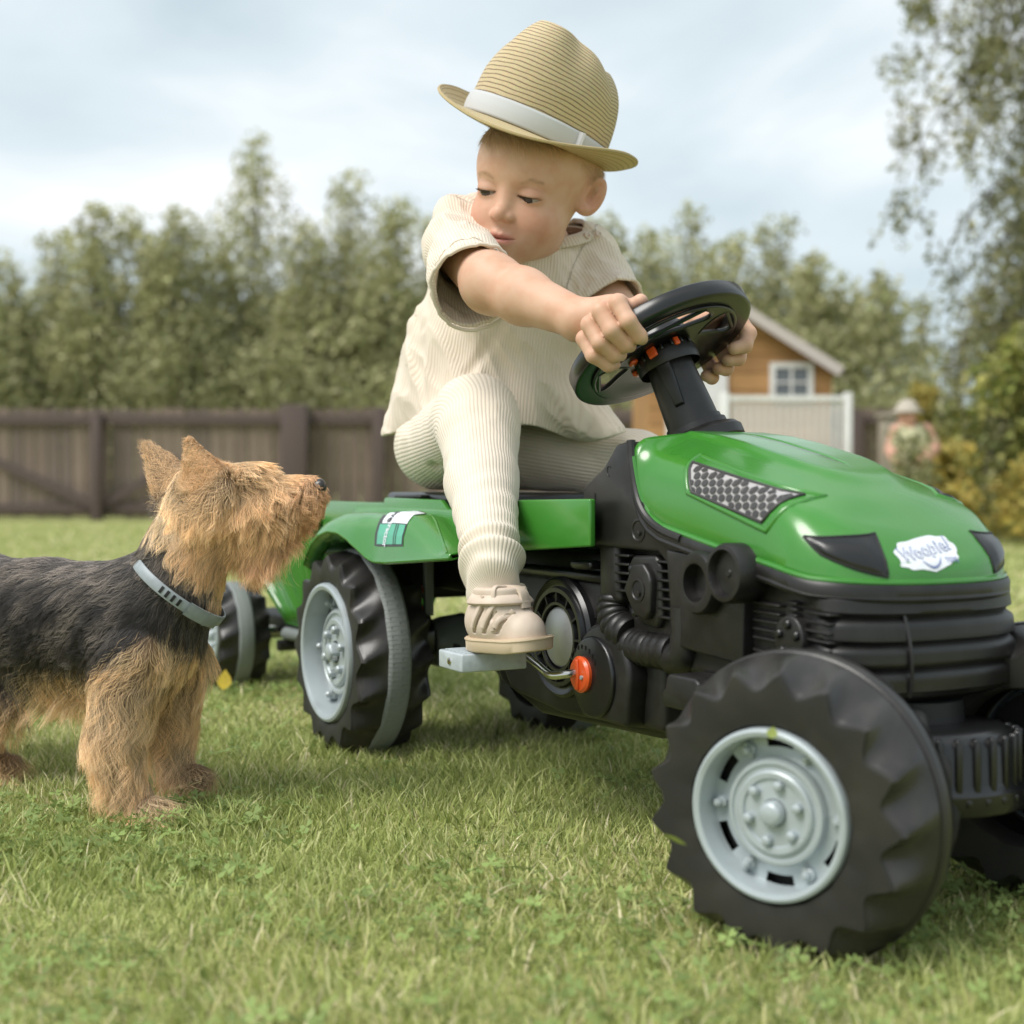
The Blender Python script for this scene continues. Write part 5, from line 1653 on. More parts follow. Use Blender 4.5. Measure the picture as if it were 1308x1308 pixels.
def under_hat(Q, d):
    q = (from_head(Q) - hat_c) @ HT_rot
    e = (np.sqrt((q[:, 0]/0.081)**2 + (q[:, 1]/0.095)**2) - 1)*0.085
    return np.where(q[:, 2] > 0.0, np.maximum(d, e), d)
def head_sdf(Q):
    ax = np.abs(Q[:, 0])
    M = Q.copy(); M[:, 0] = ax          # mirrored
    d = sd_ell(Q, (0, -0.014, 0.032), (0.0665, 0.081, 0.060))
    d = smin(d, sd_ell(Q, (0, 0.018, -0.016), (0.0525, 0.0535, 0.056)), 0.022)
    d = smin(d, sd_ell(Q, (0, 0.022, 0.030), (0.056, 0.049, 0.045)), 0.02)
    d = smin(d, sd_ell(M, (0.0265, 0.041, -0.030), (0.0250, 0.0250, 0.025)), 0.016)   # cheeks
    d = smin(d, sd_ell(M, (0.019, 0.022, -0.050), (0.018, 0.034, 0.019), rotm(rx=R(-20))), 0.018)   # jaw
    d = smin(d, sd_ell(Q, (0, 0.050, -0.072), (0.016, 0.015, 0.013)), 0.016)       # chin
    d = smin(d, sd_ell(Q, (0, 0.057, -0.050), (0.020, 0.013, 0.014)), 0.012)       # muzzle
    # eye sockets
    d = smax(d, -sd_ell(M, (0.0265, 0.0850, 0.001), (0.018, 0.0165, 0.0110)), 0.016)
    # brow
    d = smin(d, sd_cone(M, (0.012, 0.0600, 0.0165), (0.036, 0.0520, 0.0165), 0.004, 0.0035), 0.016)
    # nose
    d = smin(d, sd_cone(Q, (0, 0.0625, 0.006), (0, 0.0745, -0.019), 0.0052, 0.0075), 0.010)
    d = smin(d, sd_sphere(Q, (0, 0.0795, -0.0225), 0.0082), 0.006)
    d = smin(d, sd_ell(M, (0.0092, 0.0725, -0.0255), (0.0058, 0.0075, 0.0055)), 0.004)
    d = smax(d, -sd_ell(M, (0.0048, 0.0775, -0.0318), (0.0028, 0.0042, 0.0022)), 0.003)
    # eyelids: a smooth ball with a narrow down-looking slit
    lid = sd_ell(M, (0.0265, 0.0550, -0.0002), (0.0158, 0.0135, 0.0118))
    d = smin(d, lid, 0.004)
    qx = (M[:, 0]-0.0265)/0.014
    zs = -0.0040 + 0.0026*qx**2 - 0.0006*qx
    wd = 0.0023*np.sqrt(np.clip(1-(qx/0.92)**2, 0, 1))
    sl = np.maximum(np.abs(M[:, 2]-zs)-wd, np.maximum(np.abs(qx)-0.92, 0)*0.014)
    sl = np.where(M[:, 1] > 0.05, sl, 0.02)
    d = smax(d, -sl, 0.0012)
    # lips
    up = sd_chain(M, [(0.0165, 0.0615, -0.0500), (0.0085, 0.0685, -0.0465), (0.003, 0.0715, -0.0450), (0.0, 0.0712, -0.0462)], [0.0016, 0.0034, 0.0036, 0.0034])
    lo_ = sd_chain(M, [(0.0150, 0.0610, -0.0515), (0.0085, 0.0665, -0.0540), (0.0, 0.0690, -0.0550)], [0.0014, 0.0038, 0.0046])
    d = smin(d, up, 0.0045); d = smin(d, lo_, 0.0045)
    zm = -0.0500 - 0.0010*np.cos(Q[:, 0]/0.017*math.pi) + 0.0*Q[:, 0]
    ml = np.maximum(np.abs(Q[:, 2]-zm)-0.0006, (ax-0.0165)*0.5)
    ml = np.where(Q[:, 1] > 0.055, ml, 0.02)
    d = smax(d, -ml, 0.0016)
    d = smax(d, -sd_cone(Q, (0, 0.077, -0.034), (0, 0.076, -0.041), 0.0015, 0.0018), 0.004)  # philtrum
    d = under_hat(Q, d)
    # ears
    er = np.array(Matrix.Rotation(R(26), 3, 'Z') @ Matrix.Rotation(R(30), 3, 'X'))
    E = (M - np.array([0.0665, -0.012, 0.006]))*1.14
    e = sd_ell(E, er @ np.array((0.003, -0.002, 0.001)), (0.0062, 0.0175, 0.0275), er)
    e = smax(e, -sd_ell(E, er @ np.array((0.0095, 0.0010, 0.003)), (0.0075, 0.0120, 0.0200), er), 0.003)
    e = smin(e, sd_ell(E, er @ np.array((0.0035, -0.005, 0.006)), (0.0032, 0.0035, 0.0130), er), 0.005)
    e = smax(e, -sd_ell(E, er @ np.array((0.0060, 0.0045, -0.005)), (0.0065, 0.0050, 0.0080), er), 0.003)
    e = smin(e, sd_sphere(E, er @ np.array((0.0025, 0.003, -0.0215)), 0.0062), 0.006)
    d = smin(d, e/1.14, 0.008)
    return d*HS

# ---- steering wheel frame for the hands
axn = np.array(Matrix.Rotation(R(-62), 3, 'Z') @ axd2)
SMw = TRM @ SM
def rim_frame(th):
    a = R(th)
    c = np.array(SMw @ Vector((0.0905*math.cos(a), 0.0905*math.sin(a), h0+0.008)))
    o_ = np.array(SMw @ Vector((0, 0, h0+0.008)))
    N = (c-o_)/np.linalg.norm(c-o_)
    T = np.cross(axn, N)
    return c, N, T
def hand_parts(spec):
    """fingers as chains of world points with radii"""
    out = []
    for pts, rad in spec: out.append(([np.array(p) for p in pts], rad))
    return out
def grip(th_list, prof, rads, curl):
    res = []
    for th, (dn, da, sc) in zip(th_list, curl):
        c, N, T = rim_frame(th)
        res.append(([c + N*(n_*sc+dn) + axn*(a_*sc+da) + T*t_ for n_, a_, t_ in prof], [r_*sc*0.95 for r_ in rads]))
    return res
# right hand: fingers over the near side of the rim (index nearest the column side)
fr = grip([310.5, 301.2, 292.0, 283.5],
          [(-0.006, 0.031, -0.004), (0.0225, 0.0200, 0.0), (0.0235, -0.003, 0.001), (0.008, -0.0165, 0.001), (-0.004, -0.0155, 0.0)],
          [0.0098, 0.0094, 0.0088, 0.0082, 0.0070],
          [(0.0, 0.0, 1.0), (0.001, 0.001, 1.04), (0.0, -0.001, 1.0), (-0.002, -0.005, 0.92)])
mcpR = [f_[0][0] for f_ in fr]
wrR = pt(741, 408, 1.425)
elR = pt(627, 362, 1.525)
shR = pt(585, 318, 1.665)
cR, NR, TR_ = rim_frame(300)
thumbR = ([wrR*0.55 + mcpR[0]*0.45 + NR*(-0.010), cR + NR*(-0.022) + axn*0.026 + TR_*0.005, cR + NR*(-0.016) + axn*0.023 + TR_*0.030], [0.011, 0.0095, 0.0075])
# left hand: fingers under the far rim
fl = grip([86, 97, 108, 119],
          [(-0.006, 0.036, 0.0), (0.0195, 0.022, 0.0), (0.0225, -0.002, 0.0), (0.010, -0.0150, 0.0), (-0.005, -0.0150, 0.0)],
          [0.0098, 0.0096, 0.0090, 0.0084, 0.0072],
          [(0.0, -0.008, 1.02), (0.001, -0.011, 1.06), (0.000, -0.012, 1.02), (-0.002, -0.012, 0.96)])
mcpL = [f_[0][0] for f_ in fl]
cL, NL, TL_ = rim_frame(98)
wrL = cL + NL*0.012 + axn*0.055 + TL_*0.045
elL = pt(800, 418, 1.70)
shL = pt(742, 334, 1.80)
thumbL = ([wrL*0.5 + mcpL[0]*0.5, cL + NL*(-0.02) + axn*0.022 - TL_*0.008, cL + NL*(-0.014) + axn*0.018 - TL_*0.028], [0.011, 0.0095, 0.0075])

neck0 = pt(700, 322, 1.765)
chest = pt(668, 390, 1.80); belly = pt(630, 470, 1.84); pelv = pt(600, 560, 1.86)
def arm_r(P):
    a = sd_chain(P, [shR, elR], [0.0300, 0.0312])
    a = smin(a, sd_cone(P, elR, elR*0.62+wrR*0.38, 0.0312, 0.0290), 0.018)
    a = smin(a, sd_cone(P, elR*0.62+wrR*0.38, wrR, 0.0290, 0.0205), 0.014)
    return smin(a, near(P, hand_r, cR, 0.085), 0.008)
def hand_r(P):
    a = None
    for i, mk in enumerate(mcpR):
        w0 = wrR + (mcpR[1]-mcpR[3])*(1.2-i)*0.12
        c = sd_cone(P, w0, mk, 0.0165, 0.0105)
        a = c if a is None else smin(a, c, 0.010)
    for k, (pts, rad) in enumerate(fr):
        a = smin(a, sd_chain(P, pts, rad, 0.003), 0.0016)
    return smin(a, sd_chain(P, *thumbR), 0.006)
def hand_l(P):
    b = None
    for i, mk in enumerate(mcpL):
        c = sd_cone(P, wrL + (mcpL[1]-mcpL[3])*(1.2-i)*0.12, mk, 0.0155, 0.0105)
        b = c if b is None else smin(b, c, 0.010)
    for k, (pts, rad) in enumerate(fl):
        b = smin(b, sd_chain(P, pts, rad, 0.003), 0.0016)
    return smin(b, sd_chain(P, *thumbL), 0.006)
def arm_l(P):
    b = sd_chain(P, [shL, elL], [0.032, 0.029])
    b = smin(b, sd_cone(P, elL, wrL, 0.029, 0.0205), 0.014)
    return smin(b, near(P, hand_l, cL, 0.11), 0.008)
nk = from_head([(0, -0.018, -0.045)])[0]
def body_sdf(P):
    d = near(P, lambda q: head_sdf(to_head(q)), H_C, 0.125)
    d = smin(d, sd_cone(P, nk, neck0, 0.033, 0.034), 0.022)
    t = sd_chain(P, [neck0 + [0, 0, -0.03], chest, belly, pelv], [0.030, 0.050, 0.050, 0.045])
    t = smin(t, sd_chain(P, [neck0 + [0, 0, -0.03], shR + [0, 0, -0.005]], [0.026, 0.028]), 0.02)
    t = smin(t, sd_chain(P, [neck0 + [0, 0, -0.03], shL + [0, 0, -0.005]], [0.026, 0.026]), 0.02)
    d = smin(d, t, 0.02)
    d = smin(d, near(P, arm_r, (shR+cR)/2, 0.23), 0.012)
    return smin(d, near(P, arm_l, (shL+cL)/2, 0.24), 0.012)
allp = np.vstack([pelv, neck0, shR, elR, wrR, shL, elL, wrL, H_C, cR, cL])
# the face and hands are meshed finely in the same surface
lo_b = allp.min(0) - 0.13; hi_b = allp.max(0) + 0.13
V, F = nets(body_sdf, lo_b, hi_b, 0.00165)
Q = to_head(V)
hd = (np.linalg.norm(Q - np.array([0, 0, 0]), axis=1) < 0.125)
base = np.array([0.63, 0.395, 0.28])
C = np.tile(base, (len(V), 1))
ax = np.abs(Q[:, 0])
def g(cx, cy, cz, r): return np.exp(-(((ax-cx)/r[0])**2 + ((Q[:, 1]-cy)/r[1])**2 + ((Q[:, 2]-cz)/r[2])**2))*hd
def mixc(C, w, col): return C*(1-w[:, None]) + np.array(col)*w[:, None]
C = mixc(C, 0.6*g(0.036, 0.055, -0.030, (0.022, 0.03, 0.018)), (0.62, 0.30, 0.21))
C = mixc(C, 0.35*g(0.0, 0.082, -0.024, (0.014, 0.014, 0.010)), (0.62, 0.30, 0.21))
C = mixc(C, 0.45*g(0.0265, 0.066, 0.003, (0.016, 0.02, 0.009)), (0.56, 0.30, 0.22))
C = mixc(C, 0.7*g(0.072, -0.012, 0.0, (0.012, 0.022, 0.030)), (0.58, 0.25, 0.17))
lipz = np.exp(-((Q[:, 2] + 0.0500)/0.0062)**4)*np.exp(-(ax/0.0150)**6)*(Q[:, 1] > 0.055)*hd
C = mixc(C, 0.85*lipz, (0.50, 0.18, 0.15))
mlz = np.exp(-((Q[:, 2] + 0.0505)/0.0012)**2)*np.exp(-(ax/0.0165)**8)*(Q[:, 1] > 0.055)*hd
C = mixc(C, 0.6*mlz, (0.25, 0.08, 0.06))
qx = (ax-0.0265)/0.014
lash = np.exp(-((Q[:, 2] - (-0.0030 + 0.0026*qx**2))/0.0016)**2)*np.exp(-(qx/0.95)**6)*(Q[:, 1] > 0.05)*hd
C = mixc(C, 0.55*lash, (0.16, 0.09, 0.065))
brow = np.exp(-((Q[:, 2] - (0.0190 - 0.0000*qx - 0.0028*qx**2))/0.0028)**2)*np.exp(-((ax-0.027)/0.016)**4)*(Q[:, 1] > 0.03)*hd
crease = np.exp(-((Q[:, 2] - (0.0090 - 0.0035*qx**2))/0.0011)**2)*np.exp(-(qx/0.9)**6)*(Q[:, 1] > 0.05)*hd
C = mixc(C, 0.30*crease, (0.36, 0.17, 0.11))
scalp = np.clip((Q[:, 2]-0.030 + 0.55*np.clip(-Q[:, 1]+0.018, -0.04, 0.07))/0.02, 0, 1)*hd*(ax < 0.071)
C = mixc(C, 0.18*scalp*(0.8+0.2*vnoise(V, 300, 3)), (0.36, 0.235, 0.12))
# knuckles a little redder
for f_ in fr + fl:
    for kk in (1, 2, 3):
        w_ = np.exp(-(np.linalg.norm(V - f_[0][kk], axis=1)/0.010)**2)
        C = mixc(C, 0.12*w_, (0.60, 0.27, 0.17))
body = kid_obj('body', V, F, M_skin)
set_color(body.data, C)
# eyeballs behind the lids
M_eye = mat('eyeball', (0.42, 0.37, 0.35), 0.2, spec=0.5)
M_iris = mat('iris', (0.03, 0.02, 0.015), 0.15, spec=0.6)
for s_ in (-1, 1):
    ec = from_head([(s_*0.0265, 0.0550, -0.0005)])[0]
    o = kid_obj('eye', np.zeros((0, 3)), [], M_eye)
    bpy.data.objects.remove(o)
    m_ = MB().lathe([(0.0128*HS*math.sin(math.pi*i/14), -0.0128*HS*math.cos(math.pi*i/14)) for i in range(15)], 24, closed=False)
    eo = obj('eye', m_, M_eye, KID, smooth=True); eo.location = tuple(ec-KO)
    gz = Vector(tuple(H_rot @ np.array([0.10, 0.93, -0.34]))).normalized()
    cap_ = MB().lathe([(0.0131*HS*math.sin(R(31)*i/6), 0.0131*HS*math.cos(R(31)*i/6)) for i in range(6, -1, -1)], 24, Vector((0, 0, 1)).rotation_difference(gz).to_matrix().to_4x4(), closed=False)
    obj('iris', cap_, M_iris, eo, smooth=True)

M_hair = mat('blond_hair', (0.5, 0.33, 0.17), 0.5, attr='Col', spec=0.4)
def surf_pts(Qs, f, it=8):
    """slide head-frame points onto the head surface"""
    Qs = Qs.copy()
    for _ in range(it):
        d = f(Qs)/HS; ep = 0.0005
        gr = np.stack([f(Qs+np.eye(3)[i]*ep)-f(Qs-np.eye(3)[i]*ep) for i in range(3)], 1)/(2*ep*HS)
        gr /= np.linalg.norm(gr, axis=1)[:, None]+1e-9
        Qs -= d[:, None]*gr
    return Qs, gr
# lashes
r = np.random.default_rng(5)
LQ = []; LD = []
for s_ in (-1, 1):
    for q in np.linspace(-0.85, 0.9, 34):
        LQ.append((s_*(0.0265+0.014*q), 0.069-0.004*q*q, -0.0040+0.0026*q*q+0.0012)); LD.append((s_*0.35*q, 1.0, -0.55))
LQ, n_ = surf_pts(np.array(LQ), head_sdf)
LD = np.array(LD); LD /= np.linalg.norm(LD, axis=1)[:, None]
k = 5; PTS = np.zeros((len(LQ), k, 3))
for i in range(k):
    t = i/(k-1); PTS[:, i] = LQ + LD*0.0058*t + np.array([0, 0, 0.0022])*t*t
PTS = from_head(PTS.reshape(-1, 3)).reshape(len(LQ), k, 3) - KO
strands('eyelashes', PTS, np.linspace(0.00022, 0.00005, k), np.tile([0.06, 0.035, 0.02], (len(LQ), 1)), M_hair, KID)
# brows
BQ = np.stack([np.concatenate([s_*(0.013+0.029*r.random(130)) for s_ in (-1, 1)]), np.full(260, 0.065), 0.0175+0.004*(r.random(260)-0.5)], 1)
BQ[:, 2] -= 0.0035*((np.abs(BQ[:, 0])-0.026)/0.015)**2
BQ, n_ = surf_pts(BQ, head_sdf)
PTS = np.zeros((260, 4, 3)); dirb = np.stack([np.sign(BQ[:, 0])*1.0, np.full(260, -0.15), 0.25+0.3*r.normal(0, 1, 260)], 1); dirb /= np.linalg.norm(dirb, axis=1)[:, None]
for i in range(4): PTS[:, i] = BQ + dirb*0.0045*i/3 + n_*0.0006*math.sin(i/3*3)
strands('eyebrows', from_head(PTS.reshape(-1, 3)).reshape(260, 4, 3) - KO, np.linspace(0.00006, 0.00002, 4), np.tile([0.55, 0.38, 0.24], (260, 1)), M_hair, KID)
# short cropped hair, with a swept fringe under the hat
N = 14000
th = r.random(N)*2*np.pi; zz = r.random(N)
HQ = np.stack([0.07*np.sin(th), 0.07*np.cos(th)-0.01, 0.0 + 0.08*zz], 1)
HQ, n_ = surf_pts(HQ, head_sdf)
front = HQ[:, 1] > 0.03
line = np.where(front, 0.050 - 0.10*np.abs(HQ[:, 0])**1.0*0.5, 0.0) 
sideline = 0.054 - 1.05*np.clip(0.030-HQ[:, 1], 0, 0.075)
hq_ = (from_head(HQ) - hat_c) @ HT_rot
keep = (hq_[:, 2] < 0.000) & (r.random(N) < np.where(HQ[:, 1] > 0.03, 1.0, 0.45)) & (HQ[:, 2] > np.maximum(sideline, -0.035) + 0.002*r.normal(0, 1, N)) & (np.abs(HQ[:, 0]) < 0.072)
HQ = HQ[keep]; n_ = n_[keep]; N = len(HQ)
fw = np.clip((HQ[:, 1]-0.035)/0.02, 0, 1)
dirs = n_*0.25 + np.stack([-0.55*fw+0*HQ[:, 0], 0.10+0.25*fw, -0.55-0.25*fw], 1) + r.normal(0, 0.14, (N, 3))
dirs -= n_*np.minimum(0, (dirs*n_).sum(1))[:, None]
dirs /= np.linalg.norm(dirs, axis=1)[:, None]
ln = (0.005 + 0.004*r.random(N)) + fw*(0.012+0.010*r.random(N))
k = 6; PTS = np.zeros((N, k, 3))
for i in range(k):
    t = i/(k-1); PTS[:, i] = HQ + n_*0.0008*1 + dirs*(ln*t)[:, None] + n_*(0.25*ln*math.sin(t*2.6)*0.5)[:, None]
hc = np.array([0.60, 0.43, 0.26])*(0.7+0.6*r.random(N))[:, None]
strands('hair', from_head(PTS.reshape(-1, 3)).reshape(N, k, 3) - KO, np.linspace(0.00018, 0.00007, k), hc, M_hair, KID)

# ---- shirt
sl_end = pt(607, 366, 1.55); sl_start = pt(584, 318, 1.660)
sl_dir = (sl_end - sl_start)/np.linalg.norm(sl_end - sl_start)
sr_start = pt(742, 334, 1.79); sr_end = pt(781, 398, 1.725)
sr_dir = (sr_end - sr_start)/np.linalg.norm(sr_end - sr_start)
up_axis = (neck0 - pelv)/np.linalg.norm(neck0 - pelv)
c_chest = pt(660, 372, 1.785); c_belly = pt(628, 462, 1.82); c_hem = pt(632, 545, 1.825)
hemL = pt(508, 556, 1.835); hemR = pt(780, 556, 1.725)
RtT = rotm(rz=R(-28+0))
def folds(P, amp, sc, seed, d_=(0, 0, 1)):
    Q_ = P.copy()
    d_ = np.array(d_, float); d_ /= np.linalg.norm(d_)
    Q_ = Q_ - (Q_ @ d_)[:, None]*d_*0.72
    n_ = vnoise(Q_, sc, seed)
    return amp*(1-np.abs(n_)*1.8)
def shirt_outer(P):
    d = sd_ell(P, c_chest, (0.102, 0.078, 0.100))
    d = smin(d, sd_ell(P, c_belly, (0.106, 0.092, 0.105)), 0.05)
    d = smin(d, sd_ell(P, c_hem, (0.112, 0.108, 0.085)), 0.05)
    d = smin(d, sd_cone(P, c_belly + [-0.045, 0, 0.01], hemL, 0.062, 0.017), 0.035)
    d = smin(d, sd_cone(P, c_belly + [0.05, -0.02, -0.01], hemR, 0.050, 0.016), 0.035)
    # shoulders
    d = smin(d, sd_cone(P, neck0 + [0, 0, -0.010], sl_start + [0.0, 0.0, 0.0], 0.038, 0.0385), 0.03)
    d = smin(d, sd_cone(P, pt(650, 282, 1.745), pt(578, 272, 1.70), 0.026, 0.021), 0.03)
    d = smin(d, sd_cone(P, neck0 + [0, 0, -0.010], sr_start, 0.040, 0.042), 0.03)
    # sleeves, flat-ended at the cuff
    sl = np.maximum(sd_cone(P, sl_start, sl_end + sl_dir*0.05, 0.0375, 0.0475), (P-sl_end) @ sl_dir - 0.004)
    d = smin(d, sl, 0.010)
    sr = np.maximum(sd_cone(P, sr_start, sr_end + sr_dir*0.05, 0.042, 0.046), (P-sr_end) @ sr_dir - 0.004)
    d = smin(d, sr, 0.012)
    # drape: long folds fall from the raised arm to the hem
    d = np.where(d < 0.05, d - folds(P, 0.0058, 23, 3, (0.38, 0.05, -1.0)) - folds(P, 0.0020, 60, 8, (0.55, 0.05, -0.8)), d)
    return d
fold_lines = [(pt(655, 395, 1.71), pt(600, 475, 1.72), 0.007), (pt(668, 400, 1.70), pt(640, 480, 1.71), 0.006), (pt(545, 345, 1.70), pt(535, 420, 1.76), 0.005),
              (pt(540, 380, 1.74), pt(575, 415, 1.70), 0.004), (pt(700, 430, 1.70), pt(745, 520, 1.69), 0.006), (pt(655, 495, 1.70), pt(735, 520, 1.69), 0.0045)]
def shirt_sdf(P):
    o_ = shirt_outer(P)
    for a_, b_, w_ in fold_lines:
        o_ = smax(o_, -(sd_cone(P, a_, b_, w_*0.55, w_*0.35)), 0.012)
    d = np.maximum(o_, -(o_ + 0.0042))
    # openings: both cuffs, neck, hem
    for c_, n_, rr in ((sl_end, sl_dir, 0.060), (sr_end, sr_dir, 0.056)):
        s_ = (P-c_) @ n_; rad = np.linalg.norm(P-c_-s_[:, None]*n_, axis=1)
        d = np.maximum(d, np.where((np.abs(s_) < 0.03) & (rad < rr), s_ + 0.003, -1))
    d = np.maximum(d, -sd_ell(P, neck0 + [-0.002, -0.012, 0.040], (0.047, 0.047, 0.050)))
    hz = pelv[2] + 0.012 + 0.010*np.sin(P[:, 0]*38 + 1.0) - 0.10*np.clip(-(P[:, 0]-(-0.11)), -0.02, 0.05) - 0.012
    d = np.maximum(d, hz - P[:, 2])
    return d
lo_s = np.minimum.reduce([pelv, hemL, sl_end, neck0]) - np.array([0.10, 0.17, 0.06]); hi_s = np.maximum.reduce([pelv, hemR, sr_end, neck0]) + np.array([0.10, 0.14, 0.09])
V, F = nets(shirt_sdf, lo_s, hi_s, 0.0021)
def leg_ribs(V, a, k, b, rad):
    """lengthwise ribs of a bent leg: the angle is measured from the normal shared by both bones"""
    n = np.cross(k-a, b-k); n /= np.linalg.norm(n)
    res = []
    for p, q in ((a, k), (k, b)):
        ax_ = (q-p)/np.linalg.norm(q-p); e2 = np.cross(ax_, n)
        t = np.clip((V-p) @ ax_, 0, np.linalg.norm(q-p))
        w = V - p - t[:, None]*ax_
        if p is a:
            vc = np.array([-0.2, -1.0, 0.15]); vs = (b-k)/np.linalg.norm(b-k); ph0 = np.arctan2(vc @ np.cross(vs, n), vc @ n)
        an = (np.arctan2(w @ e2, w @ n) - ph0 + np.pi) % (2*np.pi) - np.pi
        res.append((an*rad, np.linalg.norm(w, axis=1)))
    # blend across the bisecting plane
    bis = (k-a)/np.linalg.norm(k-a) + (b-k)/np.linalg.norm(b-k); bis /= np.linalg.norm(bis)
    s_ = (V-k) @ bis
    u = np.clip(s_/0.05+0.5, 0, 1); u = u*u*(3-2*u)
    d = res[1][0]-res[0][0]; d = (d + math.pi*rad) % (2*math.pi*rad) - math.pi*rad
    return np.where(u < 0.5, res[0][0] + d*u, res[1][0] - d*(1-u)), np.minimum(res[0][1], res[1][1])
def rib_coord(V, segs):
    """distance round the nearest limb axis, for lengthwise ribs"""
    best = np.full(len(V), 1e9); out = np.zeros(len(V))
    for a_, b_, rad in segs:
        a_ = np.array(a_); b_ = np.array(b_); ab = b_-a_; L_ = np.linalg.norm(ab); ab = ab/L_
        t = np.clip((V-a_) @ ab, 0, L_)
        q = V - a_ - t[:, None]*ab
        e1 = np.cross(ab, (0.13, 1.0, 0.08)); e1 /= np.linalg.norm(e1); e2 = np.cross(ab, e1)
        dd = np.linalg.norm(q, axis=1) - rad
        m_ = dd < best
        best = np.where(m_, dd, best)
        out = np.where(m_, np.arctan2(q @ e2, q @ e1)*round(rad*1.15*2*math.pi/0.0044)*0.0044/(2*math.pi), out)
    return out
shirt = kid_obj('shirt', V, F, M_shirt)
set_float(shirt.data, rib_coord(V, [(c_chest + [0, 0, 0.09], c_hem + [-0.01, 0, -0.1], 0.095), (sl_start, sl_end, 0.046), (sr_start, sr_end, 0.042)]), 'rib')
# cuff hem line on the near sleeve
cuff = []
e1 = np.cross(sl_dir, (0, 0, 1)); e1 /= np.linalg.norm(e1); e2 = np.cross(sl_dir, e1)
def ring_on(f, c, e1, e2, n=72, r0=0.05):
    out = []
    for i in range(n+1):
        a_ = 2*math.pi*i/n; d_ = e1*math.cos(a_) + e2*math.sin(a_)
        lo_, hi_ = 0.0, 0.12
        ts_ = np.linspace(0.01, 0.11, 60); P_ = c + ts_[:, None]*d_
        v_ = f(P_); j = np.argmax(v_ > 0)
        out.append(c + d_*ts_[max(j, 1)])
    return out
cr_ = ring_on(shirt_outer, sl_end + sl_dir*0.002, e1, e2)
obj('cuff', MB().tube([p-KO for p in cr_], 0.0022, 8, caps=False), M_collar, KID, smooth=True)
st_ = ring_on(shirt_outer, sl_end - sl_dir*0.016, e1, e2)
obj('cuff_seam', MB().tube([p-KO for p in st_], 0.0007, 5, caps=False), M_collar, KID, smooth=True)
ss_ = [pt(600, 250, 1.69), pt(583, 262, 1.66), pt(566, 285, 1.64), pt(553, 318, 1.64), pt(548, 352, 1.66)]
# collar: a ribbed band round the neck opening
cc = neck0 + np.array([-0.002, -0.006, 0.012])
cn = np.array([-0.10, -0.34, 0.94]); cn /= np.linalg.norm(cn)
c1 = np.cross(cn, (0, 1, 0)); c1 /= np.linalg.norm(c1); c2 = np.cross(cn, c1)
rows = []; att = []
for j in range(9):
    t = j/8; row = []
    for i in range(121):
        a_ = 2*math.pi*i/120
        rr = 0.0455 + 0.012*t; hh = 0.0105*(1-t) + 0.003*math.sin(t*math.pi)
        row.append(cc + c1*(rr*1.06*math.cos(a_)) + c2*(rr*math.sin(a_)) + cn*hh - KO)
        att.append(a_*0.05)
    rows.append(row)
cm = MB().grid(rows).mesh('collar', True)
set_float(cm, att, 'rib')
co = obj('collar', cm, M_collar, KID); sm_ = co.modifiers.new('solid', 'SOLIDIFY'); sm_.thickness = 0.003; sm_.offset = 0
M_button = mat('button', (0.62, 0.50, 0.42), 0.3, coat=0.5)
for (px, py, Y) in ((750, 301, 1.728), (764, 299, 1.735)):
    bo = obj('button', MB().lathe([(0.0045, -0.001), (0.0047, 0.0008), (0.0035, 0.0018), (0.002, 0.001), (0, 0.001)], 20, closed=False), M_button, KID, smooth=True)
    bo.location = tuple(pt(px, py, Y) - KO); bo.rotation_euler = (R(62), 0, R(25))

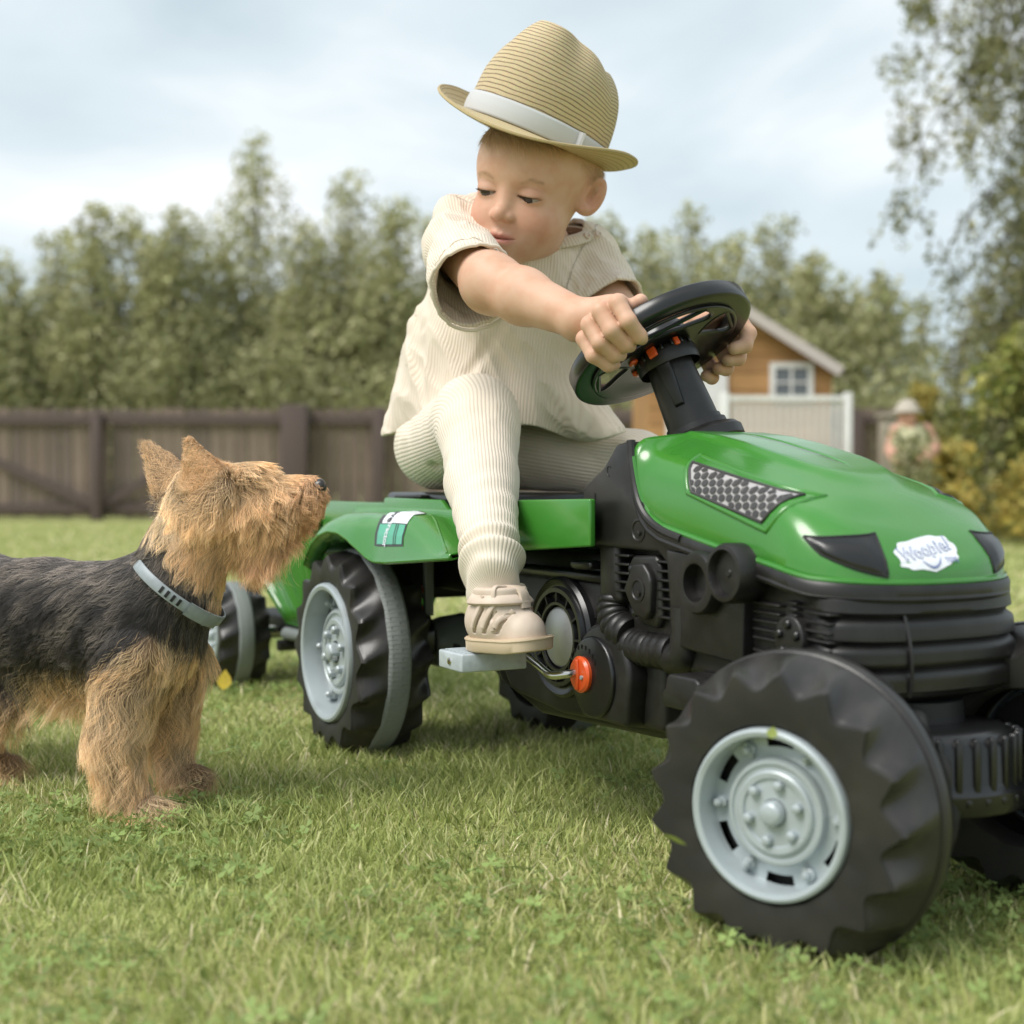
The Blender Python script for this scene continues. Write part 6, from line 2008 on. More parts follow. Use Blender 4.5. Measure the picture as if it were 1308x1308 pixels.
# ---- trousers
hipR = pt(562, 572, 1.825); kneeR = pt(607, 533, 1.652); ankR = tl(0.480, -0.200, 0.262)
hipL = pt(650, 572, 1.85); kneeL = pt(812, 600, 1.79); ankL = tl(0.600, 0.200, 0.245)
midR = kneeR*0.55 + ankR*0.45
kneeR2 = pt(612, 552, 1.625)
def pants_sdf(P):
    d = sd_ell(P, pt(566, 563, 1.835), (0.062, 0.070, 0.057))
    d = smin(d, sd_ell(P, pt(630, 568, 1.87), (0.085, 0.07, 0.055)), 0.03)
    d = smin(d, sd_cone(P, hipR, kneeR, 0.054, 0.047), 0.02)
    sh_ = sd_chain(P, [kneeR, kneeR2, midR, ankR + [0, 0, 0.02], ankR + [0, 0, -0.012]], [0.0475, 0.0460, 0.0395, 0.0275, 0.0270], 0.012)
    # bunched rolls above the ankle
    ax_ = (ankR-midR)/np.linalg.norm(ankR-midR)
    s_ = (P-ankR) @ ax_
    roll = 0.0052*np.sin(s_*2*np.pi/0.026 + 2.6*np.sin((P[:, 0]*0.8+P[:, 1])*26))*np.exp(-((s_+0.022)/0.026)**2)
    roll += 0.0008*np.sin(s_*2*np.pi/0.035 + 2.0*P[:, 0]*40)*np.exp(-((s_+0.10)/0.05)**2)
    sh_ = sh_ - roll
    d = smin(d, sh_, 0.018)
    l = sd_cone(P, hipL, kneeL, 0.055, 0.048)
    l = smin(l, sd_chain(P, [kneeL, kneeL*0.5+ankL*0.5, ankL, ankL + [0, 0, -0.03]], [0.046, 0.040, 0.030, 0.028]), 0.02)
    d = smin(d, l, 0.02)
    # creases behind the knee and in the lap
    for a_, b_, w_ in ((pt(548, 560, 1.73), pt(575, 535, 1.70), 0.006), (pt(556, 595, 1.74), pt(585, 560, 1.67), 0.005), (pt(563, 610, 1.74), pt(590, 575, 1.65), 0.004), (pt(662, 570, 1.77), pt(720, 625, 1.74), 0.006), (pt(655, 560, 1.72), pt(672, 610, 1.75), 0.006)):
        d = smax(d, -sd_cone(P, a_, b_, w_*0.6, w_*0.3), 0.012)
    d = np.where(d < 0.05, d - folds(P, 0.0014, 38, 12, (0.5, 0.3, -0.8)), d)
    fl_ = (P @ np.array([0, 0, 1.0])) - 0.352        # rests flat on the seat
    loc_seat = (np.linalg.norm(P[:, :2]-pelv[:2], axis=1) < 0.16)
    d = np.where(loc_seat, smax(d, -fl_, 0.006), d)
    # open hem round the near ankle
    return d
lo_p = np.minimum.reduce([hipR, kneeR, ankR, ankL, kneeL]) - 0.09; hi_p = np.maximum.reduce([hipL, kneeL, ankR, hipR, ankL]) + 0.10
V, F = nets(pants_sdf, lo_p, hi_p, 0.0024)
pants = kid_obj('trousers', V, F, M_pants)
ra_, da_ = leg_ribs(V, hipR, kneeR2, ankR, 66*0.0044/(2*math.pi))
rb_, db_ = leg_ribs(V, hipL, kneeL, ankL, 67*0.0044/(2*math.pi))
set_float(pants.data, np.where(da_ < db_, ra_, rb_), 'rib')

# ---- shoes
M_shoe = mat('beige_leather', (0.62, 0.51, 0.42), 0.55, spec=0.35, bump=(500, 0.14, 0.0006), noise=(60, (0.56, 0.45, 0.36), 0.45, 0.7))
M_sole = mat('shoe_sole', (0.58, 0.46, 0.32), 0.6, bump=(900, 0.3, 0.0006))
def shoe(heel, toe, z0, pitch, mirror_=1, parent=KID):
    """heel and toe centres (world xy) at sole height z0"""
    d = np.array([toe[0]-heel[0], toe[1]-heel[1], 0]); L_ = np.linalg.norm(d); d /= L_
    sdv = np.array([-d[1], d[0], 0]); upv = np.array([0, 0, 1.0])
    c_, s_ = math.cos(pitch), math.sin(pitch)
    d2 = d*c_ + upv*s_; u2 = upv*c_ - d*s_
    def W(x, y, z): return np.array([heel[0], heel[1], z0]) + d2*x + sdv*y + u2*z
    ro = empty('shoe', parent=parent)
    # sole outline
    out = []
    for i in range(48):
        a = 2*math.pi*i/48
        x = 0.5*L_ + (0.5*L_+0.031)*math.cos(a); w = 0.0285 + 0.006*(x/L_) - 0.004*math.sin(math.pi*min(1, max(0, x/L_)))
        x = 0.5*L_ + (0.5*L_+0.027)*math.copysign(abs(math.cos(a))**0.85, math.cos(a))
        out.append((x, w*math.copysign(abs(math.sin(a))**0.8, math.sin(a))))
    m_ = MB(); n = len(out); rows = []
    for z_, k_ in ((0.0, 0.94), (0.0015, 0.985), (0.0125, 1.0), (0.0145, 0.985)):
        rows.append([W(0.5*L_+(p[0]-0.5*L_)*k_, p[1]*k_, z_ + 0.0035*max(0, (p[0]-L_*0.5)/(L_*0.5+0.03))**2) - KO for p in out + out[:1]])
    m_.grid(rows)
    m_.add([rows[0][i] for i in range(n)], [tuple(range(n))]); m_.add([rows[-1][i] for i in range(n)], [tuple(range(n))])
    obj('sole', m_, M_sole, ro, smooth=True, auto=45)
    obj('sole_line', MB().tube(rows[2], 0.0011, 5, caps=False), M_sole, ro, smooth=True)
    A_ = [W(0.0, 0, 0.030), W(L_*0.45, 0, 0.028), W(L_*0.98, 0, 0.0190)]
    ank_top = W(0.012, 0, 0.062)
    def up_(P):
        d_ = sd_chain(P, A_, [0.0255, 0.0262, 0.0238], 0.01)
        d_ = smin(d_, sd_cone(P, W(0.010, 0, 0.035), W(0.014, 0, 0.060), 0.0275, 0.0285), 0.012)
        x_ = (P-W(0, 0, 0)) @ d2; z_ = (P-W(0, 0, 0)) @ u2; y_ = (P-W(0, 0, 0)) @ sdv
        d_ = smax(d_, -(z_-0.010), 0.004)
        d_ = smax(d_, z_-0.066, 0.003)
        # strap openings slanting along the sides of the heel half, and round the T-bar
        dep = d_ + 0.0030
        for k_ in range(3):
            xs = x_ - (0.006+0.0145*k_) - 0.55*(z_-0.03)
            slot = np.maximum(np.abs(xs)-0.0022, np.maximum(z_-0.046+0.003*k_, 0.020-z_))
            d_ = smax(d_, np.minimum(-slot, dep), 0.0012) if False else np.maximum(d_, np.minimum(-slot, 0.0032 + d_*1.0 + 0.0))
        xo = x_-0.048; zo = z_-0.045
        return d_
    lo_ = np.min([A_[0], A_[2], ank_top], 0) - 0.05; hi_ = np.max([A_[0], A_[2], ank_top], 0) + 0.05
    V_, F_ = nets(up_, lo_, hi_, 0.0013)
    kid_obj('upper', V_, F_, M_shoe, parent=ro)
    def on_up(p, q):      # cast from the middle of the shoe outwards
        ts_ = np.linspace(0.0, 0.06, 80); P_ = p + ts_[:, None]*q; v_ = up_(P_); j = int(np.argmax(v_ > 0)); return P_[j]
    def strap(name, path, w_, t_=0.0022):
        pts_ = catmull(path, 6); rows_ = []
        for i, p in enumerate(pts_):
            tg = pts_[min(i+1, len(pts_)-1)] - pts_[max(i-1, 0)]; tg = tg/np.linalg.norm(tg)
            ctr = W(0.5*L_*0.8, 0, 0.03); nn = p - ctr; nn -= tg*(nn @ tg); nn /= np.linalg.norm(nn)
            sd2 = np.cross(tg, nn)
            rows_.append([p + sd2*w_*a_ + nn*b_ - KO for a_, b_ in ((-1, -0.001), (-1, t_*0.7), (-0.8, t_), (0.8, t_), (1, t_*0.7), (1, -0.001))])
        m2 = MB().grid(rows_); obj(name, m2, M_shoe, ro, smooth=True, auto=50)
    # ankle strap over the front of the ankle
    strap('strap', [on_up(W(0.012, 0, 0.054), sdv*math.sin(a) + d2*math.cos(a)) for a in np.linspace(-2.2, 2.2, 13)], 0.0062, 0.003)
    # T-bar down the middle
    strap('strap', [on_up(W(L_*0.62, 0, 0.012), u2*math.cos(a)+d2*math.sin(a)) for a in (-0.62, -0.35, -0.05, 0.3, 0.55)], 0.0070, 0.0022)
    # vamp edge
    strap('strap', [on_up(W(L_*0.60, 0, 0.020), sdv*math.sin(a)+u2*math.cos(a)) for a in np.linspace(-1.45, 1.45, 13)], 0.0022, 0.0016)
    for k_ in range(3):
        for sg in (-1, 1):
            strap('strap', [on_up(W(0.002+0.014*k_+0.010*q, 0, 0.028), sdv*sg*math.sin(a)+u2*math.cos(a)) for q, a in ((1.3, 0.75), (0.8, 1.05), (0.3, 1.35), (-0.1, 1.62))], 0.0028, 0.0020)
    return ro
hR = tl(0.484, -0.204, 0)[:2]; tR = tl(0.524, -0.186, 0)[:2]
shoe(hR, tR, 0.1895, R(1.5))
hL = tl(0.585, 0.195, 0)[:2]; tL_ = tl(0.660, 0.185, 0)[:2]
shoe(hL, tL_, 0.163, R(5))
# a sliver of sock-less ankle skin joins shoe and trouser: part of the near leg
obj('ankle', MB().tube([tl(0.483, -0.201, 0.262)-KO, tl(0.485, -0.201, 0.235)-KO, tl(0.492, -0.200, 0.215)-KO], [0.019, 0.0215, 0.022], 20), M_skin, KID, smooth=True)
set_color([o for o in KID.children if o.name.startswith('ankle')][0].data, np.tile(base, (60, 1)))

# ---- straw hat
def hat(q): return HT_rot @ np.array(q) + hat_c - KO
def straw_mat(name, c1, c2, pitch):
    def ex(t, b, tc):
        l = t.links.new
        a = t.nodes.new('ShaderNodeAttribute'); a.attribute_name = 'ring'
        m1 = t.nodes.new('ShaderNodeMath'); m1.operation = 'MULTIPLY'; m1.inputs[1].default_value = 1/pitch; l(a.outputs['Fac'], m1.inputs[0])
        fr_ = t.nodes.new('ShaderNodeMath'); fr_.operation = 'FRACT'; l(m1.outputs[0], fr_.inputs[0])
        rp = t.nodes.new('ShaderNodeValToRGB')
        rp.color_ramp.elements[0].position = 0.0; rp.color_ramp.elements[0].color = (*c2, 1)
        rp.color_ramp.elements[1].position = 0.30; rp.color_ramp.elements[1].color = (*c1, 1)
        e_ = rp.color_ramp.elements.new(0.16); e_.color = (*[x*0.8 for x in c2], 1)
        e3 = rp.color_ramp.elements.new(0.97); e3.color = (*c1, 1)
        l(fr_.outputs[0], rp.inputs['Fac'])
        n = t.nodes.new('ShaderNodeTexNoise'); n.inputs['Scale'].default_value = 420; l(tc.outputs['Object'], n.inputs['Vector'])
        mx = t.nodes.new('ShaderNodeMix'); mx.data_type = 'RGBA'; mx.blend_type = 'MULTIPLY'; mx.inputs['Factor'].default_value = 0.35
        l(rp.outputs['Color'], mx.inputs['A']); l(n.outputs['Color'], mx.inputs['B']); l(mx.outputs['Result'], b.inputs['Base Color'])
        m3 = t.nodes.new('ShaderNodeMath'); m3.operation = 'SUBTRACT'; m3.inputs[0].default_value = 1; l(fr_.outputs[0], m3.inputs[1])
        p_ = t.nodes.new('ShaderNodeMath'); p_.operation = 'MULTIPLY_ADD'; p_.inputs[1].default_value = 0.25; l(n.outputs['Fac'], p_.inputs[0]); l(fr_.outputs[0], p_.inputs[2])
        bp = t.nodes.new('ShaderNodeBump'); bp.inputs['Distance'].default_value = 0.0012; bp.inputs['Strength'].default_value = 0.7
        l(p_.outputs[0], bp.inputs['Height']); l(bp.outputs['Normal'], b.inputs['Normal'])
    return mat(name, c1, 0.6, spec=0.3, extra=ex)
M_straw = straw_mat('straw_braid', (0.70, 0.56, 0.35), (0.27, 0.185, 0.11), 0.0054)
M_brim = straw_mat('straw_brim', (0.70, 0.56, 0.32), (0.54, 0.42, 0.22), 0.0060)
M_ribbon = mat('white_ribbon', (0.52, 0.525, 0.54), 0.8, sheen=0.2, bump=(900, 0.3, 0.0005))
def crown_pt(th, t, off=0.0):
    """th: 0 = front(+y); t 0 base .. 1 rim of the top .. 2 centre"""
    s_, c_ = math.sin(th), math.cos(th)
    bx, by = 0.0865+off, 0.1005+off
    tx, ty = 0.052+off, 0.071+off
    top = 0.116 + 0.012*c_ - 0.010*(1-abs(c_))**2
    if t <= 1:
        k_ = t**1.6*0.30 + t**5*0.70
        rx = bx + (tx-bx)*k_; ry = by + (ty-by)*k_
        z_ = top*(1-(1-t)**1.05)
        # pinch on both front sides
        pin = math.exp(-((abs(th)-0.78)/0.30)**2)*max(0, (t-0.45)/0.55)**1.2*0.016
        rx -= pin; ry -= pin
        return np.array([rx*s_, ry*c_ - 0.006*t, z_])
    u_ = t-1
    q = crown_pt(th, 1.0, off)
    ctr = np.array([0, 0.004, 0])
    xy = q[:2]*(1-u_)
    # crease runs front to back
    dent = 0.024*min(1, u_*1.8)**0.9*(1 - 0.35*max(0, xy[1]/0.07))
    return np.array([xy[0], xy[1], q[2]*(1-u_) + (0.116+0.10*xy[1])*u_ + 0.006*math.sin(min(1, u_*2.2)*math.pi) - dent])
rows = []; att = []
NT = 120
tlist = [i/44 for i in range(45)] + [1+(i+1)/16 for i in range(16)]
cum = 0; prev = None
for t in tlist:
    p0 = crown_pt(0.6, min(t, 1.9999))
    if prev is not None: cum += np.linalg.norm(p0-prev)
    prev = p0
    row = []
    for i in range(NT+1):
        a = -math.pi + 2*math.pi*i/NT
        row.append(hat(crown_pt(a, min(t, 1.9995)))); att.append(cum + 0.0008*math.sin(a) + 0.00045*math.sin(a*7+t*9) + 0.0003*math.sin(a*17+t*31))
    rows.append(row)
HAT = empty('straw_hat', parent=KID)
me = MB().grid(rows).mesh('crown', True); set_float(me, att, 'ring')
o = obj('crown', me, M_straw, HAT)
# brim
def brim_pt(th, r_):
    s_, c_ = math.sin(th), math.cos(th)
    w = 0.036 + 0.004*abs(s_)
    bx, by = 0.0855 + w*r_, 0.0995 + (w+0.000)*r_
    side = abs(s_)**2.0
    lift = -0.012*max(0, c_)**1.5 + 0.016*side + 0.014*max(0, -c_)**2
    curl = 0.010*side*r_**3
    if s_ > 0: lift += 0.004*s_
    else:
        lift -= 0.003*side; curl *= 0.8
    wav = 0.0035*math.sin(3*th+0.8)
    return np.array([bx*s_, by*c_, (lift*r_**1.3 + curl) + wav*r_])
rows = []; att = []
for j in range(19):
    r_ = j/18
    rows.append([hat(brim_pt(-math.pi+2*math.pi*i/NT, r_)) for i in range(NT+1)]); att += [r_*0.046]*(NT+1)
me = MB().grid(rows).mesh('brim', True); set_float(me, att, 'ring')
o = obj('brim', me, M_brim, HAT); s_ = o.modifiers.new('solid', 'SOLIDIFY'); s_.thickness = 0.0028; s_.offset = 0
obj('brim_edge', MB().tube([hat(brim_pt(-math.pi+2*math.pi*i/NT, 1.0)) for i in range(NT+1)], 0.0019, 6, caps=False), M_brim, HAT, smooth=True)
rows = []
for j in range(9):
    t = 0.015 + 0.185*j/8; bl = 0.0022 + 0.0012*math.sin(j/8*math.pi)
    rows.append([hat(crown_pt(-math.pi+2*math.pi*i/NT, t, bl)) for i in range(NT+1)])
me = MB().grid(rows).mesh('hat_band', True)
o = obj('hat_band', me, M_ribbon, HAT); s_ = o.modifiers.new('solid', 'SOLIDIFY'); s_.thickness = 0.001; s_.offset = 0
kp = [hat(crown_pt(-1.12, 0.015+0.185*j/6, 0.005)) for j in range(7)]
obj('ribbon_loop', MB().tube(kp, 0.0035, 8, squash=1.8), M_ribbon, HAT, smooth=True)
# ================================================================== terrier
DOG = empty('dog', tuple(pt(90, 1000, 1.56)*np.array([1, 1, 0])))
tag(DOG, 'small terrier with tan head and legs and dark grey back looking up at the child', 'dog')
DO = np.array(DOG.location)
M_dskin = mat('dog_skin', (0.10, 0.07, 0.05), 0.8, attr='Col')
M_fur = mat('dog_fur', (0.4, 0.28, 0.15), 0.45, attr='Col', spec=0.45)
M_nose = mat('dog_nose', (0.025, 0.022, 0.022), 0.3, bump=(700, 0.4, 0.0008), spec=0.6)
D = dict(rump=pt(-72, 775, 1.69), hip=pt(-30, 772, 1.655), mid=pt(62, 790, 1.585), chest=pt(175, 797, 1.52), sho=pt(222, 742, 1.505),
         nk=pt(243, 690, 1.50), skull=pt(270, 640, 1.50), muz=pt(335, 640, 1.49), nose=pt(386, 632, 1.485), jaw=pt(330, 668, 1.49),
         s1=pt(168, 840, 1.475), e1=pt(148, 915, 1.455), w1=pt(160, 985, 1.455), p1=pt(172, 1030, 1.455), t1=pt(196, 1040, 1.445),
         s2=pt(225, 840, 1.565), e2=pt(214, 905, 1.575), w2=pt(222, 955, 1.58), p2=pt(230, 985, 1.58), t2=pt(252, 990, 1.575),
         h1=pt(-38, 830, 1.63), k1=pt(-8, 885, 1.625), c1=pt(-34, 925, 1.64), p3=pt(-8, 962, 1.645), t3=pt(14, 968, 1.64),
         h2=pt(-55, 830, 1.74), k2=pt(-20, 880, 1.75), c2=pt(-50, 915, 1.76), p4=pt(-28, 950, 1.77), tail0=pt(-95, 745, 1.73), tail1=pt(-120, 690, 1.76))
for kx in ('p1', 'p2', 'p3', 'p4', 't1', 't2', 't3'):
    D[kx][2] = max(0.016, min(D[kx][2], 0.024))
earB = [pt(262, 622, 1.462), pt(246, 592, 1.452), pt(228, 564, 1.446)]     # near ear: base to tip
earA = [pt(226, 626, 1.53), pt(208, 599, 1.545), pt(191, 574, 1.55)]
def ear_sdf(P, e, flat):
    # thin leaf: cone squeezed along 'flat'
    f_ = np.array(flat, float); f_ /= np.linalg.norm(f_)
    c = e[0]; Q_ = P - c; Q_ = Q_ + (Q_ @ f_)[:, None]*f_*2.2
    a_, b_ = e[0]-c, e[2]-c
    return sd_cone(Q_, a_, b_, 0.030, 0.007)*0.5
def dog_sdf(P):
    d = sd_chain(P, [D['rump'], D['hip'], D['mid'], D['chest']], [0.050, 0.060, 0.065, 0.070], 0.02)
    d = smin(d, sd_chain(P, [D['chest'], D['sho'], D['nk'], D['skull']], [0.062, 0.050, 0.042, 0.041]), 0.025)
    d = smin(d, sd_chain(P, [D['skull'], D['muz'], D['nose']], [0.041, 0.028, 0.020]), 0.014)
    d = smin(d, sd_cone(P, D['jaw'], D['nose'] + [-0.008, 0, -0.012], 0.022, 0.012), 0.012)
    d = smin(d, sd_ell(P, pt(312, 607, 1.49), (0.018, 0.022, 0.012)), 0.012)
    for a_, b_, c_, e_, f_, r_ in (('s1', 'e1', 'w1', 'p1', 't1', (0.040, 0.024, 0.016, 0.017, 0.014)), ('s2', 'e2', 'w2', 'p2', 't2', (0.038, 0.023, 0.016, 0.017, 0.014)), ('h1', 'k1', 'c1', 'p3', 't3', (0.046, 0.026, 0.015, 0.016, 0.013))):
        d = smin(d, sd_chain(P, [D[a_], D[b_], D[c_], D[e_], D[f_]], r_), 0.014)
    d = smin(d, sd_chain(P, [D['h2'], D['k2'], D['c2'], D['p4']], [0.044, 0.025, 0.015, 0.017]), 0.014)
    d = smin(d, sd_cone(P, D['tail0'], D['tail1'], 0.012, 0.008), 0.012)
    d = smin(d, near(P, lambda q: ear_sdf(q, earB, (-0.35, -0.9, 0.25)), earB[1], 0.06), 0.006)
    d = smin(d, near(P, lambda q: ear_sdf(q, earA, (-0.30, -0.9, 0.25)), earA[1], 0.06), 0.006)
    return d
Pd = np.array(list(D.values()))
V, F = nets(dog_sdf, Pd.min(0)-0.09, Pd.max(0)+np.array([0.06, 0.08, 0.09]), 0.0030)
neck_cut = pt(238, 688, 1.50)
def dog_zone(P):
    """weights: head, body(dark), leg/chest, ear"""
    hd_ = np.clip(1.3 - np.minimum(np.linalg.norm(P-D['skull']-np.array([0.004, 0, 0.006]), axis=1)/0.056, np.linalg.norm(P-D['muz'], axis=1)/0.062), 0, 1)
    hd_ = np.clip(hd_*6, 0, 1)
    hd_ = hd_/(1+np.exp(-((P-neck_cut) @ np.array([0.30, 0, 0.954]) + vnoise(P, 60, 9)*0.004)/0.004))
    ear = np.clip(6*(1.15 - np.minimum(np.linalg.norm(P-earB[1], axis=1), np.linalg.norm(P-earA[1], axis=1))/0.038), 0, 1)
    # dark saddle: above a line that falls from chest to loin
    X = (P[:, 0] - D['hip'][0])/(D['chest'][0]-D['hip'][0])
    line = D['hip'][2] - 0.088 + 0.050*np.clip(X, -0.3, 1.2)**1.5*(X > 0) + 0.008*np.sin(P[:, 0]*45)
    n_ = vnoise(P, 45, 5)*0.010
    dark = 1/(1+np.exp(-(P[:, 2] - line + n_)/0.004))
    front = np.clip((P[:, 0] - (D['sho'][0]+0.042) + n_)/0.010, 0, 1)*(P[:, 2] < D['sho'][2]+0.04)
    dark = dark*(1-front)*(1-hd_)*(1-ear)
    return hd_, dark, ear
hd_, dark, ear = dog_zone(V)
C = np.array([0.22, 0.13, 0.07])*(1-dark[:, None]) + np.array([0.03, 0.026, 0.026])*dark[:, None]
me = mesh_np('body', V-DO, F, True); me.materials.append(M_dskin); set_color(me, C)
o = bpy.data.objects.new('body', me); COL.objects.link(o); o.parent = DOG

def sample_mesh(V, F, n, r, wfun=None):
    a = V[F[:, 0]]; b = V[F[:, 1]]; c = V[F[:, 2]]; d = V[F[:, 3]]
    ar = 0.5*np.linalg.norm(np.cross(c-a, d-b), axis=1)
    if wfun is not None: ar = ar*wfun((a+b+c+d)/4)
    k = r.choice(len(F), n, p=ar/ar.sum())
    u = r.random((n, 1)); v = r.random((n, 1))
    P = (a[k]*(1-u)+b[k]*u)*(1-v) + (d[k]*(1-u)+c[k]*u)*v
    N = np.cross(c[k]-a[k], d[k]-b[k]); N /= np.linalg.norm(N, axis=1)[:, None]+1e-12
    return P, N
r = np.random.default_rng(8)
ring_c = pt(229, 752, 1.503); ring_e1 = np.array([0.785, 0.0, -0.62]); ring_n = np.array([0.62, 0, 0.785])
def wf(P):
    cam_side = np.clip(1.35 - (P[:, 1]-1.5)*0.9, 0.35, 1.4)
    h_, dk, er = dog_zone(P)
    inframe = np.where(P[:, 0] < -0.70, 0.35, 1.0)
    return cam_side*inframe*(1+0.9*(P[:, 0] > D['sho'][0]+0.015))*(1.0 + 0.9*h_ + 1.0*er)
NS = 95000
P, N = sample_mesh(V, F, NS, r, wf)
ep = 0.002
gr = np.stack([dog_sdf(P+np.eye(3)[i]*ep)-dog_sdf(P-np.eye(3)[i]*ep) for i in range(3)], 1); N = gr/(np.linalg.norm(gr, axis=1)[:, None]+1e-9)
h_, dk, er = dog_zone(P)
heading = D['chest']-D['hip']; heading /= np.linalg.norm(heading)
down = np.array([0, 0, -1.0])
legz = np.clip((D['s1'][2]-0.012-P[:, 2])/0.02, 0, 1)*(1-h_)
nkz = np.clip(1-np.abs((P-D['nk']) @ ((D['skull']-D['sho'])/np.linalg.norm(D['skull']-D['sho'])))/0.06, 0, 1)*(1-h_)
flow = np.zeros((NS, 3))
flow += (1-h_)[:, None]*(-heading*0.9 + down*0.45)
flow += nkz[:, None]*(down*0.9 - heading*0.25)
flow += legz[:, None]*(down*2.2 + heading*0.35)
chestz = np.clip((P[:, 0]-(D['chest'][0]+0.03))/0.03, 0, 1)*(1-h_)
flow += chestz[:, None]*(down*1.2)
# head: the hair falls from the parting, back and down over cheeks; forward and down on the beard
hv = P - D['skull']
fx_m = np.clip((P[:, 0]-D['skull'][0]-0.015)/0.06, 0, 1)
hflow = np.stack([-0.55 + 1.15*fx_m, np.sign(P[:, 1]-D['skull'][1])*0.10, -0.75 - 0.35*fx_m], 1)
topz = np.clip((P[:, 2]-D['skull'][2]-0.012)/0.03, 0, 1)
hflow += topz[:, None]*np.array([0.9, -0.15, 0.55])*np.where(P[:, 0] > D['skull'][0]+0.005, 1, -0.5)[:, None]
backz = np.clip((D['skull'][0]+0.0-P[:, 0])/0.03, 0, 1)
hflow += backz[:, None]*np.array([-0.2, 0, -0.7])
flow += h_[:, None]*hflow*1.3
eb = np.where((np.linalg.norm(P-earB[1], axis=1) < np.linalg.norm(P-earA[1], axis=1))[:, None], earB[2]-earB[0], earA[2]-earA[0])
eb /= np.linalg.norm(eb, axis=1)[:, None]
flow = flow*(1-er)[:, None] + er[:, None]*(eb*1.0)
nv = np.stack([vnoise(P, 38, 31+i) for i in range(3)], 1)*0.42 + np.stack([vnoise(P, 95, 41+i) for i in range(3)], 1)*0.25
flow = flow/(np.linalg.norm(flow, axis=1)[:, None]+1e-9) + nv*(1-0.5*er)[:, None] + r.normal(0, 0.10, (NS, 3))
flow -= N*(flow*N).sum(1)[:, None]*0.9
flow /= np.linalg.norm(flow, axis=1)[:, None]+1e-9
lift = 0.42 + 0.10*h_ - 0.08*(1-h_)*(1-legz)
dirs = flow*(1-lift[:, None]*0.5) + N*lift[:, None]*0.75
dirs /= np.linalg.norm(dirs, axis=1)[:, None]
ln = 0.024 + 0.042*legz + 0.022*h_*(1-topz*0.5) + 0.010*chestz
beard = h_*np.clip((D['skull'][2]-0.004-P[:, 2])/0.02, 0, 1)
ln += 0.012*beard
mz = np.clip((P[:, 0]-D['muz'][0]-0.006)/0.03, 0, 1)*h_
ln *= (1-0.52*mz)
ln = ln*(1-er) + 0.015*er
paw = np.clip((0.05-P[:, 2])/0.03, 0, 1)
ln *= (1-0.45*paw)
# collar presses the coat flat
s_ring = np.abs((P-ring_c) @ ring_n)
press_ = np.clip(1 - s_ring/0.012, 0, 1)*(np.linalg.norm(P-ring_c, axis=1) < 0.09)
ln *= (1-0.75*press_)
ln *= (1-0.40*topz*h_*(P[:, 0] < D['skull'][0]+0.03))
ln *= (1-0.42*backz*h_)
ln *= 0.7 + 0.5*r.random(NS)
# colours
gold = np.array([0.84, 0.55, 0.29]); cream = np.array([1.0, 0.82, 0.58]); rust = np.array([0.52, 0.29, 0.155]); darkc = np.array([0.030, 0.025, 0.025]); silver = np.array([0.42, 0.35, 0.30])
mixn = vnoise(P, 60, 77)*0.5+0.5
Cg = gold*(1-mixn[:, None]*0.5) + cream*mixn[:, None]*0.5
rustw = np.clip(0.75*mz + 0.45*beard + 0.25*vnoise(P, 40, 70), 0, 0.9)*h_
Cg = Cg*(1-rustw[:, None]) + rust*1.25*rustw[:, None]
Cg = Cg*(1-(backz*h_)[:, None]*0.5) + cream*(backz*h_)[:, None]*0.5
earin = er*0.55
Cg = Cg*(1-earin[:, None]) + np.array([0.48, 0.28, 0.14])*earin[:, None]
silw = np.clip(0.26 + 0.45*vnoise(P, 50, 15) + 0.35*np.clip((P[:, 2]-D['mid'][2]-0.02)/0.04, 0, 1), 0, 0.85)*(r.random(NS) < 0.7)
Cd = darkc*(1-silw[:, None]) + silver*silw[:, None]
rnd = r.random(NS)
dkk = np.where(rnd < dk, 1.0, 0.0)
C = Cg*(1-dkk[:, None]) + Cd*dkk[:, None]
C *= (0.55 + 0.85*r.random(NS))[:, None]
k = 9
# clumps
NG = 3800
gi = r.choice(NS, NG, replace=False)
owner = np.zeros(NS, int); bestd = np.full(NS, 1e9)
G = P[gi]
for s0 in range(0, NS, 8000):
    q = P[s0:s0+8000]
    dd = (q*q).sum(1)[:, None] - 2*q @ G.T + (G*G).sum(1)[None]
    owner[s0:s0+8000] = dd.argmin(1)
ow = gi[owner]
PT = np.zeros((NS, k, 3))
cur = P.copy(); dcur = dirs.copy(); 
grav = np.where(h_ > 0.5, 0.30, 0.16) + 0.22*legz
ph = vnoise(P, 70, 90)*6; amp = 0.0042*legz + 0.0014*h_ + 0.0011
sidev = np.cross(dirs, N); sidev /= np.linalg.norm(sidev, axis=1)[:, None]+1e-9
for i in range(k):
    PT[:, i] = cur
    dcur = dcur + down*(grav*0.42)[:, None] + flow*0.16
    # keep hairs off the skin
    dot = (dcur*N).sum(1); dcur += N*np.where(dot < 0.05, 0.05-dot, 0)[:, None]*0.6
    dcur /= np.linalg.norm(dcur, axis=1)[:, None]
    cur = cur + dcur*(ln/(k-1))[:, None]
PT0 = PT.copy()
for i in range(k):
    t = i/(k-1)
    wcl = 0.60*t**1.2*(1-er*0.7)
    PT[:, i] = PT0[:, i]*(1-wcl[:, None]) + (PT0[ow, i] + (P - P[ow])*0.30)*wcl[:, None]
    PT[:, i] += sidev*(amp*math.sin(t*math.pi)*1.0*np.sin(t*7+ph) + amp*t*np.sin(t*9+ph))[:, None]
PT[:, :, 2] = np.maximum(PT[:, :, 2], 0.006)
Ck = np.repeat(C[:, None, :], k, 1)*(np.linspace(0.36, 1.42, k)[None, :, None])  # dark roots, bright tips: shade between locks and highlights put into the colour
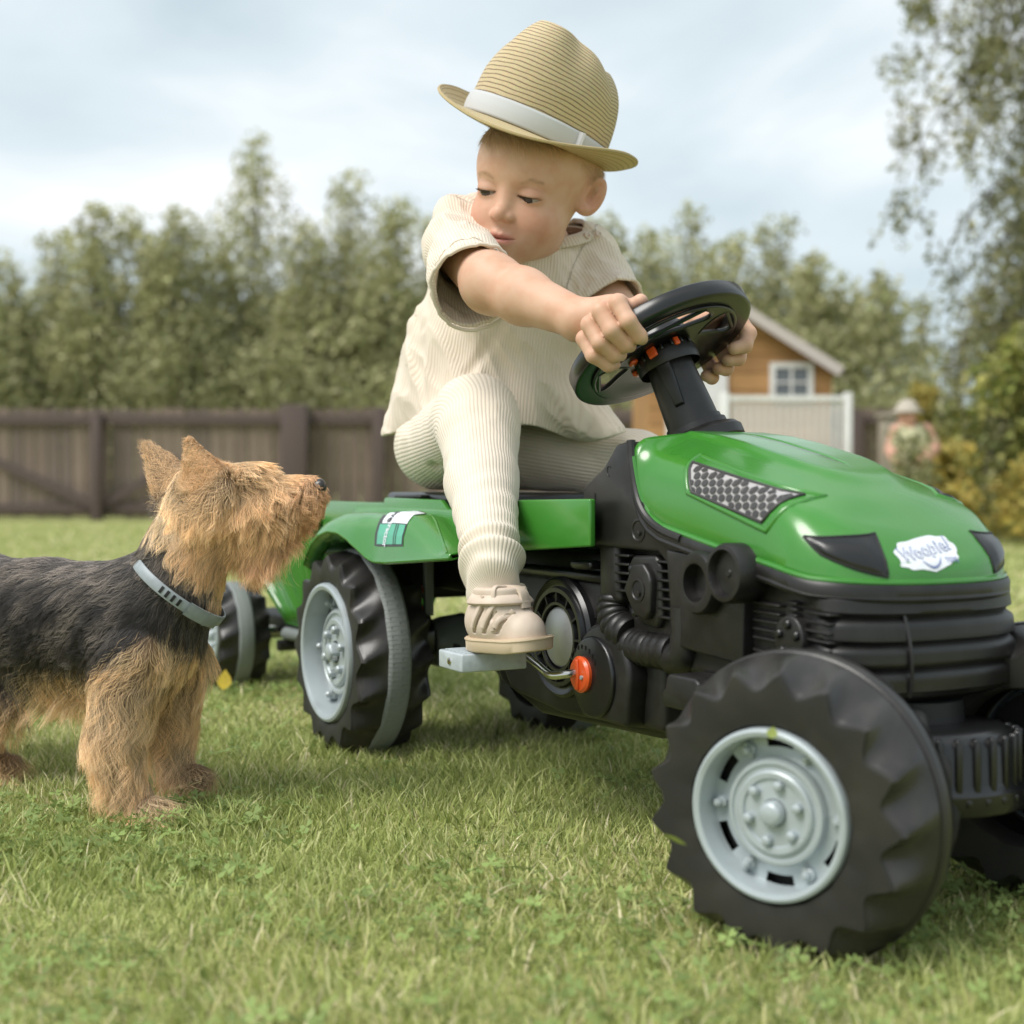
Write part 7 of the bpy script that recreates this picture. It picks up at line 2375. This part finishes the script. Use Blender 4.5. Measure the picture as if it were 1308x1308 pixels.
strands('fur', PT - DO, np.linspace(0.00019, 0.00005, k)*1.0, Ck, M_fur, DOG)

# muzzle leather, eyes
nz = obj('nose', MB().lathe([(0.0084*math.sin(math.pi*i/10)*(1+0.1*math.sin(i)), -0.0076*math.cos(math.pi*i/10)) for i in range(11)], 20, closed=False), M_nose, DOG, smooth=True)
nz.location = tuple(pt(408, 621, 1.477) - DO); nz.rotation_euler = (0, R(70), 0)
M_deye = mat('dog_eye', (0.02, 0.012, 0.008), 0.06, spec=0.8)
for c_ in (pt(326, 612, 1.470), pt(326, 612, 1.510)):
    e_ = obj('eye', MB().lathe([(0.0065*math.sin(math.pi*i/10), -0.0065*math.cos(math.pi*i/10)) for i in range(11)], 18, closed=False), M_deye, DOG, smooth=True)
    e_.location = tuple(c_-DO)
# collar
M_coll = mat('collar_band', (0.30, 0.335, 0.36), 0.45, noise=(90, (0.24, 0.265, 0.28), 0.4, 0.7), bump=(900, 0.2, 0.0004))
colr = empty('collar', parent=DOG)
def ring_pt(a, w_, off=0.0):
    c_ = math.cos(a); s_ = math.sin(a)
    rad1 = 0.0575+off; rad2 = 0.058+off
    return ring_c + ring_e1*(rad1*c_) + np.array([0, 1.0, 0])*(rad2*s_) + ring_n*w_ - DO
rows = []
for w_, of in ((-0.0060, -0.001), (-0.0060, 0.0006), (-0.0050, 0.0013), (0.0050, 0.0013), (0.0060, 0.0006), (0.0060, -0.001), (-0.0060, -0.001)):
    rows.append([ring_pt(2*math.pi*i/96, w_, of) for i in range(97)])
obj('band', MB().grid(rows), M_coll, colr, smooth=True, auto=50)
def arcpiece(a0, a1, w0, w1, of, th, name, m=M_coll):
    rows = []
    for w_, o2 in ((w0, of), (w0, of+th), (w1, of+th), (w1, of), (w0, of)):
        rows.append([ring_pt(a0+(a1-a0)*i/12, w_, o2) for i in range(13)])
    mb_ = MB().grid(rows); 
    return obj(name, mb_, m, colr, bevel=0.0004)
arcpiece(-0.30, -1.10, -0.0078, 0.0078, 0.0008, 0.0026, 'buckle')
for j in range(4):
    a_ = -1.25 - 0.13*j
    arcpiece(a_, a_-0.055, -0.0040, 0.0040, 0.0013, 0.0006, 'slot', M_dark)
arcpiece(-0.62, -0.66, -0.0085, 0.0085, 0.003, 0.001, 'buckle_bar')
